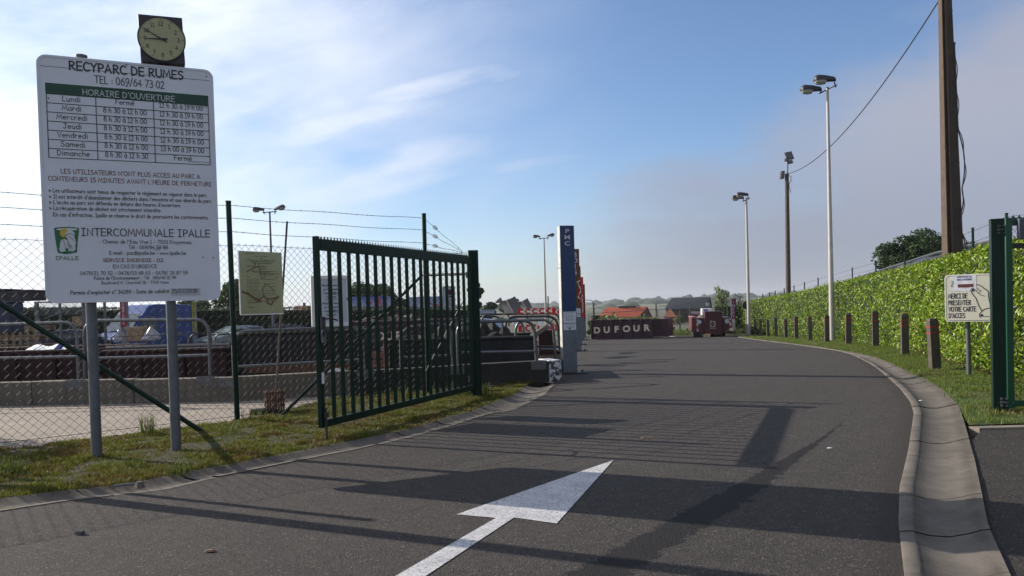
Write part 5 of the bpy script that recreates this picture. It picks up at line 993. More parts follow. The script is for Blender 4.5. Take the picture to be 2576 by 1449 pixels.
hopper('nearer grey hopper tipped up above the rails, left one',27,[(1255.7,760.4),(1268.5,758.6),(1286,789),(1270.4,789)],[(1272.2,756.8),(1295,745.2),(1313.4,777.9),(1303,789),(1290.5,789)],[(1245.6,759.2),(1271,756.3)],[(1248,757),(1259,747.6),(1263,755.5)],1)
hopper('farther grey hopper tipped up right behind the left one',30,[(1303,760.4),(1309.7,759.5),(1321.7,778),(1314.3,778)],[(1311,758.6),(1327,750),(1340,777),(1336,780),(1323.5,778)],[(1299,760.2),(1311,758.8)],[(1298.7,752),(1303,750.3),(1306,756.8)],2)
def barrier(lab,x0,x1,y0,y1,Y,n=5,cat='barrier'):
    a=D(x0,y1,Y);b=D(x1,y0,Y);W=b[0]-a[0];Ht=b[2]-a[2];r=thing('road_barrier',lab,cat,a,'red and white road barriers');m=stripes('red_white_stripes',(.5,.012,.012),(.7,.7,.7),0,1/(W/n),.45,cut=.66)
    mb=MB(a);mb.box(0,W,0,.06,Ht*.72,Ht);mb.box(0,W,0,.06,0,Ht*.25);obj('boards',mb,m,r,smooth=0)
    for i in range(n+1):
        x=W*i/n;mb=MB(a);e=.02*(i in (0,n));mb.box(x-.03-e,x+.03+e,-.002-e*6,.055+e*6,Ht*.25*(0 if e else 1),Ht*(1.001 if e else .72));obj('upright',mb,RED,r,smooth=0)
barrier('red and white barrier on top, in front of the two hoppers',1305,1392,774,790,24,5);barrier('red and white barrier to the right of the top one, cut by the totem',1392,1428,777,792,25,3);barrier('lower red and white barrier seen through the bent rails',1308,1400,815,835,23,6)
mb=MB(D(1372,862,22));mb.box(-.2,.25,0,.4,-.35,.35);tag(obj('red_box',mb,REDSK,bevel=.02),'dark red metal box low behind the bent rails','box')
P=D(1338,800,23.5);n=60;C=P+rng.normal(0,1,(n,3))*[.5,.2,.09];tag(leaves('branch_heap',C,np.tile([0,-.3,1],(n,1)),.16,.06,GREENW,loc=tuple(P)),'wilted branches lying on the top red and white barrier','branches',kind='stuff')
P=D(1334,850,20);mb=MB(P,(.8,0,.5),(-.5,0,.8));mb.box(0,.55,0,.3,-.06,.06);tag(obj('concrete_slab',mb,CONC,bevel=.02),'pale slab leaning behind the bent rails','slab')
P=D(1288,821,22);mb=MB(P);mb.box(-.0,.2,0,.02,0,.2);tag(obj('white_plate',mb,WHITE2,bevel=.02),'small white square plate hanging behind the rails','plate')
P=D(1353,822,20.2);mb=MB(P);mb.prism([(0,.2),(.16,.2),(.16,.08),(.08,0),(0,.05)],'y',0,.02);tag(obj('white_tag',mb,WHITE2),'small white shield shaped plate behind the bent rail','plate')
# ------------------------------------------------------------------ street lamps
def head(r,P,ux,L=.75,tilt=0.):
    uz=nrm(np.array([0,0,1.])+np.array([ux[0],ux[1],0])*-tilt);ux=nrm(np.array([ux[0],ux[1],tilt]));
    s=L/.75;mb=MB(P,ux,uz);N_=12
    secs=[(0,.06,.05,.06),(.05,.11,.05,.13),(.35,.16,.04,.20),(.62,.18,.04,.22),(.72,.16,.04,.17),(.77,.09,.05,.08)];vs=[]
    for x,w_,z0,h in secs:
        for j in range(N_):
            q=2*math.pi*j/N_;vs.append((x*s,w_*s*math.cos(q),s*(z0+ (h if math.sin(q)>0 else .03)*math.sin(q))))
    mb.add(vs,[(i*N_+j,i*N_+(j+1)%N_,(i+1)*N_+(j+1)%N_,(i+1)*N_+j) for i in range(len(secs)-1) for j in range(N_)]+[tuple(range(N_)),tuple(range((len(secs)-1)*N_,len(secs)*N_))])
    h_=obj('lamp_head',mb,DARKST,r);mb=MB(P,ux,uz);vs=[];S2=[(.32,.06,.04),(.36,.15,.13),(.50,.17,.16),(.64,.17,.15),(.72,.13,.09),(.75,.06,.03)]
    for x,w_,h in S2:
        for j in range(7): q=math.pi*j/6;vs.append((x*s,w_*s*math.cos(q),-s*(h*math.sin(q))+.05*s))
    mb.add(vs,[(i*7+j,i*7+j+1,(i+1)*7+j+1,(i+1)*7+j) for i in range(len(S2)-1) for j in range(6)]);obj('bowl',mb,LENS,h_)
    return h_
def lamp(lab,P,zt,r0,r1,heads,m,lean=0.,arm=None):
    r=thing('street_lamp',lab,'street lamp',P,'double headed yard lamps');T=np.array([P[0]+lean,P[1],zt]);mb=MB();mb.tube([np.array(P)-[0,0,.1],np.array(P)*.66+T*.34,np.array(P)*.34+T*.66,T],[r0,r0*.66+r1*.34,r0*.34+r1*.66,r1],12);obj('pole',mb,m,r)
    if arm: mb=MB();mb.tube([T+np.array(arm[0]),T+np.array(arm[1])],.03,8);mb.box(*[0]*6) if False else None;obj('cross_arm',mb,DARKST,r)
    mb=MB();mb.tube([T+np.array([0,0,-.03]),T+np.array([0,0,.05])],.055,10);obj('collar',mb,DARKST,r)
    for off,d,L,t in heads: 
        hh=head(r,T+np.array(off),d,L,t);mb=MB();mb.tube([T+np.array(off)*[1,1,0]+[0,0,-.08],T+np.array(off)+np.array([d[0],d[1],0])*.06],.028,8);obj('stem',mb,DARKST,hh)
POLE=mat('painted_lamp_pole',(.42,.40,.37),.5,.1,var=.1,scale=4)
P=G(2093,858);lamp('tall pale lamp post with two hooded heads, nearest on the right',P,float(D(2081,222,P[1])[2]),.125,.055,[((.22,-.35,.17),(-1,0.05),.92,.04),((-.12,.35,-.05),(-1,.05),.9,.04)],POLE,arm=((.25,-.4,.03),(-.2,.4,-.12)))
P=G(1884,844);zt=float(D(1888,500,P[1])[2]);lamp('shorter pale lamp post by the far bollards on the right',P,zt,.11,.06,[((.05,-.3,.12),(-1,.05),.72,.03),((-.05,.3,.02),(-1,.05),.72,.03)],POLE,arm=((.1,-.35,0),(-.1,.35,-.1)))
P=D(689,850,45);P[2]=zf(45);zt=float(D(688,535,45)[2]);lamp('double lamp seen above the yellowed notice',P,zt,.1,.05,[((-.3,0,.1),(-1,-.15),.65,.05),((.28,0,.1),(1,-.15),.65,.25)],GREY,arm=((-.4,0,.02),(.4,0,.06)))
P=D(1373.5,815,66);P[2]=zf(66);zt=float(D(1371.5,600,66)[2]);lamp('double lamp between the gate post and the blue totem',P,zt,.11,.055,[((-.3,0,.1),(-1,-.15),.62,.05),((.28,0,.12),(1,-.15),.62,.2)],POLE,arm=((-.45,0,0),(.45,0,.05)))
def flood_pole():
    Y=50.;P=D(1983,800,Y);P[2]=zf(Y);zt=float(D(1978.5,437,Y)[2]);x1=float(D(1978.5,437,Y)[0]);r=thing('utility_pole','dark utility pole with floodlights between the two pale lamp posts','utility pole',P)
    mb=MB();mb.tube([P,(x1,Y,zt)],[.17,.12],10);obj('pole',mb,BROWNP,r)
    mb=MB();mb.tube([(x1+.05,Y,zt),(x1+.08,Y,zt+.85)],.04,8);obj('mast',mb,DARKST,r)
    for dx,dz,w_,h,nm in ((.05,.85,.42,.5,'floodlight'),(-.15,.75,.22,.2,'floodlight'),(-.45,-.35,.25,.5,'floodlight'),(.1,.6,.3,.22,'floodlight')):
        mb=MB((x1+dx,Y,zt+dz),(.9,.1,.15),(-.35 if dx>0 else .1,0,1));mb.box(0,w_,-.12,.06,0,h);mb.box(.02,w_-.02,-.14,-.12,.03,h-.03,1);obj(nm,mb,[DARKST,GREY],r,bevel=.01)
    mb=MB();mb.tube([(x1+.1,Y,zt-.1),(x1+.28,Y,zt-.2),(x1+.25,Y,zt-.45),(x1+.12,Y,zt-.7),(x1+.22,Y,zt-1.2)],.02,5);obj('cable_loop',mb,BLACK,r)
    return np.array([x1+.1,Y,zt])
BROWNP=mat('brown_weathered_pole',(.085,.065,.05),.85,var=.3,scale=6)
FP=flood_pole()
def concrete_pole():
    Y=20.5;bt=D(2397,700,Y);P=np.array([bt[0],Y,0]);tp=D(2374,-60,Y);zt=float(tp[2])+.6
    r=thing('concrete_pole','tall tapered concrete power pole rising behind the hedge on the right','utility pole',P)
    m=mat('aged_pole_concrete',(.055,.042,.032),.9,var=.25,scale=2,spots=((.08,.06,.045),.62,5),bmp=.3);m2=mat('pole_edge_concrete',(.085,.06,.042),.9,var=.2,scale=6,bmp=.3)
    lean=(tp[0]-bt[0])/(tp[2]-bt[2]);S=[0,zt]
    def bar(x0,x1,y0,y1,k,mm,nm):
        mb=MB();vs=[]
        for z in S: f=1-k*z;c=P[0]+lean*(z-bt[2]);vs+=[(c+x*f,Y+y*f,z) for x,y in ((x0,y0),(x1,y0),(x1,y1),(x0,y1))]
        mb.add(vs,[(3,2,1,0),(4,5,6,7),(0,1,5,4),(1,2,6,5),(2,3,7,6),(3,0,4,7)]);obj(nm,mb,mm,r,bevel=.01)
    k=.048
    bar(-.235,-.205,-.16,.16,k,m2,'flange');bar(-.10,-.05,-.17,.16,k,m2,'flange');bar(-.205,-.10,-.09,.12,k,m,'web');bar(-.05,.25,-.155,.15,k,m,'shaft')
    for z in (3.6,5.0,7.4,8.9,10.2):
        f=1-k*z;c=P[0]+lean*(z-bt[2]);mb=MB();mb.box(c-.05*f,c+.255*f,Y-.162*f,Y+.155*f,z,z+.02);obj('strap',mb,BLACK,r,smooth=0)
    mb=MB();pts=[(P[0]+lean*(z-bt[2])+.26*(1-k*z)+.13*max(0,math.sin((z-4.2)*1.9))*(4.2<z<5.9)+.06*math.sin(z*5)*(z<4.2),Y-.1,z) for z in np.arange(1.5,8.2,.15)];mb.tube(pts,.016,5);mb.tube([(x+.03*math.sin(z*7),y-.03,z) for x,y,z in pts],.012,5);obj('cable',mb,BLACK,r)
    return np.array([P[0]+lean*(zt-bt[2]),Y,zt])
CP=concrete_pole()
mb=MB();A_=FP;B_=D(2352,-4,24.);B_=B_+(B_-FP)*.06;n=40;pts=[]
for i in range(n+1):
    t=i/n;p=A_+(B_-A_)*t;pts.append(p-np.array([0,0,1.1*4*t*(1-t)]))
mb.tube(pts,.022,5);tag(obj('overhead_cable',mb,BLACK),'thin dark cable rising from the floodlight pole to the top of the photo','cable')
# ------------------------------------------------------------------ hedges
HL2=HL
HCOL=[(.13,.08,.02),(.07,.15,.008),(.19,.32,.012),(.33,.45,.02),(.15,.26,.010),(.44,.50,.04),(.05,.10,.008),(.25,.38,.015)]
def hedge():
    r=thing('laurel_hedge','long bright green laurel hedge along the right side of the yard','hedge',HA)
    T=[(2700,560),(2575,600),(2500,613),(2400,643),(2300,668),(2200,690),(2100,712),(2000,737),(1900,754),(1875,762),(1868,766)]
    tx=np.array([t[0] for t in T][::-1],float);ty=np.array([t[1] for t in T][::-1],float)
    P=rs([HN,HA]+HA1+[HB]+HMID+[HC],150);zt=[]
    for p in P:
        best=None
        d=p-CAM
        z=2.6
        for _ in range(12):
            d=np.array([p[0],p[1],z])-CAM;px=CX+F*(d@_r)/(d@_f);yy=np.interp(px,tx,ty);rr=ray(px,yy);t=p[1]/rr[1];z=EYE+rr[2]*t
        zt.append(z if px<2700 else max(2.6,z))
    zt=np.array(zt);zt=np.minimum(zt,2.75+0*zt)
    N_=len(P);nn=[];
    for i in range(N_):
        d=P[min(i+1,N_-1)]-P[max(0,i-1)];d=nrm(d*[1,1,0]);nn.append((-d[1],d[0],0))
    nn=np.array(nn)  # towards the road (left)
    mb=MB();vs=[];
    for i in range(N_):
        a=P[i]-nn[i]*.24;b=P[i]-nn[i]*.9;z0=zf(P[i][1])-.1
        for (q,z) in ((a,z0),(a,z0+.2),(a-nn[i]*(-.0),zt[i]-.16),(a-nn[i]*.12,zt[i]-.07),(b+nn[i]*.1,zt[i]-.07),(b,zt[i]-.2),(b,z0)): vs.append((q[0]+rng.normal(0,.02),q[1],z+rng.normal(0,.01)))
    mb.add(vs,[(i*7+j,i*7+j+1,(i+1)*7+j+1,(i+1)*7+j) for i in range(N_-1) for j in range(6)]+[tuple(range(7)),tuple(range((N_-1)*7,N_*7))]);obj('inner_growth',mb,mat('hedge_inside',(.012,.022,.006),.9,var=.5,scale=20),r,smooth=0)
    seg=np.linalg.norm(np.diff(P,axis=0)[:,:2],axis=1);C=[];Nn=[]
    for i in range(N_-1):
        near=P[i][1]<24;dens=520 if near else 330
        h=(zt[i]-zf(P[i][1]));n=int(seg[i]*h*dens);u=rng.random(n)[:,None];v=rng.random(n)
        q=P[i]*(1-u)+P[i+1]*u;q=q.copy();q[:,2]=zf(P[i][1])+.03+v*(h-.03);bul=.06*np.sin(q[:,0]*3.1+q[:,2]*4+np.sin(q[:,1]*1.7))+.05*np.sin(q[:,1]*5.3-q[:,2]*6)+rng.normal(0,.075,n)-.06*np.clip(1-v*4,0,1)-.10*(np.clip(v-.93,0,1)/.07)
        C.append(q+nn[i]*bul[:,None]);Nn.append(np.tile(nn[i]*1.+np.array([0,0,.45]),(n,1)))
        n=int(seg[i]*.9*dens*.8);u=rng.random(n)[:,None];v=rng.random(n)[:,None];q=P[i]*(1-u)+P[i+1]*u-nn[i]*(.0+.9*v);q[:,2]=zt[i]+rng.normal(-.02,.04,n);C.append(q);Nn.append(np.tile([0,0,1.],(n,1)))
        n=int(seg[i]*h*80);u=rng.random(n)[:,None];v=rng.random(n);q=P[i]*(1-u)+P[i+1]*u-nn[i]*.92;q=q.copy();q[:,2]=zf(P[i][1])+v*h;C.append(q);Nn.append(np.tile(-nn[i],(n,1)))
    # end face
    n=500;v=rng.random(n);u=rng.random(n)[:,None];q=np.tile(P[-1],(n,1))-nn[-1]*(.9*u);q[:,2]=zf(P[-1][1])+v*(zt[-1]-zf(P[-1][1]));C.append(q+rng.normal(0,.04,(n,3)));Nn.append(np.tile([-.3,.9,0.],(n,1)))
    C=np.concatenate(C);Nn=np.concatenate(Nn);kq=vnoise(np.stack([C[:,1]+C[:,0]*.2,C[:,2]+20,C[:,2]],1),4.)+.7*vnoise(np.stack([C[:,1],C[:,2]+40,C[:,2]],1),11.);kp=rng.random(len(C))<np.clip(.86+.32*kq,.25,1);C=C[kp];Nn=Nn[kp];leaves('foliage',C,Nn,.115,.046,leafmat('laurel_leaves',HCOL,.42,.3,.4),r,spread=.85,droop=.5)
    # young shoots standing up from the trimmed top
    n=900;i=rng.integers(0,N_-1,n);u=rng.random(n)[:,None];q=P[i]*(1-u)+P[i+1]*u-nn[i]*(rng.random(n)[:,None]*.5);q[:,2]=zt[i]+rng.uniform(0,.1,n);leaves('shoots',q,np.tile([-.4,-.3,.3],(n,1)),.12,.04,leafmat('shoot_leaves',[(.16,.24,.02),(.24,.30,.03),(.3,.32,.05)],.35,.4),r,spread=.6)
    return P,nn,zt
HP,HNN,HZ=hedge()
n=260;i=rng.integers(10,60,n);q=HP[i]+HNN[i]*rng.uniform(.0,.35,n)[:,None];q[:,2]=.035+rng.random(n)*.03
tag(leaves('fallen_leaves',q,np.tile([0,0,1.],(n,1)),.10,.045,leafmat('brown_fallen_leaves',[(.20,.09,.04),(.13,.06,.03),(.3,.2,.08)],.7,.1),loc=(9,15,0),spread=.3),'brown fallen leaves under the laurel hedge','leaf litter',kind='stuff')
def box_hedge(name,lab,x0,y0,Y0,x1,y1,Y1,th,cols,dens,L,foot=.0,top_l=False):
    A=D(x0,y0,Y0);B=D(x1,y1,Y1);d=nrm((B-A)*[1,1,0]);nn=np.array([d[1],-d[0],0]);ln=np.linalg.norm((B-A)[:2]);r=thing(name,lab,'hedge',((A[0]+B[0])/2,(A[1]+B[1])/2,zf(Y0)))
    z0=zf(Y0)-.1;mb=MB();k=24;vs=[]
    for i in range(k+1):
        p=A+(B-A)*i/k;j=rng.uniform(-.08,.08)
        for off,z in ((-.12,z0),(-.12,p[2]-.15+j),(-.3,p[2]-.05+j),(-th+.1,p[2]-.05+j),(-th,z0)): q=p+nn*off;vs.append((q[0],q[1],z))
    mb.add(vs,[(i*5+j,i*5+j+1,(i+1)*5+j+1,(i+1)*5+j) for i in range(k) for j in range(4)]+[tuple(range(5)),tuple(range(k*5,k*5+5))]);obj('inner_growth',mb,mat(name+'_inside',(.010,.016,.006),.9,var=.5,scale=10),r,smooth=0)
    n=int(ln*(A[2]-z0)*dens);u=rng.random(n)[:,None];v=rng.random(n);q=A+(B-A)*u;q[:,2]=z0+v*(q[:,2]-z0);C=[q+nn*rng.normal(0,.05,n)[:,None]];Nn=[np.tile(nn+np.array([0,0,.3]),(n,1))]
    n=int(ln*th*dens*1.3);u=rng.random(n)[:,None];q=A+(B-A)*u-nn*(th*rng.random(n)[:,None]);q[:,2]+=rng.normal(0,.035,n);C.append(q);Nn.append(np.tile([0,0,1.],(n,1)))
    for e,s in ((A,-1),(B,1)):
        n=int(th*2*dens);v=rng.random(n);q=e-nn*(th*rng.random(n)[:,None]);q[:,2]=z0+v*(e[2]-z0);C.append(q+d*s*rng.normal(.03,.04,n)[:,None]);Nn.append(np.tile(d*s,(n,1)))
    leaves('foliage',np.concatenate(C),np.concatenate(Nn),L,L*.45,leafmat(name+'_leaves',cols),r)
box_hedge('clipped_hedge','dark clipped hedge behind the vehicles on the left',-160,776,44,1195,774,48,1.4,[(.022,.04,.012),(.035,.06,.015),(.05,.08,.02)],70,.16)
box_hedge('clipped_hedge','shaded hedge behind the purple totem at the end of the yard',1796,771,55,1868,770,54,1.5,[(.06,.10,.02),(.10,.15,.03),(.05,.08,.02)],90,.2)
# green fence with barbed wire behind the laurel hedge
def back_fence():
    A=HP[0]-HNN[40]*1.3;B=HP[60]-HNN[40]*1.3;r=thing('barbed_fence','green posts with barbed wire standing behind the laurel hedge','fence',B)
    ps=[]
    for x,y in ((2640,520),(2531,538),(2446,574.5),(2376,601),(2275,633.5),(2202,657),(2143,674),(2057,699.5),(2023,710.6),(1996.5,719),(1972,726),(1949.5,732),(1935,736),(1918,740)):
        q=on(x,y,A,B)
        if q[1]>49 or x<2030:  # beyond the straight stretch the line turns and runs with the hedge end
            q=D(x,y,49.+(2030-x)*.06)
        if x==2531: q=on(2531,538,A,B)
        ps.append(q);zb=zf(q[1]);mb=MB();mb.tube([(q[0],q[1],zb-.1),q],.035,10);mb.tube([q,q+np.array([0,0,.02])],.042,10);obj('post',mb,GREEN,r)
    for dz in (.07,.38,.69):
        mb=MB()
        for a,b in zip(ps,ps[1:]): 
            if a[1]<30: barbed(mb,a-[0,0,dz],b-[0,0,dz],sag=.02)
            else: mb.tube([a-[0,0,dz],b-[0,0,dz]],.006,3,cap=False)
        obj('barbed_wire',mb,WIRE,r,smooth=0,fix=False)
back_fence()
# dark sheeted heap behind the hedge
def silage():
    A=D(2046,731,58);B=D(2230,672,44);C=D(2330,640,36);E=D(2470,610,31);r=thing('sheeted_heap','long black sheeted heap sloping up behind the laurel hedge','covered heap',B*[1,1,0])
    P=rs([A,B,C,E],22);mb=MB();vs=[];n=9
    for i,p in enumerate(P):
        for j in range(n):
            a=math.pi*j/(n-1);vs.append((p[0]+1.2*math.cos(a)*.8+.3,p[1]+1.6*math.cos(a),(p[2]+.06*math.sin(i*2.1)+1.)*math.sin(a)**.55-1. if 0<j<n-1 else -1.))
    mb.add(vs,[(i*n+j,i*n+j+1,(i+1)*n+j+1,(i+1)*n+j) for i in range(len(P)-1) for j in range(n-1)]+[tuple(range(n)),tuple(range((len(P)-1)*n,len(P)*n))]);obj('sheet',mb,mat('black_sheet',(.022,.024,.028),.5,var=.4,scale=1.5,bmp=.5,bscale=3),r)
    mb=MB();mb.tube([p+np.array([0,-1,.02]) for p in P],.07,6);obj('hem',mb,mat('grey_hem',(.05,.055,.065),.6),r)
silage()
# ------------------------------------------------------------------ bollards, road signs, right gate
BOL=mat('mossy_concrete_post',(.07,.058,.045),.9,var=.25,scale=7,spots=((.05,.05,.03),.6,9),bmp=.5)
bl=[(2351.6,930,800,27),(2276,895,787.7,21),(2202,873.5,780.7,18),(2133.4,867,787.7,16),(2080,861,792,14),(2037.8,858,795,11.5),(2002.7,853,796,11),(1976.7,851,801,9.5),(1952,848,799,9),(1931.8,847,803.4,8.2),(1912.8,845,802,7.8),(1898.8,844,802,7.2),(1882.7,842.5,803.4,8)]
ol=['nearest thick bollard with two red bands, left of the card sign','second bollard from the card sign, with two red bands','third bollard from the card sign, tallest of the row','fourth bollard from the card sign, right of the tall lamp post','bollard standing directly left of the tall lamp post','sixth bollard from the card sign, left of the tall lamp post','seventh bollard from the card sign along the hedge','eighth bollard from the card sign along the hedge','ninth bollard from the card sign along the hedge','tenth bollard from the card sign along the hedge','eleventh bollard from the card sign along the hedge','small far bollard just right of the shorter lamp post','last bollard of the row, left of the shorter lamp post']
for k,(x,yb,yt,wd) in enumerate(bl):
    P=G(x,yb);s=P[1]/F;h=(yb-yt)*s;w_=wd*s*.84/2;r=thing('bollard',ol[k],'bollard',P,'square concrete bollards along the hedge');an=R(rng.uniform(-14,4)-8);tl=rng.normal(0,.012)
    ux=(math.cos(an),math.sin(an),0);uz=(tl+.0,rng.normal(0,.01),1)
    mb=MB(P-np.array([0,0,.08]),ux,uz);a=w_;a2=w_*.96;vs=[(-a,-a,0),(a,-a,0),(a,a,0),(-a,a,0),(-a2,-a2,h+.02),(a2,-a2,h+.02),(a2,a2,h+.02),(-a2,a2,h+.02),(-a2*.75,-a2*.75,h+.08),(a2*.75,-a2*.75,h+.08),(a2*.75,a2*.75,h+.08),(-a2*.75,a2*.75,h+.08)]
    mb.add(vs,[(3,2,1,0),(8,9,10,11)]+[(q*4+i,q*4+(i+1)%4,q*4+4+(i+1)%4,q*4+4+i) for q in range(2) for i in range(4)]);obj('shaft',mb,BOL,r,bevel=.008,smooth=0)
    if k<8:
        for z in ((.84,.72) if k!=5 else (.86,)):
            mb=MB(P,ux,uz);e=a+.006;zz=h*z
            mb.add([(x_*e,y_*e,zz+dz+.012*x_) for dz in (-.008,.008) for x_,y_ in ((-1,-1),(1,-1),(1,1),(-1,1))],[(i,(i+1)%4,4+(i+1)%4,4+i) for i in range(4)]);obj('red_band',mb,RED,r,smooth=0)
def card_sign():
    P=G(2437,946);Y=P[1];r=thing('card_sign','cream sign asking to present the access card, on a grey post','sign',P)
    ux=nrm(np.array([.76,-.65,0]));c_=D(2437,809,Y-.06);bl=on(2379,809.5,c_,c_+ux);W=float((on(2499,807,c_,c_+ux)-bl)@ux);Hh=float(on(2380,692.5,c_,c_+ux)[2]-bl[2])
    A=(bl,bl+ux)
    def L(x,y): p=on(x,y,*A)-bl;return float(p@ux),float(p[2])
    def Z(X,Y_): return L(2158+.18329*X,564.4+.18329*Y_)
    zc=bl-np.cross([0,0,1],ux)*.05
    mb=MB();mb.tube([P-[0,0,.05],np.array([P[0]-.02,P[1],bl[2]+Hh+.03])],.045,14);obj('post',mb,GALV,r)
    f=zc-np.cross([0,0,1],ux)*.02
    CREAM=mat('cream_enamel',(.58,.55,.46),.4,var=.04)
    mb=MB(f,ux);mb.prism(rrect(0,W,0,Hh,.07),'y',0,.02);obj('panel',mb,mat('sign_white_rim',(.66,.64,.58),.4,var=.04),r,bevel=.003)
    mb=MB(f,ux);mb.prism(rrect(.028,W-.028,.028,Hh-.028,.055),'y',-.002,-.0005);obj('face',mb,CREAM,r,smooth=0)
    mb=MB(f,ux)
    for s,x0,y0,x1,y1,h in (("MERCI DE",2387,751,2434.8,751,11.6),("PRESENTER",2387,767.5,2443.6,766.6,11.2),("VOTRE CARTE",2388,783.6,2456.8,782.3,11.2),("D'ACCES",2388,799.6,2429,799,11.2)):
        a=L(x0,y0);b=L(x1,y1);text(mb,s,a[0],a[1],L(x0,y0-h)[1]-a[1],width=b[0]-a[0],wt=.15,y=-.004)
    stroke(mb,rrect(.025,W-.025,.025,Hh-.025,.055),.007,-.0045,0,True);obj('lettering',mb,INK,r,smooth=0)
    mb=MB(f,ux);hl=lambda pts,wd,y:stroke(mb,[Z(*p) for p in pts],wd,-y)
    def cr(p,n=5):
        out=[];p=[np.array(q,float) for q in p];p=[p[0]]+p+[p[-1]]
        for i in range(1,len(p)-2):
            for t in np.linspace(0,1,n,endpoint=False): out.append(tuple(.5*((2*p[i])+(-p[i-1]+p[i+1])*t+(2*p[i-1]-5*p[i]+4*p[i+1]-p[i+2])*t*t+(-p[i-1]+3*p[i]-3*p[i+1]+p[i+2])*t**3)))
        return out+[tuple(p[-1])]
    hl(cr([(1635,826),(1685,840),(1745,885),(1792,920),(1800,1000),(1818,1080),(1820,1138)]),.016,.006);hl(cr([(1585,878),(1558,890),(1560,920),(1585,965),(1625,1015),(1650,1080),(1672,1130),(1705,1182)]),.013,.0063)
    hl(cr([(1585,878),(1615,893),(1640,925),(1680,962),(1745,983)]),.010,.0066);hl(cr([(1645,870),(1660,900),(1682,915),(1676,940)]),.009,.0069);hl([(1690,895),(1682,915)],.008,.0072)
    hl(cr([(1850,1158),(1790,1150),(1735,1168),(1692,1205),(1674,1240),(1682,1276)]),.013,.0063);hl(cr([(1738,1262),(1790,1262),(1850,1272),(1895,1275)]),.009,.0066);hl(cr([(1850,1158),(1880,1165),(1900,1185)]),.010,.0069)
    for cx,cy in ((1587,903),(1704,1247)): mb.prism([Z(cx+18*math.cos(k),cy+20*math.sin(k)) for k in np.arange(0,6.2,.6)],'y',-.0075,-.001)
    obj('hand_drawing',mb,INK,r,smooth=0)
    mb=MB(f,ux);mb.prism([Z(1285,715),Z(1627,697),Z(1634,908),(Z(1290,918))],'y',-.005,-.0005);q=obj('pasted_card',mb,mat('creased_label',(.62,.62,.68),.35,var=.15,scale=9,bmp=.6,bscale=12),r,smooth=0)
    mb=MB(f,ux)
    a=Z(1368,735);b=Z(1568,725);text(mb,"CARTE D'ACCES AUX",a[0],a[1],.03,width=b[0]-a[0],wt=.2,y=-.0065,m=1);a=Z(1368,772);b=Z(1570,762);text(mb,"PARCS A CONTENEURS",a[0],a[1],.03,width=b[0]-a[0],wt=.2,y=-.0065,m=1)
    a=Z(1312,862);text(mb,"IPALLE",a[0],a[1],.035,width=.13,wt=.16,y=-.0065,rot=R(85))
    x0,z0=Z(1378,868);x1,z1=Z(1592,815);mb.box(x0,x1,-.0068,-.0052,z0,z1,2)
    for i in range(22): x=x0+(x1-x0)*(i+.5)/22;mb.box(x-.0016*(1+(i*7)%3*.5),x+.0016*(1+(i*7)%3*.5),-.0078,-.007,z0+.006,z1-.006)
    for i in range(9): x=x0+(x1-x0)*(.25+.055*i);mb.box(x,x+.008,-.0078,-.0055,z0-.014,z0-.007,3)
    obj('print',mb,[INK,mat('violet_ink',(.05,.04,.16),.5),mat('dull_red_print',(.22,.06,.06),.5),RED],q,smooth=0)
card_sign()
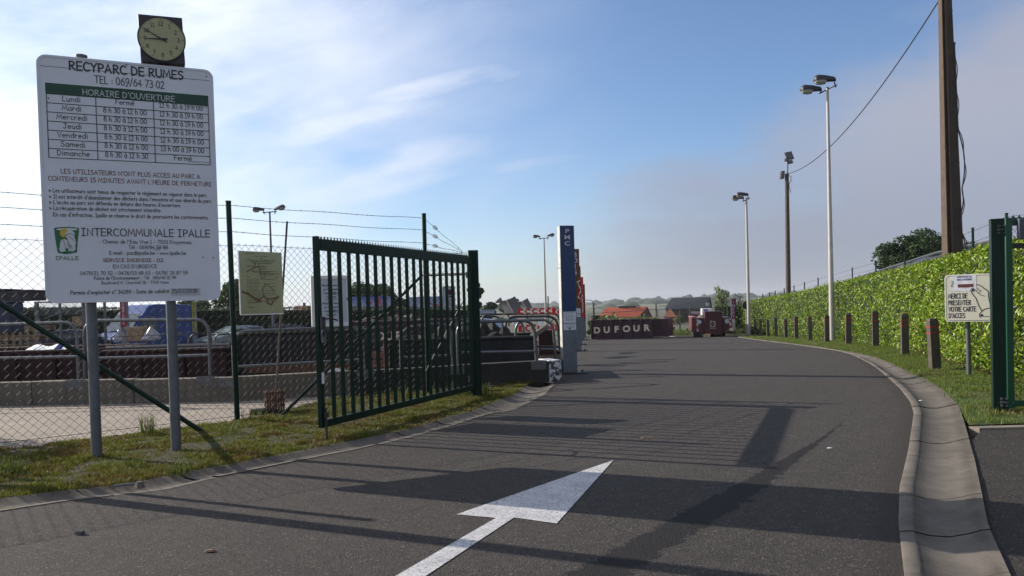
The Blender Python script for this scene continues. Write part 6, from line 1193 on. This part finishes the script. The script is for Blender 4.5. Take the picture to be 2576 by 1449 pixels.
def right_gate():
    P=G(2514,1037);zt=float(D(2513,552,P[1])[2]);r=thing('gate_post','broad dark green hinge post of the right hand gate','gate post',P)
    an=R(-24);ux=(math.cos(an),math.sin(an),0)
    mb=MB(P-[0,0,.1],ux);mb.box(-.075,.105,-.02,.16,0,zt+.1);obj('shaft',mb,GREEN,r,bevel=.006)
    mb=MB(np.array([P[0],P[1],zt]),ux);mb.box(-.077,.107,-.022,.162,0,.01);obj('cap',mb,GREEN,r)
    for z in (.14,zt-.14):
        mb=MB(np.array([P[0],P[1],z]),ux)
        for q in (-.045,0,.045): mb.tube([(.02,-.022,q),(.02,-.055,q)],.018,6);mb.tube([(.075,-.022,q),(.075,-.05,q)],.014,6)
        mb.box(0,.16,-.035,-.022,-.015,.015);obj('hinge',mb,GALV if z<1 else DARKST,r)
    q0=D(2539,1000,P[1]-.05);O=np.array([q0[0],q0[1],0]);zb=float(D(2545,1022,O[1])[2]);ztl=float(D(2540,566,O[1])[2])
    g=thing('gate_leaf','green gate leaf with wire mesh infill cut by the right edge of the photo','gate',O);ux=nrm(np.array([1.,-.12,0]));W=3.4
    F_=lambda:MB(np.array([O[0],O[1],0.]),ux)
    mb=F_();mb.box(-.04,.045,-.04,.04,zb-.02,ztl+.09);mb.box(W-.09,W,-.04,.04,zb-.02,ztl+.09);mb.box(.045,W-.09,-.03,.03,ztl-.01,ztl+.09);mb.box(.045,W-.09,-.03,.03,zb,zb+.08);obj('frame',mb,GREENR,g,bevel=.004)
    mb=F_();zc=float(D(2550,619,O[1])[2]);mb.box(.045,W-.09,-.03,.0,zc-.035,zc+.035);obj('crossbar',mb,BLACK,g,smooth=0)
    mb=MB();a=np.array([O[0],O[1],0])+ux*.04+np.cross([0,0,1],ux)*.045;chain(mb,a,a+ux*(W-.1),zb+.05,ztl,.075,.085,.0036);obj('wire_mesh',mb,WIRE,g,smooth=0,fix=False)
    mb=F_();k=44
    for i in range(k):
        a=.0+W*i/k;b=a+W/k;m_=b-a;mb.add([(a,-.002,ztl+.07),(b,-.002,ztl+.07),(b,-.002,ztl+.135),(b-m_*.25,-.002,ztl+.10),(a+m_*.5,-.002,ztl+.092),(a+m_*.2,-.002,ztl+.103),(a,-.002,ztl+.135)],[(0,1,2,3,4,5,6)])
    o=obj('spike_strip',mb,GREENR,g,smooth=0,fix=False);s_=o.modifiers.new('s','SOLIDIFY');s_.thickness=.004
    mb=F_();zz=float(D(2560,600,O[1])[2]);mb.box(.10,.42,-.10,-.035,zz-.02,zz+.26);tag(obj('lock_housing',mb,mat('grey_blue_box',(.05,.06,.09),.5),g,bevel=.01))
right_gate()
def road_sign_back():
    P=G(1877.5,842.5);zt=float(D(1877.5,768,P[1])[2]);r=thing('round_sign','thin white post with small dark round sign at the far end of the hedge','sign',P)
    mb=MB();mb.tube([P,np.array([P[0],P[1],zt*.45+P[2]*.55])],.055,8);mb.tube([np.array([P[0],P[1],zt*.45+P[2]*.55]),np.array([P[0],P[1],zt])],.03,8);obj('post',mb,POLE,r)
    mb=MB((P[0],P[1]-.05,zt));mb.revolve([(.02,-.02),(.24,-.02),(.26,0),(.24,.02),(.02,.02)],18,axis='y');obj('disc',mb,mat('dark_sign_back',(.04,.025,.03),.6),r)
road_sign_back()
# ------------------------------------------------------------------ containers at the end of the yard
def dufour():
    Y=48.;a=D(1489,841,Y);b=D(1639,841,Y-1.2);z0=zf(Y);zt=float(D(1640,803,Y-1.2)[2]);ux=nrm(np.array([b[0]-a[0],-1.2,0]));L=float(np.linalg.norm((b-a)[:2]));O=np.array([a[0],Y,z0]);Hh=zt-z0+.0
    r=thing('skip','maroon skip lettered in cream with garden waste on top, at the end of the yard','skip',O,'open skips at the end of the yard');F_=lambda:MB(O,ux)
    mb=F_();t=.05;mb.box(0,L,0,t,.12,Hh);mb.box(0,L,2.3,2.35,.12,Hh);mb.box(0,t,t,2.3,.12,Hh);mb.box(t,L,t,2.3,.12,.17)
    mb.add([(L,0,.12),(L+.55,.25,.12),(L+.55,.25,Hh),(L,0,Hh),(L,.06,.12),(L+.5,.3,.12),(L+.5,.3,Hh),(L,.06,Hh)],[(0,1,2,3),(7,6,5,4),(3,2,6,7),(0,4,5,1)])
    mb.add([(L+.55,.25,.12),(L+.95,.25,.12),(L+.95,2.3,.12),(L+.55,2.3,.12),(L+.55,.25,Hh),(L+.95,.25,Hh+.02),(L+.95,2.3,Hh),(L+.55,2.3,Hh)],[(3,2,1,0),(4,5,6,7),(0,1,5,4),(1,2,6,5),(2,3,7,6),(3,0,4,7)]);obj('body',mb,MAROON,r,bevel=.01)
    for i in range(7): x=L*i/6;mb=F_();mb.box(x-.055,x+.055,-.09,-.002,.08,Hh+.01);obj('rib',mb,MAROON,r,bevel=.008)
    mb=F_();mb.tube([(-.03,0,Hh),(L+.03,0,Hh)],.05,8);mb.tube([(-.03,2.33,Hh),(L+.03,2.33,Hh)],.05,8);obj('rim',mb,MAROON,r)
    mb=F_();mb.box(-.02,L,-.06,0,0.02,.14);obj('sill_beam',mb,MAROON,r,smooth=0)
    mb=F_();
    for i,ch in enumerate('DUFOUR'): ftext(mb,ch,L*(i+.5)/6,Hh*.34+.02*i,.37,y=-.004,bold=.045,wx=1.1)
    obj('lettering',mb,LETW,r,smooth=0,fix=False)
    mb=F_();mb.box(L+.62,L+.7,.23,.25,.3,.42);o=obj('plate',mb,REDSK,r,smooth=0)
    C=[];
    for cx,cy,s,hh in ((.9,1.2,.55,.35),(1.6,1.2,.5,.15),(3.,1.2,.5,.10),(3.7,1.2,.6,.16),(4.4,1.2,.4,.05)):
        n=420;q=rng.normal(0,1,(n,3))*[s*.55,.45,.2];q[:,2]=np.abs(q[:,2])*(hh*1.8+.22);C.append(O+np.outer(q[:,0]+cx*L/4.7,ux)+np.outer(q[:,1]+cy,np.cross([0,0,1],ux))+np.outer(q[:,2]+Hh-.1,[0,0,1]))
    C=np.concatenate(C);tag(leaves('garden_waste',C,np.tile([-.5,-.3,.7],(len(C),1)),.2,.09,leafmat('garden_waste_leaves',[(.05,.10,.02),(.10,.17,.03),(.16,.12,.05)]),loc=tuple(O)),'heap of garden waste sprouting from the lettered maroon skip','garden waste')
    P=D(1489,808,Y+2.6);mb=MB((P[0],P[1],z0));mb.box(0,.48,0,1.2,0,P[2]-z0+.3);mb.box(-.03,.51,-.03,1.23,P[2]-z0+.3,P[2]-z0+.36);tag(obj('dark_bin',mb,BLKSK,bevel=.02),'dark box shaped bin behind the left end of the lettered skip','bin')
dufour()
def compactor():
    Y=47.;s=Y/F;z0=zf(Y);a=D(1751,840,Y);b=D(1836,840,Y);O=np.array([a[0],Y,z0]);W=(b[0]-a[0])*1.02;cux=(math.cos(R(-10.5)),math.sin(R(-10.5)),0);z=lambda y:float(D(1793,y,Y)[2])-z0;x=lambda p:float(D(p,820,Y)[0]-a[0])
    r=thing('waste_compactor','dark red waste compactor with white round lights and D emblem','compactor',O);F_=lambda:MB(O,cux)
    m=mat('compactor_paint',(.055,.010,.014),.4,var=.2,scale=2,spec=.4);zt=z(799);zb=.25
    mb=F_();mb.box(0,W,0,4.8,zb,zt);obj('body',mb,m,r,bevel=.02)
    mb=F_();mb.box(x(1771.5),x(1814.5),-.12,1.4,zb-.12,z(783));obj('ram_housing',mb,m,r,bevel=.02)
    mb=F_();mb.box(x(1740),-.01,.1,4.6,zb+.05,zt);mb.box(x(1739),-.0,.05,4.65,zt-.0,zt+.07,1);obj('left_flank',mb,[mat('sunlit_flank_red',(.10,.016,.018),.4,var=.2),mat('pinkish_top',(.28,.09,.08),.5)],r,bevel=.01)  # flank gets a lighter red: sunlight on that side put into the colour
    for px in (1758.5,1826):
        c=(x(px),z(809));mb=F_();mb.prism([(c[0]+.125*math.cos(k),c[1]+.125*math.sin(k)) for k in np.linspace(0,6.283,22,endpoint=False)],'y',-.03,-.0);obj('round_reflector',mb,mat('pale_blue_reflector',(.35,.42,.50),.3),r,smooth=0)
    st=stripes('hazard_stripes',(.55,.45,.42),(.25,.02,.02),0,0.,.5,0.);st=stripes('hazard_stripes',(.5,.4,.38),(.22,.02,.02),2,3.,.5)
    for p0,p1 in ((1752,1756),(1831,1836)): mb=F_();mb.box(x(p0),x(p1),-.006,-.001,z(833),z(802));obj('hazard_strip',mb,st,r,smooth=0)
    mb=F_();c=(x(1791),z(814.5));k=.017
    def pl(p): mb.prism([(c[0]+a_*k,c[1]+b_*k) for a_,b_ in p],'y',-.125,-.121)
    pl([(-9,1),(-9,11),(-1,11),(-1,8),(-5.5,8),(-5.5,1)]);pl([(1,11),(5,10.5),(9,7),(10,1),(6,1),(5,5),(1,7.5)]);pl([(-9,-1),(-6,-1),(-5.5,-7.5),(-1,-8),(-1,-11),(-9,-11)]);pl([(1,-11),(6,-10),(9.5,-5),(10,-1),(6.5,-1),(5,-5),(3.5,-7),(1,-7)]);pl([(-2,1),(-1,4),(0,1.5)]);pl([(-12,0),(-6,.4),(-6,-.4)]);pl([(12.5,0),(6,.6),(6,-.6)]);pl([(1,-1),(2.5,-4),(3.3,-1)])
    ftext(mb,'DUFOUR',c[0],c[1]-17*k,.07,y=-.122,wx=1.);obj('emblem',mb,mat('faded_cream_paint',(.34,.29,.24),.5),r,smooth=0,fix=False)
    mb=F_();ftext(mb,'12.207',x(1824),z(804),.09,y=-.004);mb.box(x(1823),x(1829),-.004,-.001,z(833),z(832));obj('number',mb,mat('dull_red_cream_paint',(.30,.20,.18),.5),r,smooth=0,fix=False)
    for px in (1757,1805): mb=F_();mb.box(x(px)-.3,x(px)+.15,-.02,4.6,.0,zb);obj('skid',mb,BLKSK,r,smooth=0)
    for px in (1762,1822):
        mb=MB(O+np.array([x(px),.3,.12]));mb.revolve([(.03,-.08),(.12,-.08),(.12,.08),(.03,.08)],12,axis='x');obj('wheel',mb,TYRE,r)
    mb=F_();mb.box(x(1769),x(1794),1.5,3.0,z(800),z(776));mb.box(x(1773.5),x(1784),1.47,1.5,z(782),z(777.5),1);q=obj('control_cabinet',mb,[WHITE2,mat('blue_grey_print',(.12,.15,.28),.5)],r,bevel=.01)
    P=D(1765,797,Y+1);mb=MB(P);n=8;mb.prism([(.42*math.cos(k)*random.uniform(.7,1),.3*math.sin(k)*random.uniform(.7,1)) for k in np.arange(0,6.2,.8)],'z',-.1,.12,scale_hi=.4);tag(obj('rubble_sack',mb,CONC,smooth=0),'pale sack lying on the left shoulder of the compactor','sack')
    P=D(1779,843,Y-.6);P[2]=z0;mb=MB(P);mb.box(-.18,.18,0,.3,0,.16);mb.box(-.2,.2,-.02,.32,.15,.18);tag(obj('timber_block',mb,mat('pale_timber',(.5,.33,.24),.8,var=.3),smooth=0),'pale timber block under the front of the compactor','block')
compactor()
# ------------------------------------------------------------------ wire fence and fields behind
def field_fence():
    r=thing('wire_fence','thin wire fence with slim grey posts behind the skips at the end of the yard','fence',D(1650,830,54)*[1,1,0]+[0,0,zf(54)]);Y=54.;pts=[]
    for px,yt in ((1480,790),(1542,785),(1545,785),(1654,778.5),(1710,777),(1734,776),(1770,775),(1829,772)):
        p=D(px,yt,Y);pts.append(p);mb=MB();mb.tube([(p[0],Y,zf(Y)-.05),p],.03,6);obj('post',mb,GALV,r)
    for dz in (.0,.55,1.1):
        mb=MB()
        for a,b in zip(pts,pts[1:]): mb.tube([a-[0,0,dz],b-[0,0,dz]],.018 if dz==0 else .008,4,cap=False)
        obj('wire',mb,GALV,r,smooth=0,fix=False)
field_fence()
for px,yb,yt,lab in ((1695,840,822,'short dark wooden post in the field left of the compactor'),(1728,838,826,'short dark wooden post close to the compactor')):
    P=D(px,yb,57);mb=MB(P*[1,1,0]+[0,0,zf(57)-.05]);mb.tube([(0,0,0),(0,0,D(px,yt,57)[2]-zf(57)+.05)],[.09,.07],7);tag(obj('fence_stake',mb,mat('dark_wood',(.04,.032,.025),.9)),lab,'stake','stakes at the edge of the field')
def tree(lab,px,py_top,px_l,px_r,Y,py_base,cols,n=4200,L=.45,dens=1.,gap=0.,seed=1,trunk=.25,name='tree',blobs=26,cat='tree',grp=None,flat=.75,branchy=False):
    rd=np.random.default_rng(seed);top=D(px,py_top,Y);a=D(px_l,py_top,Y);b=D(px_r,py_top,Y);zb=zf(Y);zc0=float(D(px,py_base,Y)[2]);R_=(b[0]-a[0])/2;cx=(a[0]+b[0])/2;H_=top[2]-zc0;cz=zc0+H_*.5
    r=thing(name,lab,cat,(cx,Y,zb),grp);mb=MB();mb.tube([(cx,Y,zb-.2),(cx+.1,Y,zb+(cz-zb)*.4),(cx-.1,Y,cz),(cx,Y,cz+H_*.25)],[trunk,trunk*.8,trunk*.5,trunk*.2],8);obj('trunk',mb,mat('bark',(.06,.048,.035),.95,var=.3),r)
    bl_=[]
    for i in range(blobs):
        v=nrm(rd.normal(size=3));q=rd.uniform(.35,.85)**.7;c=np.array([cx+v[0]*R_*q,Y+v[1]*R_*q*.9,cz+v[2]*H_*.5*q]);bl_.append((c,rd.uniform(.30,.50)*min(R_,H_*.8)))
    mb=MB()
    for c,_ in bl_[:14]:
        s=np.array([cx,Y,zb+(cz-zb)*rd.uniform(.45,1.)]);mb.tube([s,(s+c)/2+np.array([0,0,-.1*R_]),c],[trunk*.4,trunk*.25,trunk*.08],5)
        if branchy:
            for _ in range(3): e=c+rd.normal(size=3)*R_*.25;mb.tube([c*.5+s*.5,e],[trunk*.15,trunk*.04],4)
    obj('limbs',mb,mat('bark_dark',(.05,.04,.03),.95,var=.3),r)
    C=[];Nn=[];k=n//blobs
    for c,rr in bl_:
        v=rd.normal(size=(k,3));v/=np.linalg.norm(v,axis=1)[:,None];q=rd.uniform(.55,1.08,k)**.6;C.append(c+v*rr*q[:,None]*np.array([1,1,flat]));Nn.append(v+np.array([0,0,.3]))
    leaves('crown',np.concatenate(C),np.concatenate(Nn),L,L*.6,leafmat(name+'_crown_%d'%seed,cols,.6,.25,.2),r,spread=.6);return r
DG=[(.02,.045,.012),(.035,.065,.018),(.05,.085,.02)];MG=[(.04,.075,.02),(.06,.10,.03),(.035,.06,.02)]
G2='trees beyond the yard'
tree('round dark tree behind the laurel hedge left of the concrete pole',2300,588,2212,2374,70,690,DG,9000,.34,seed=2,blobs=34,trunk=.4,grp=G2)
tree('low grey green bush top right of the concrete pole',2470,606,2415,2510,60,660,[(.05,.08,.03),(.07,.10,.05)],2600,.26,seed=3,grp=G2,blobs=16)
tree('loose pale green tree with bare stems left of the purple totem',1812,719,1790,1836,66,782,[(.24,.30,.12),(.30,.36,.16),(.16,.2,.08)],480,.2,seed=4,trunk=.13,grp=G2,blobs=22,branchy=True)
tree('bare dark little trees behind the purple totem',1850,736,1834,1868,62,790,[(.05,.05,.03),(.06,.07,.04)],160,.14,seed=14,trunk=.12,grp=G2,blobs=14,branchy=True)
tree('broad green tree seen through the middle of the gate leaf',930,706,858,1000,75,800,MG,7500,.36,seed=5,blobs=32,trunk=.4,grp=G2)
tree('low tree at the right of the broad one behind the gate',1010,752,975,1040,75,800,MG,2200,.34,seed=15,blobs=16,grp=G2)
tree('green tree just right of the large sign behind the fence post',578,708,545,640,70,790,MG,5200,.34,seed=6,blobs=26,grp=G2)
tree('small pale tree at the lower right corner of the large sign',480,752,452,530,80,792,[(.07,.11,.04),(.10,.13,.06)],2000,.34,seed=7,blobs=18,grp=G2)
tree('dark tree right behind the left gate hinge post',1188,702,1172,1212,60,800,DG,1800,.26,seed=8,blobs=18,grp=G2)
tree('distant dark green tree right of the gate hinge post',1232,762,1212,1256,140,790,DG,900,.6,seed=9,blobs=14,grp=G2)
tree('distant bluish green tree left of the upturned hoppers',1275,752,1255,1300,210,790,[(.05,.09,.05),(.06,.10,.06)],1000,.8,seed=10,blobs=14,grp=G2)
r=thing('bush','unseen round dark bush added left of the view to shade the grass strip','bush',(-8.4,10.2,0),G2);nb=2600;v_=rng.normal(size=(nb,3));v_/=np.linalg.norm(v_,axis=1)[:,None];C_=np.array([-8.5,10.3,.85])+v_*np.array([.95,1.1,.85])*(rng.uniform(.5,1.05,nb)**.5)[:,None];leaves('crown',C_,v_,.12,.06,leafmat('dark_bush_leaves',DG,.6,.25,.2),r);mb=MB();mb.tube([(-8.5,10.3,-.1),(-8.45,10.3,.9)],.05,6);obj('trunk',mb,mat('bark_b',(.06,.048,.035),.95,var=.3),r)  # out of view; bush added so its shadow darkens the left verge
lamp('unseen grey post added left of the view to cast the long road shadow',np.array([-8.0,8.95,0]),7.6,.10,.08,[((-.3,0,.1),(-1,-.15),.65,.05)],GREY)  # unseen post added for the long shadow band on the road, no yard lamp
tree('round bush below the yellow barn wall',1705,795,1693,1722,150,812,[(.16,.15,.03),(.12,.14,.03)],600,.4,seed=11,blobs=12,trunk=.1,grp=G2,cat='bush',name='bush')
tree('green bush left of the lettered skip',1484,808,1474,1500,50,842,[(.05,.09,.02),(.08,.12,.03)],800,.15,seed=12,blobs=12,trunk=.06,grp=G2,cat='bush',name='bush')
# farm buildings
ORT=mat('orange_roof_tiles',(.40,.085,.035),.8,var=.12,scale=1.5,bmp=.3,bscale=3);SLATE=mat('dark_slate_roof',(.032,.032,.036),.7,var=.2,scale=1.);BRK=mat('dark_brick_wall',(.085,.055,.045),.9,var=.3,scale=1.2);PBR=mat('pale_brick_gable',(.20,.14,.11),.9,var=.25,scale=1.5)
def barn(lab,Y,e0,e1,r0,r1,roof,wall,dep,zg,name='barn',hip=0.):
    """e0,e1: eave ends, r0,r1: ridge ends, in pixels"""
    E0,E1=D(*e0,Y),D(*e1,Y);R0,R1=D(*r0,Y+dep/2),D(*r1,Y+dep/2);r=thing(name,lab,'farm building',(E0[0],Y,zg))
    B0=np.array([E0[0]+(R0[0]-E0[0])*1.2,Y+dep,E0[2]]);B1=np.array([E1[0]+(R1[0]-E1[0])*1.6,Y+dep,E1[2]]);t=np.array([0,0,.25])
    mb=MB();q=[E0,E1,R1,R0,B1,B0];mb.add([tuple(p) for p in q]+[tuple(p-t) for p in q],[(0,1,2,3),(3,2,4,5),(7,6,9,8),(8,9,11,10),(0,6,7,1),(1,7,8,2),(2,8,10,4),(4,10,11,5),(5,11,9,3),(3,9,6,0)]);obj('roof',mb,roof,r,smooth=0)
    s=.4;w0=np.array([s,.5,-.26]);w1=np.array([-s,.5,-.26]);a,b,c,d=E0+w0,E1+w1,B1+[-s,-.5,-.26],B0+[s,-.5,-.26];mb=MB();g=lambda p:(p[0],p[1],zg-.5)
    mb.add([tuple(a),tuple(b),tuple(c),tuple(d),g(a),g(b),g(c),g(d),tuple(R0+[s*.7,0,-.3]),tuple(R1+[-s*.7,0,-.3])],[(0,4,5,1),(1,5,6,2,9),(2,6,7,3),(3,7,4,0,8)]);obj('wall',mb,wall,r,smooth=0)
    return r,a,b,c
zg=-3.4
r,a,b,c=barn('long low barn with bright orange tiled roof behind the lettered skip',180,(1503,796),(1604,798),(1525,773.5),(1628,771),ORT,BRK,8,zg)
mb=MB();p=D(1555,773,184.);q=D(1598,771,184.);mb.box(p[0],q[0],183.6,184.4,p[2]-.1,p[2]+.25);obj('ridge_cap',mb,SLATE,r,smooth=0)
r,a,b,c=barn('large dark slate roofed barn behind the compactor',200,(1672,776),(1768,778),(1689,750),(1786,746.5),SLATE,BRK,12,zg)
for px in (1776,1780.5): p=D(px,765,200.0);mb=MB(p);mb.box(-.12,.12,.0,.15,-.35,.35);
for px in (1776,1781):
    p=D(px,765.5,202);mb=MB(p);mb.box(-.16,.16,-.6,-.3,-.45,.45);obj('window',mb,mat('pale_shutter',(.3,.3,.32),.6),r,smooth=0)
for x0,x1,yt,yb in ((1681,1689,783,800),(1722,1732,786,800),(1740,1750,784,792)):
    p=D(x0,yb,199.8);q=D(x1,yt,199.8);mb=MB();mb.box(p[0],q[0],199.9,200.6,p[2],q[2]);obj('window',mb,GLASS,r,smooth=0)
r,a,b,c=barn('small pale brick gabled outhouse with orange tiles before the dark barn',188,(1669,797),(1702,797),(1683,776),(1686,776),mat('faded_orange_tiles',(.28,.10,.05),.85,var=.15),PBR,6,zg,name='outhouse')
r,a,b,c=barn('low shed with rusty lean-to roof right of the dark barn door',185,(1735,789),(1795,793),(1738,783),(1790,784),mat('rusty_sheet_roof',(.09,.055,.05),.8),BRK,6,zg,name='shed')
r,a,b,c=barn('distant farmhouse with faded red roof above the left hedge',120,(736,783),(800,783),(742,768.5),(800,769),mat('faded_red_tiles',(.22,.08,.06),.85),BRK,8,zg,name='farmhouse')
mb=MB();p=D(765,768,124);mb.box(p[0]-.15,p[0]+.15,123.8,124.2,p[2]-1,p[2]+.4);obj('chimney',mb,BRK,r,smooth=0)
for px,yt,yb,Y,lab,wd in ((1492.5,762,808,90,'dark wooden pole with bracket just right of the totem row',.13),(1649.6,764,803,120,'thin dark pole in front of the orange roofed barn',.14),(1826,752,800,80,'bare dark post right of the pale green tree',.07),(1736,766,803,110,'crooked dark pole before the slate roofed barn',.12),(1378,745,790,40,'short dark stick beside the far double lamp',.04),(1861,748,790,60,'bare slim post right of the purple totem',.06)):
    p=D(px,yt,Y);b=np.array([D(px+.8,yb,Y)[0],Y,zf(Y)]);r=thing('field_pole',lab,'pole',b,'poles beyond the yard');mb=MB();mb.tube([b,p],[wd,wd*.8],7);obj('shaft',mb,BROWNP,r)
    if px==1492.5:
        mb=MB();mb.tube([p,p+[-.2,0,.3],p+[-1.,0,.35]],.04,5);obj('bracket',mb,GREY,r);
mb=MB();a=D(1490,763,90);b=D(1560,775,170);mb.tube([a+(b-a)*t-[0,0,.8*4*t*(1-t)] for t in np.linspace(0,1,12)],.03,4);tag(obj('overhead_cable',mb,BLACK),'faint thin cable from the bracketed pole towards the orange roof','cable')
# distant hills and woods
def hills():
    m,nt,b=mk('hill_fields');o=ramp(nt,noise(nt,.004,4,.6),[(.4,(.06,.085,.03)),(.5,(.10,.10,.05)),(.6,(.05,.08,.03))]);nt.links.new(o,b.inputs['Base Color']);b.inputs['Roughness'].default_value=1
    rows=[];xs=np.linspace(-2600,3400,90)
    for y,k in ((1000,0),(1300,.45),(1700,.8),(2200,1.),(3200,1.1)):
        rows.append([(x,y,-3.6+k*(6+22/(1+math.exp(-(x-750)/200.))+3*math.sin(x/260.)+2*math.sin(x/90.+y)) - (0.4 if k==0 else 0)) for x in xs])
    grid_mesh('hills',rows,m,smooth=60)
    wm,nt,b=mk('distant_woodland');o=ramp(nt,noise(nt,.05,5,.7),[(.35,(.018,.032,.018)),(.65,(.035,.055,.025))]);nt.links.new(o,b.inputs['Base Color']);b.inputs['Roughness'].default_value=1
    mb=MB();rd=np.random.default_rng(3)
    def blob(x,y,z,rx,rz):
        n=8;vs=[];
        for i in range(5):
            q=math.pi*.5*i/4
            for j in range(n):
                a=2*math.pi*j/n;k=1+rd.uniform(-.15,.15);vs.append((x+rx*math.cos(q)*math.cos(a)*k,y+rx*math.cos(q)*math.sin(a)*k,z+rz*math.sin(q)*(1+rd.uniform(-.08,.08))))
        mb.add(vs,[(i*n+j,i*n+(j+1)%n,(i+1)*n+(j+1)%n,(i+1)*n+j) for i in range(4) for j in range(n)])
    hz=lambda x,y,k:-3.6+k*(6+22/(1+math.exp(-(x-750)/200.))+3*math.sin(x/260.)+2*math.sin(x/90.+y))
    for y,k,n,h in ((1050,.05,170,9),(1300,.45,170,10),(1700,.8,150,12),(2200,1.,150,13)):
        for i in range(n):
            x=rd.uniform(-1.1,1.3)*y;
            if k<.1 and (math.sin(x/130.)<-.1): continue
            w_=rd.uniform(9,26);blob(x,y+rd.uniform(-30,30),hz(x,y,k)-2,w_,h*rd.uniform(.5,1.15)+(3 if rd.random()<.06 else 0))
    tag(obj('woodland',mb,wm,smooth=80,fix=False,loc=(0,1300,0)),'bluish wooded ridge along the horizon','woodland',kind='stuff')
hills()
def rough_grass():
    n=9000;x=rng.uniform(D(1650,830,56)[0],D(1880,830,56)[0],n);y=50.4+rng.random(n)*7;P=np.stack([x,y,np.array([zf(v) for v in y])+.02],1)
    a=rng.uniform(0,6.28,n);b=np.stack([np.cos(a),np.sin(a),0*a],1)*.012;h=rng.uniform(.1,.35,n);T=P+np.stack([rng.normal(0,.06,n),rng.normal(0,.06,n),h],1);V=np.stack([P-b,P+b,T],1).reshape(-1,3);k=np.arange(n)*3
    tag(npmesh('rough_grass',V,np.stack([k,k+1,k+2],1),leafmat('rough_grass_blades',[(.06,.10,.02),(.10,.14,.03),(.16,.14,.06)],.6,.3),loc=(9,53,0)),'rough grass at the end of the yard around the compactor','grass',kind='stuff')
rough_grass()
# air
HAZE=0.00016
if HAZE:
    mb=MB();mb.box(-3500,4200,-400,4200,-8,60);m=bpy.data.materials.new('air');m.use_nodes=True;nt=m.node_tree;nt.nodes.clear();o=nt.nodes.new('ShaderNodeOutputMaterial');v=nt.nodes.new('ShaderNodeVolumePrincipled');v.inputs['Density'].default_value=HAZE;v.inputs['Color'].default_value=(.86,.92,1,1);v.inputs['Anisotropy'].default_value=.2;nt.links.new(v.outputs[0],o.inputs[1])
    tag(obj('haze',mb,m,smooth=0),kind='stuff')
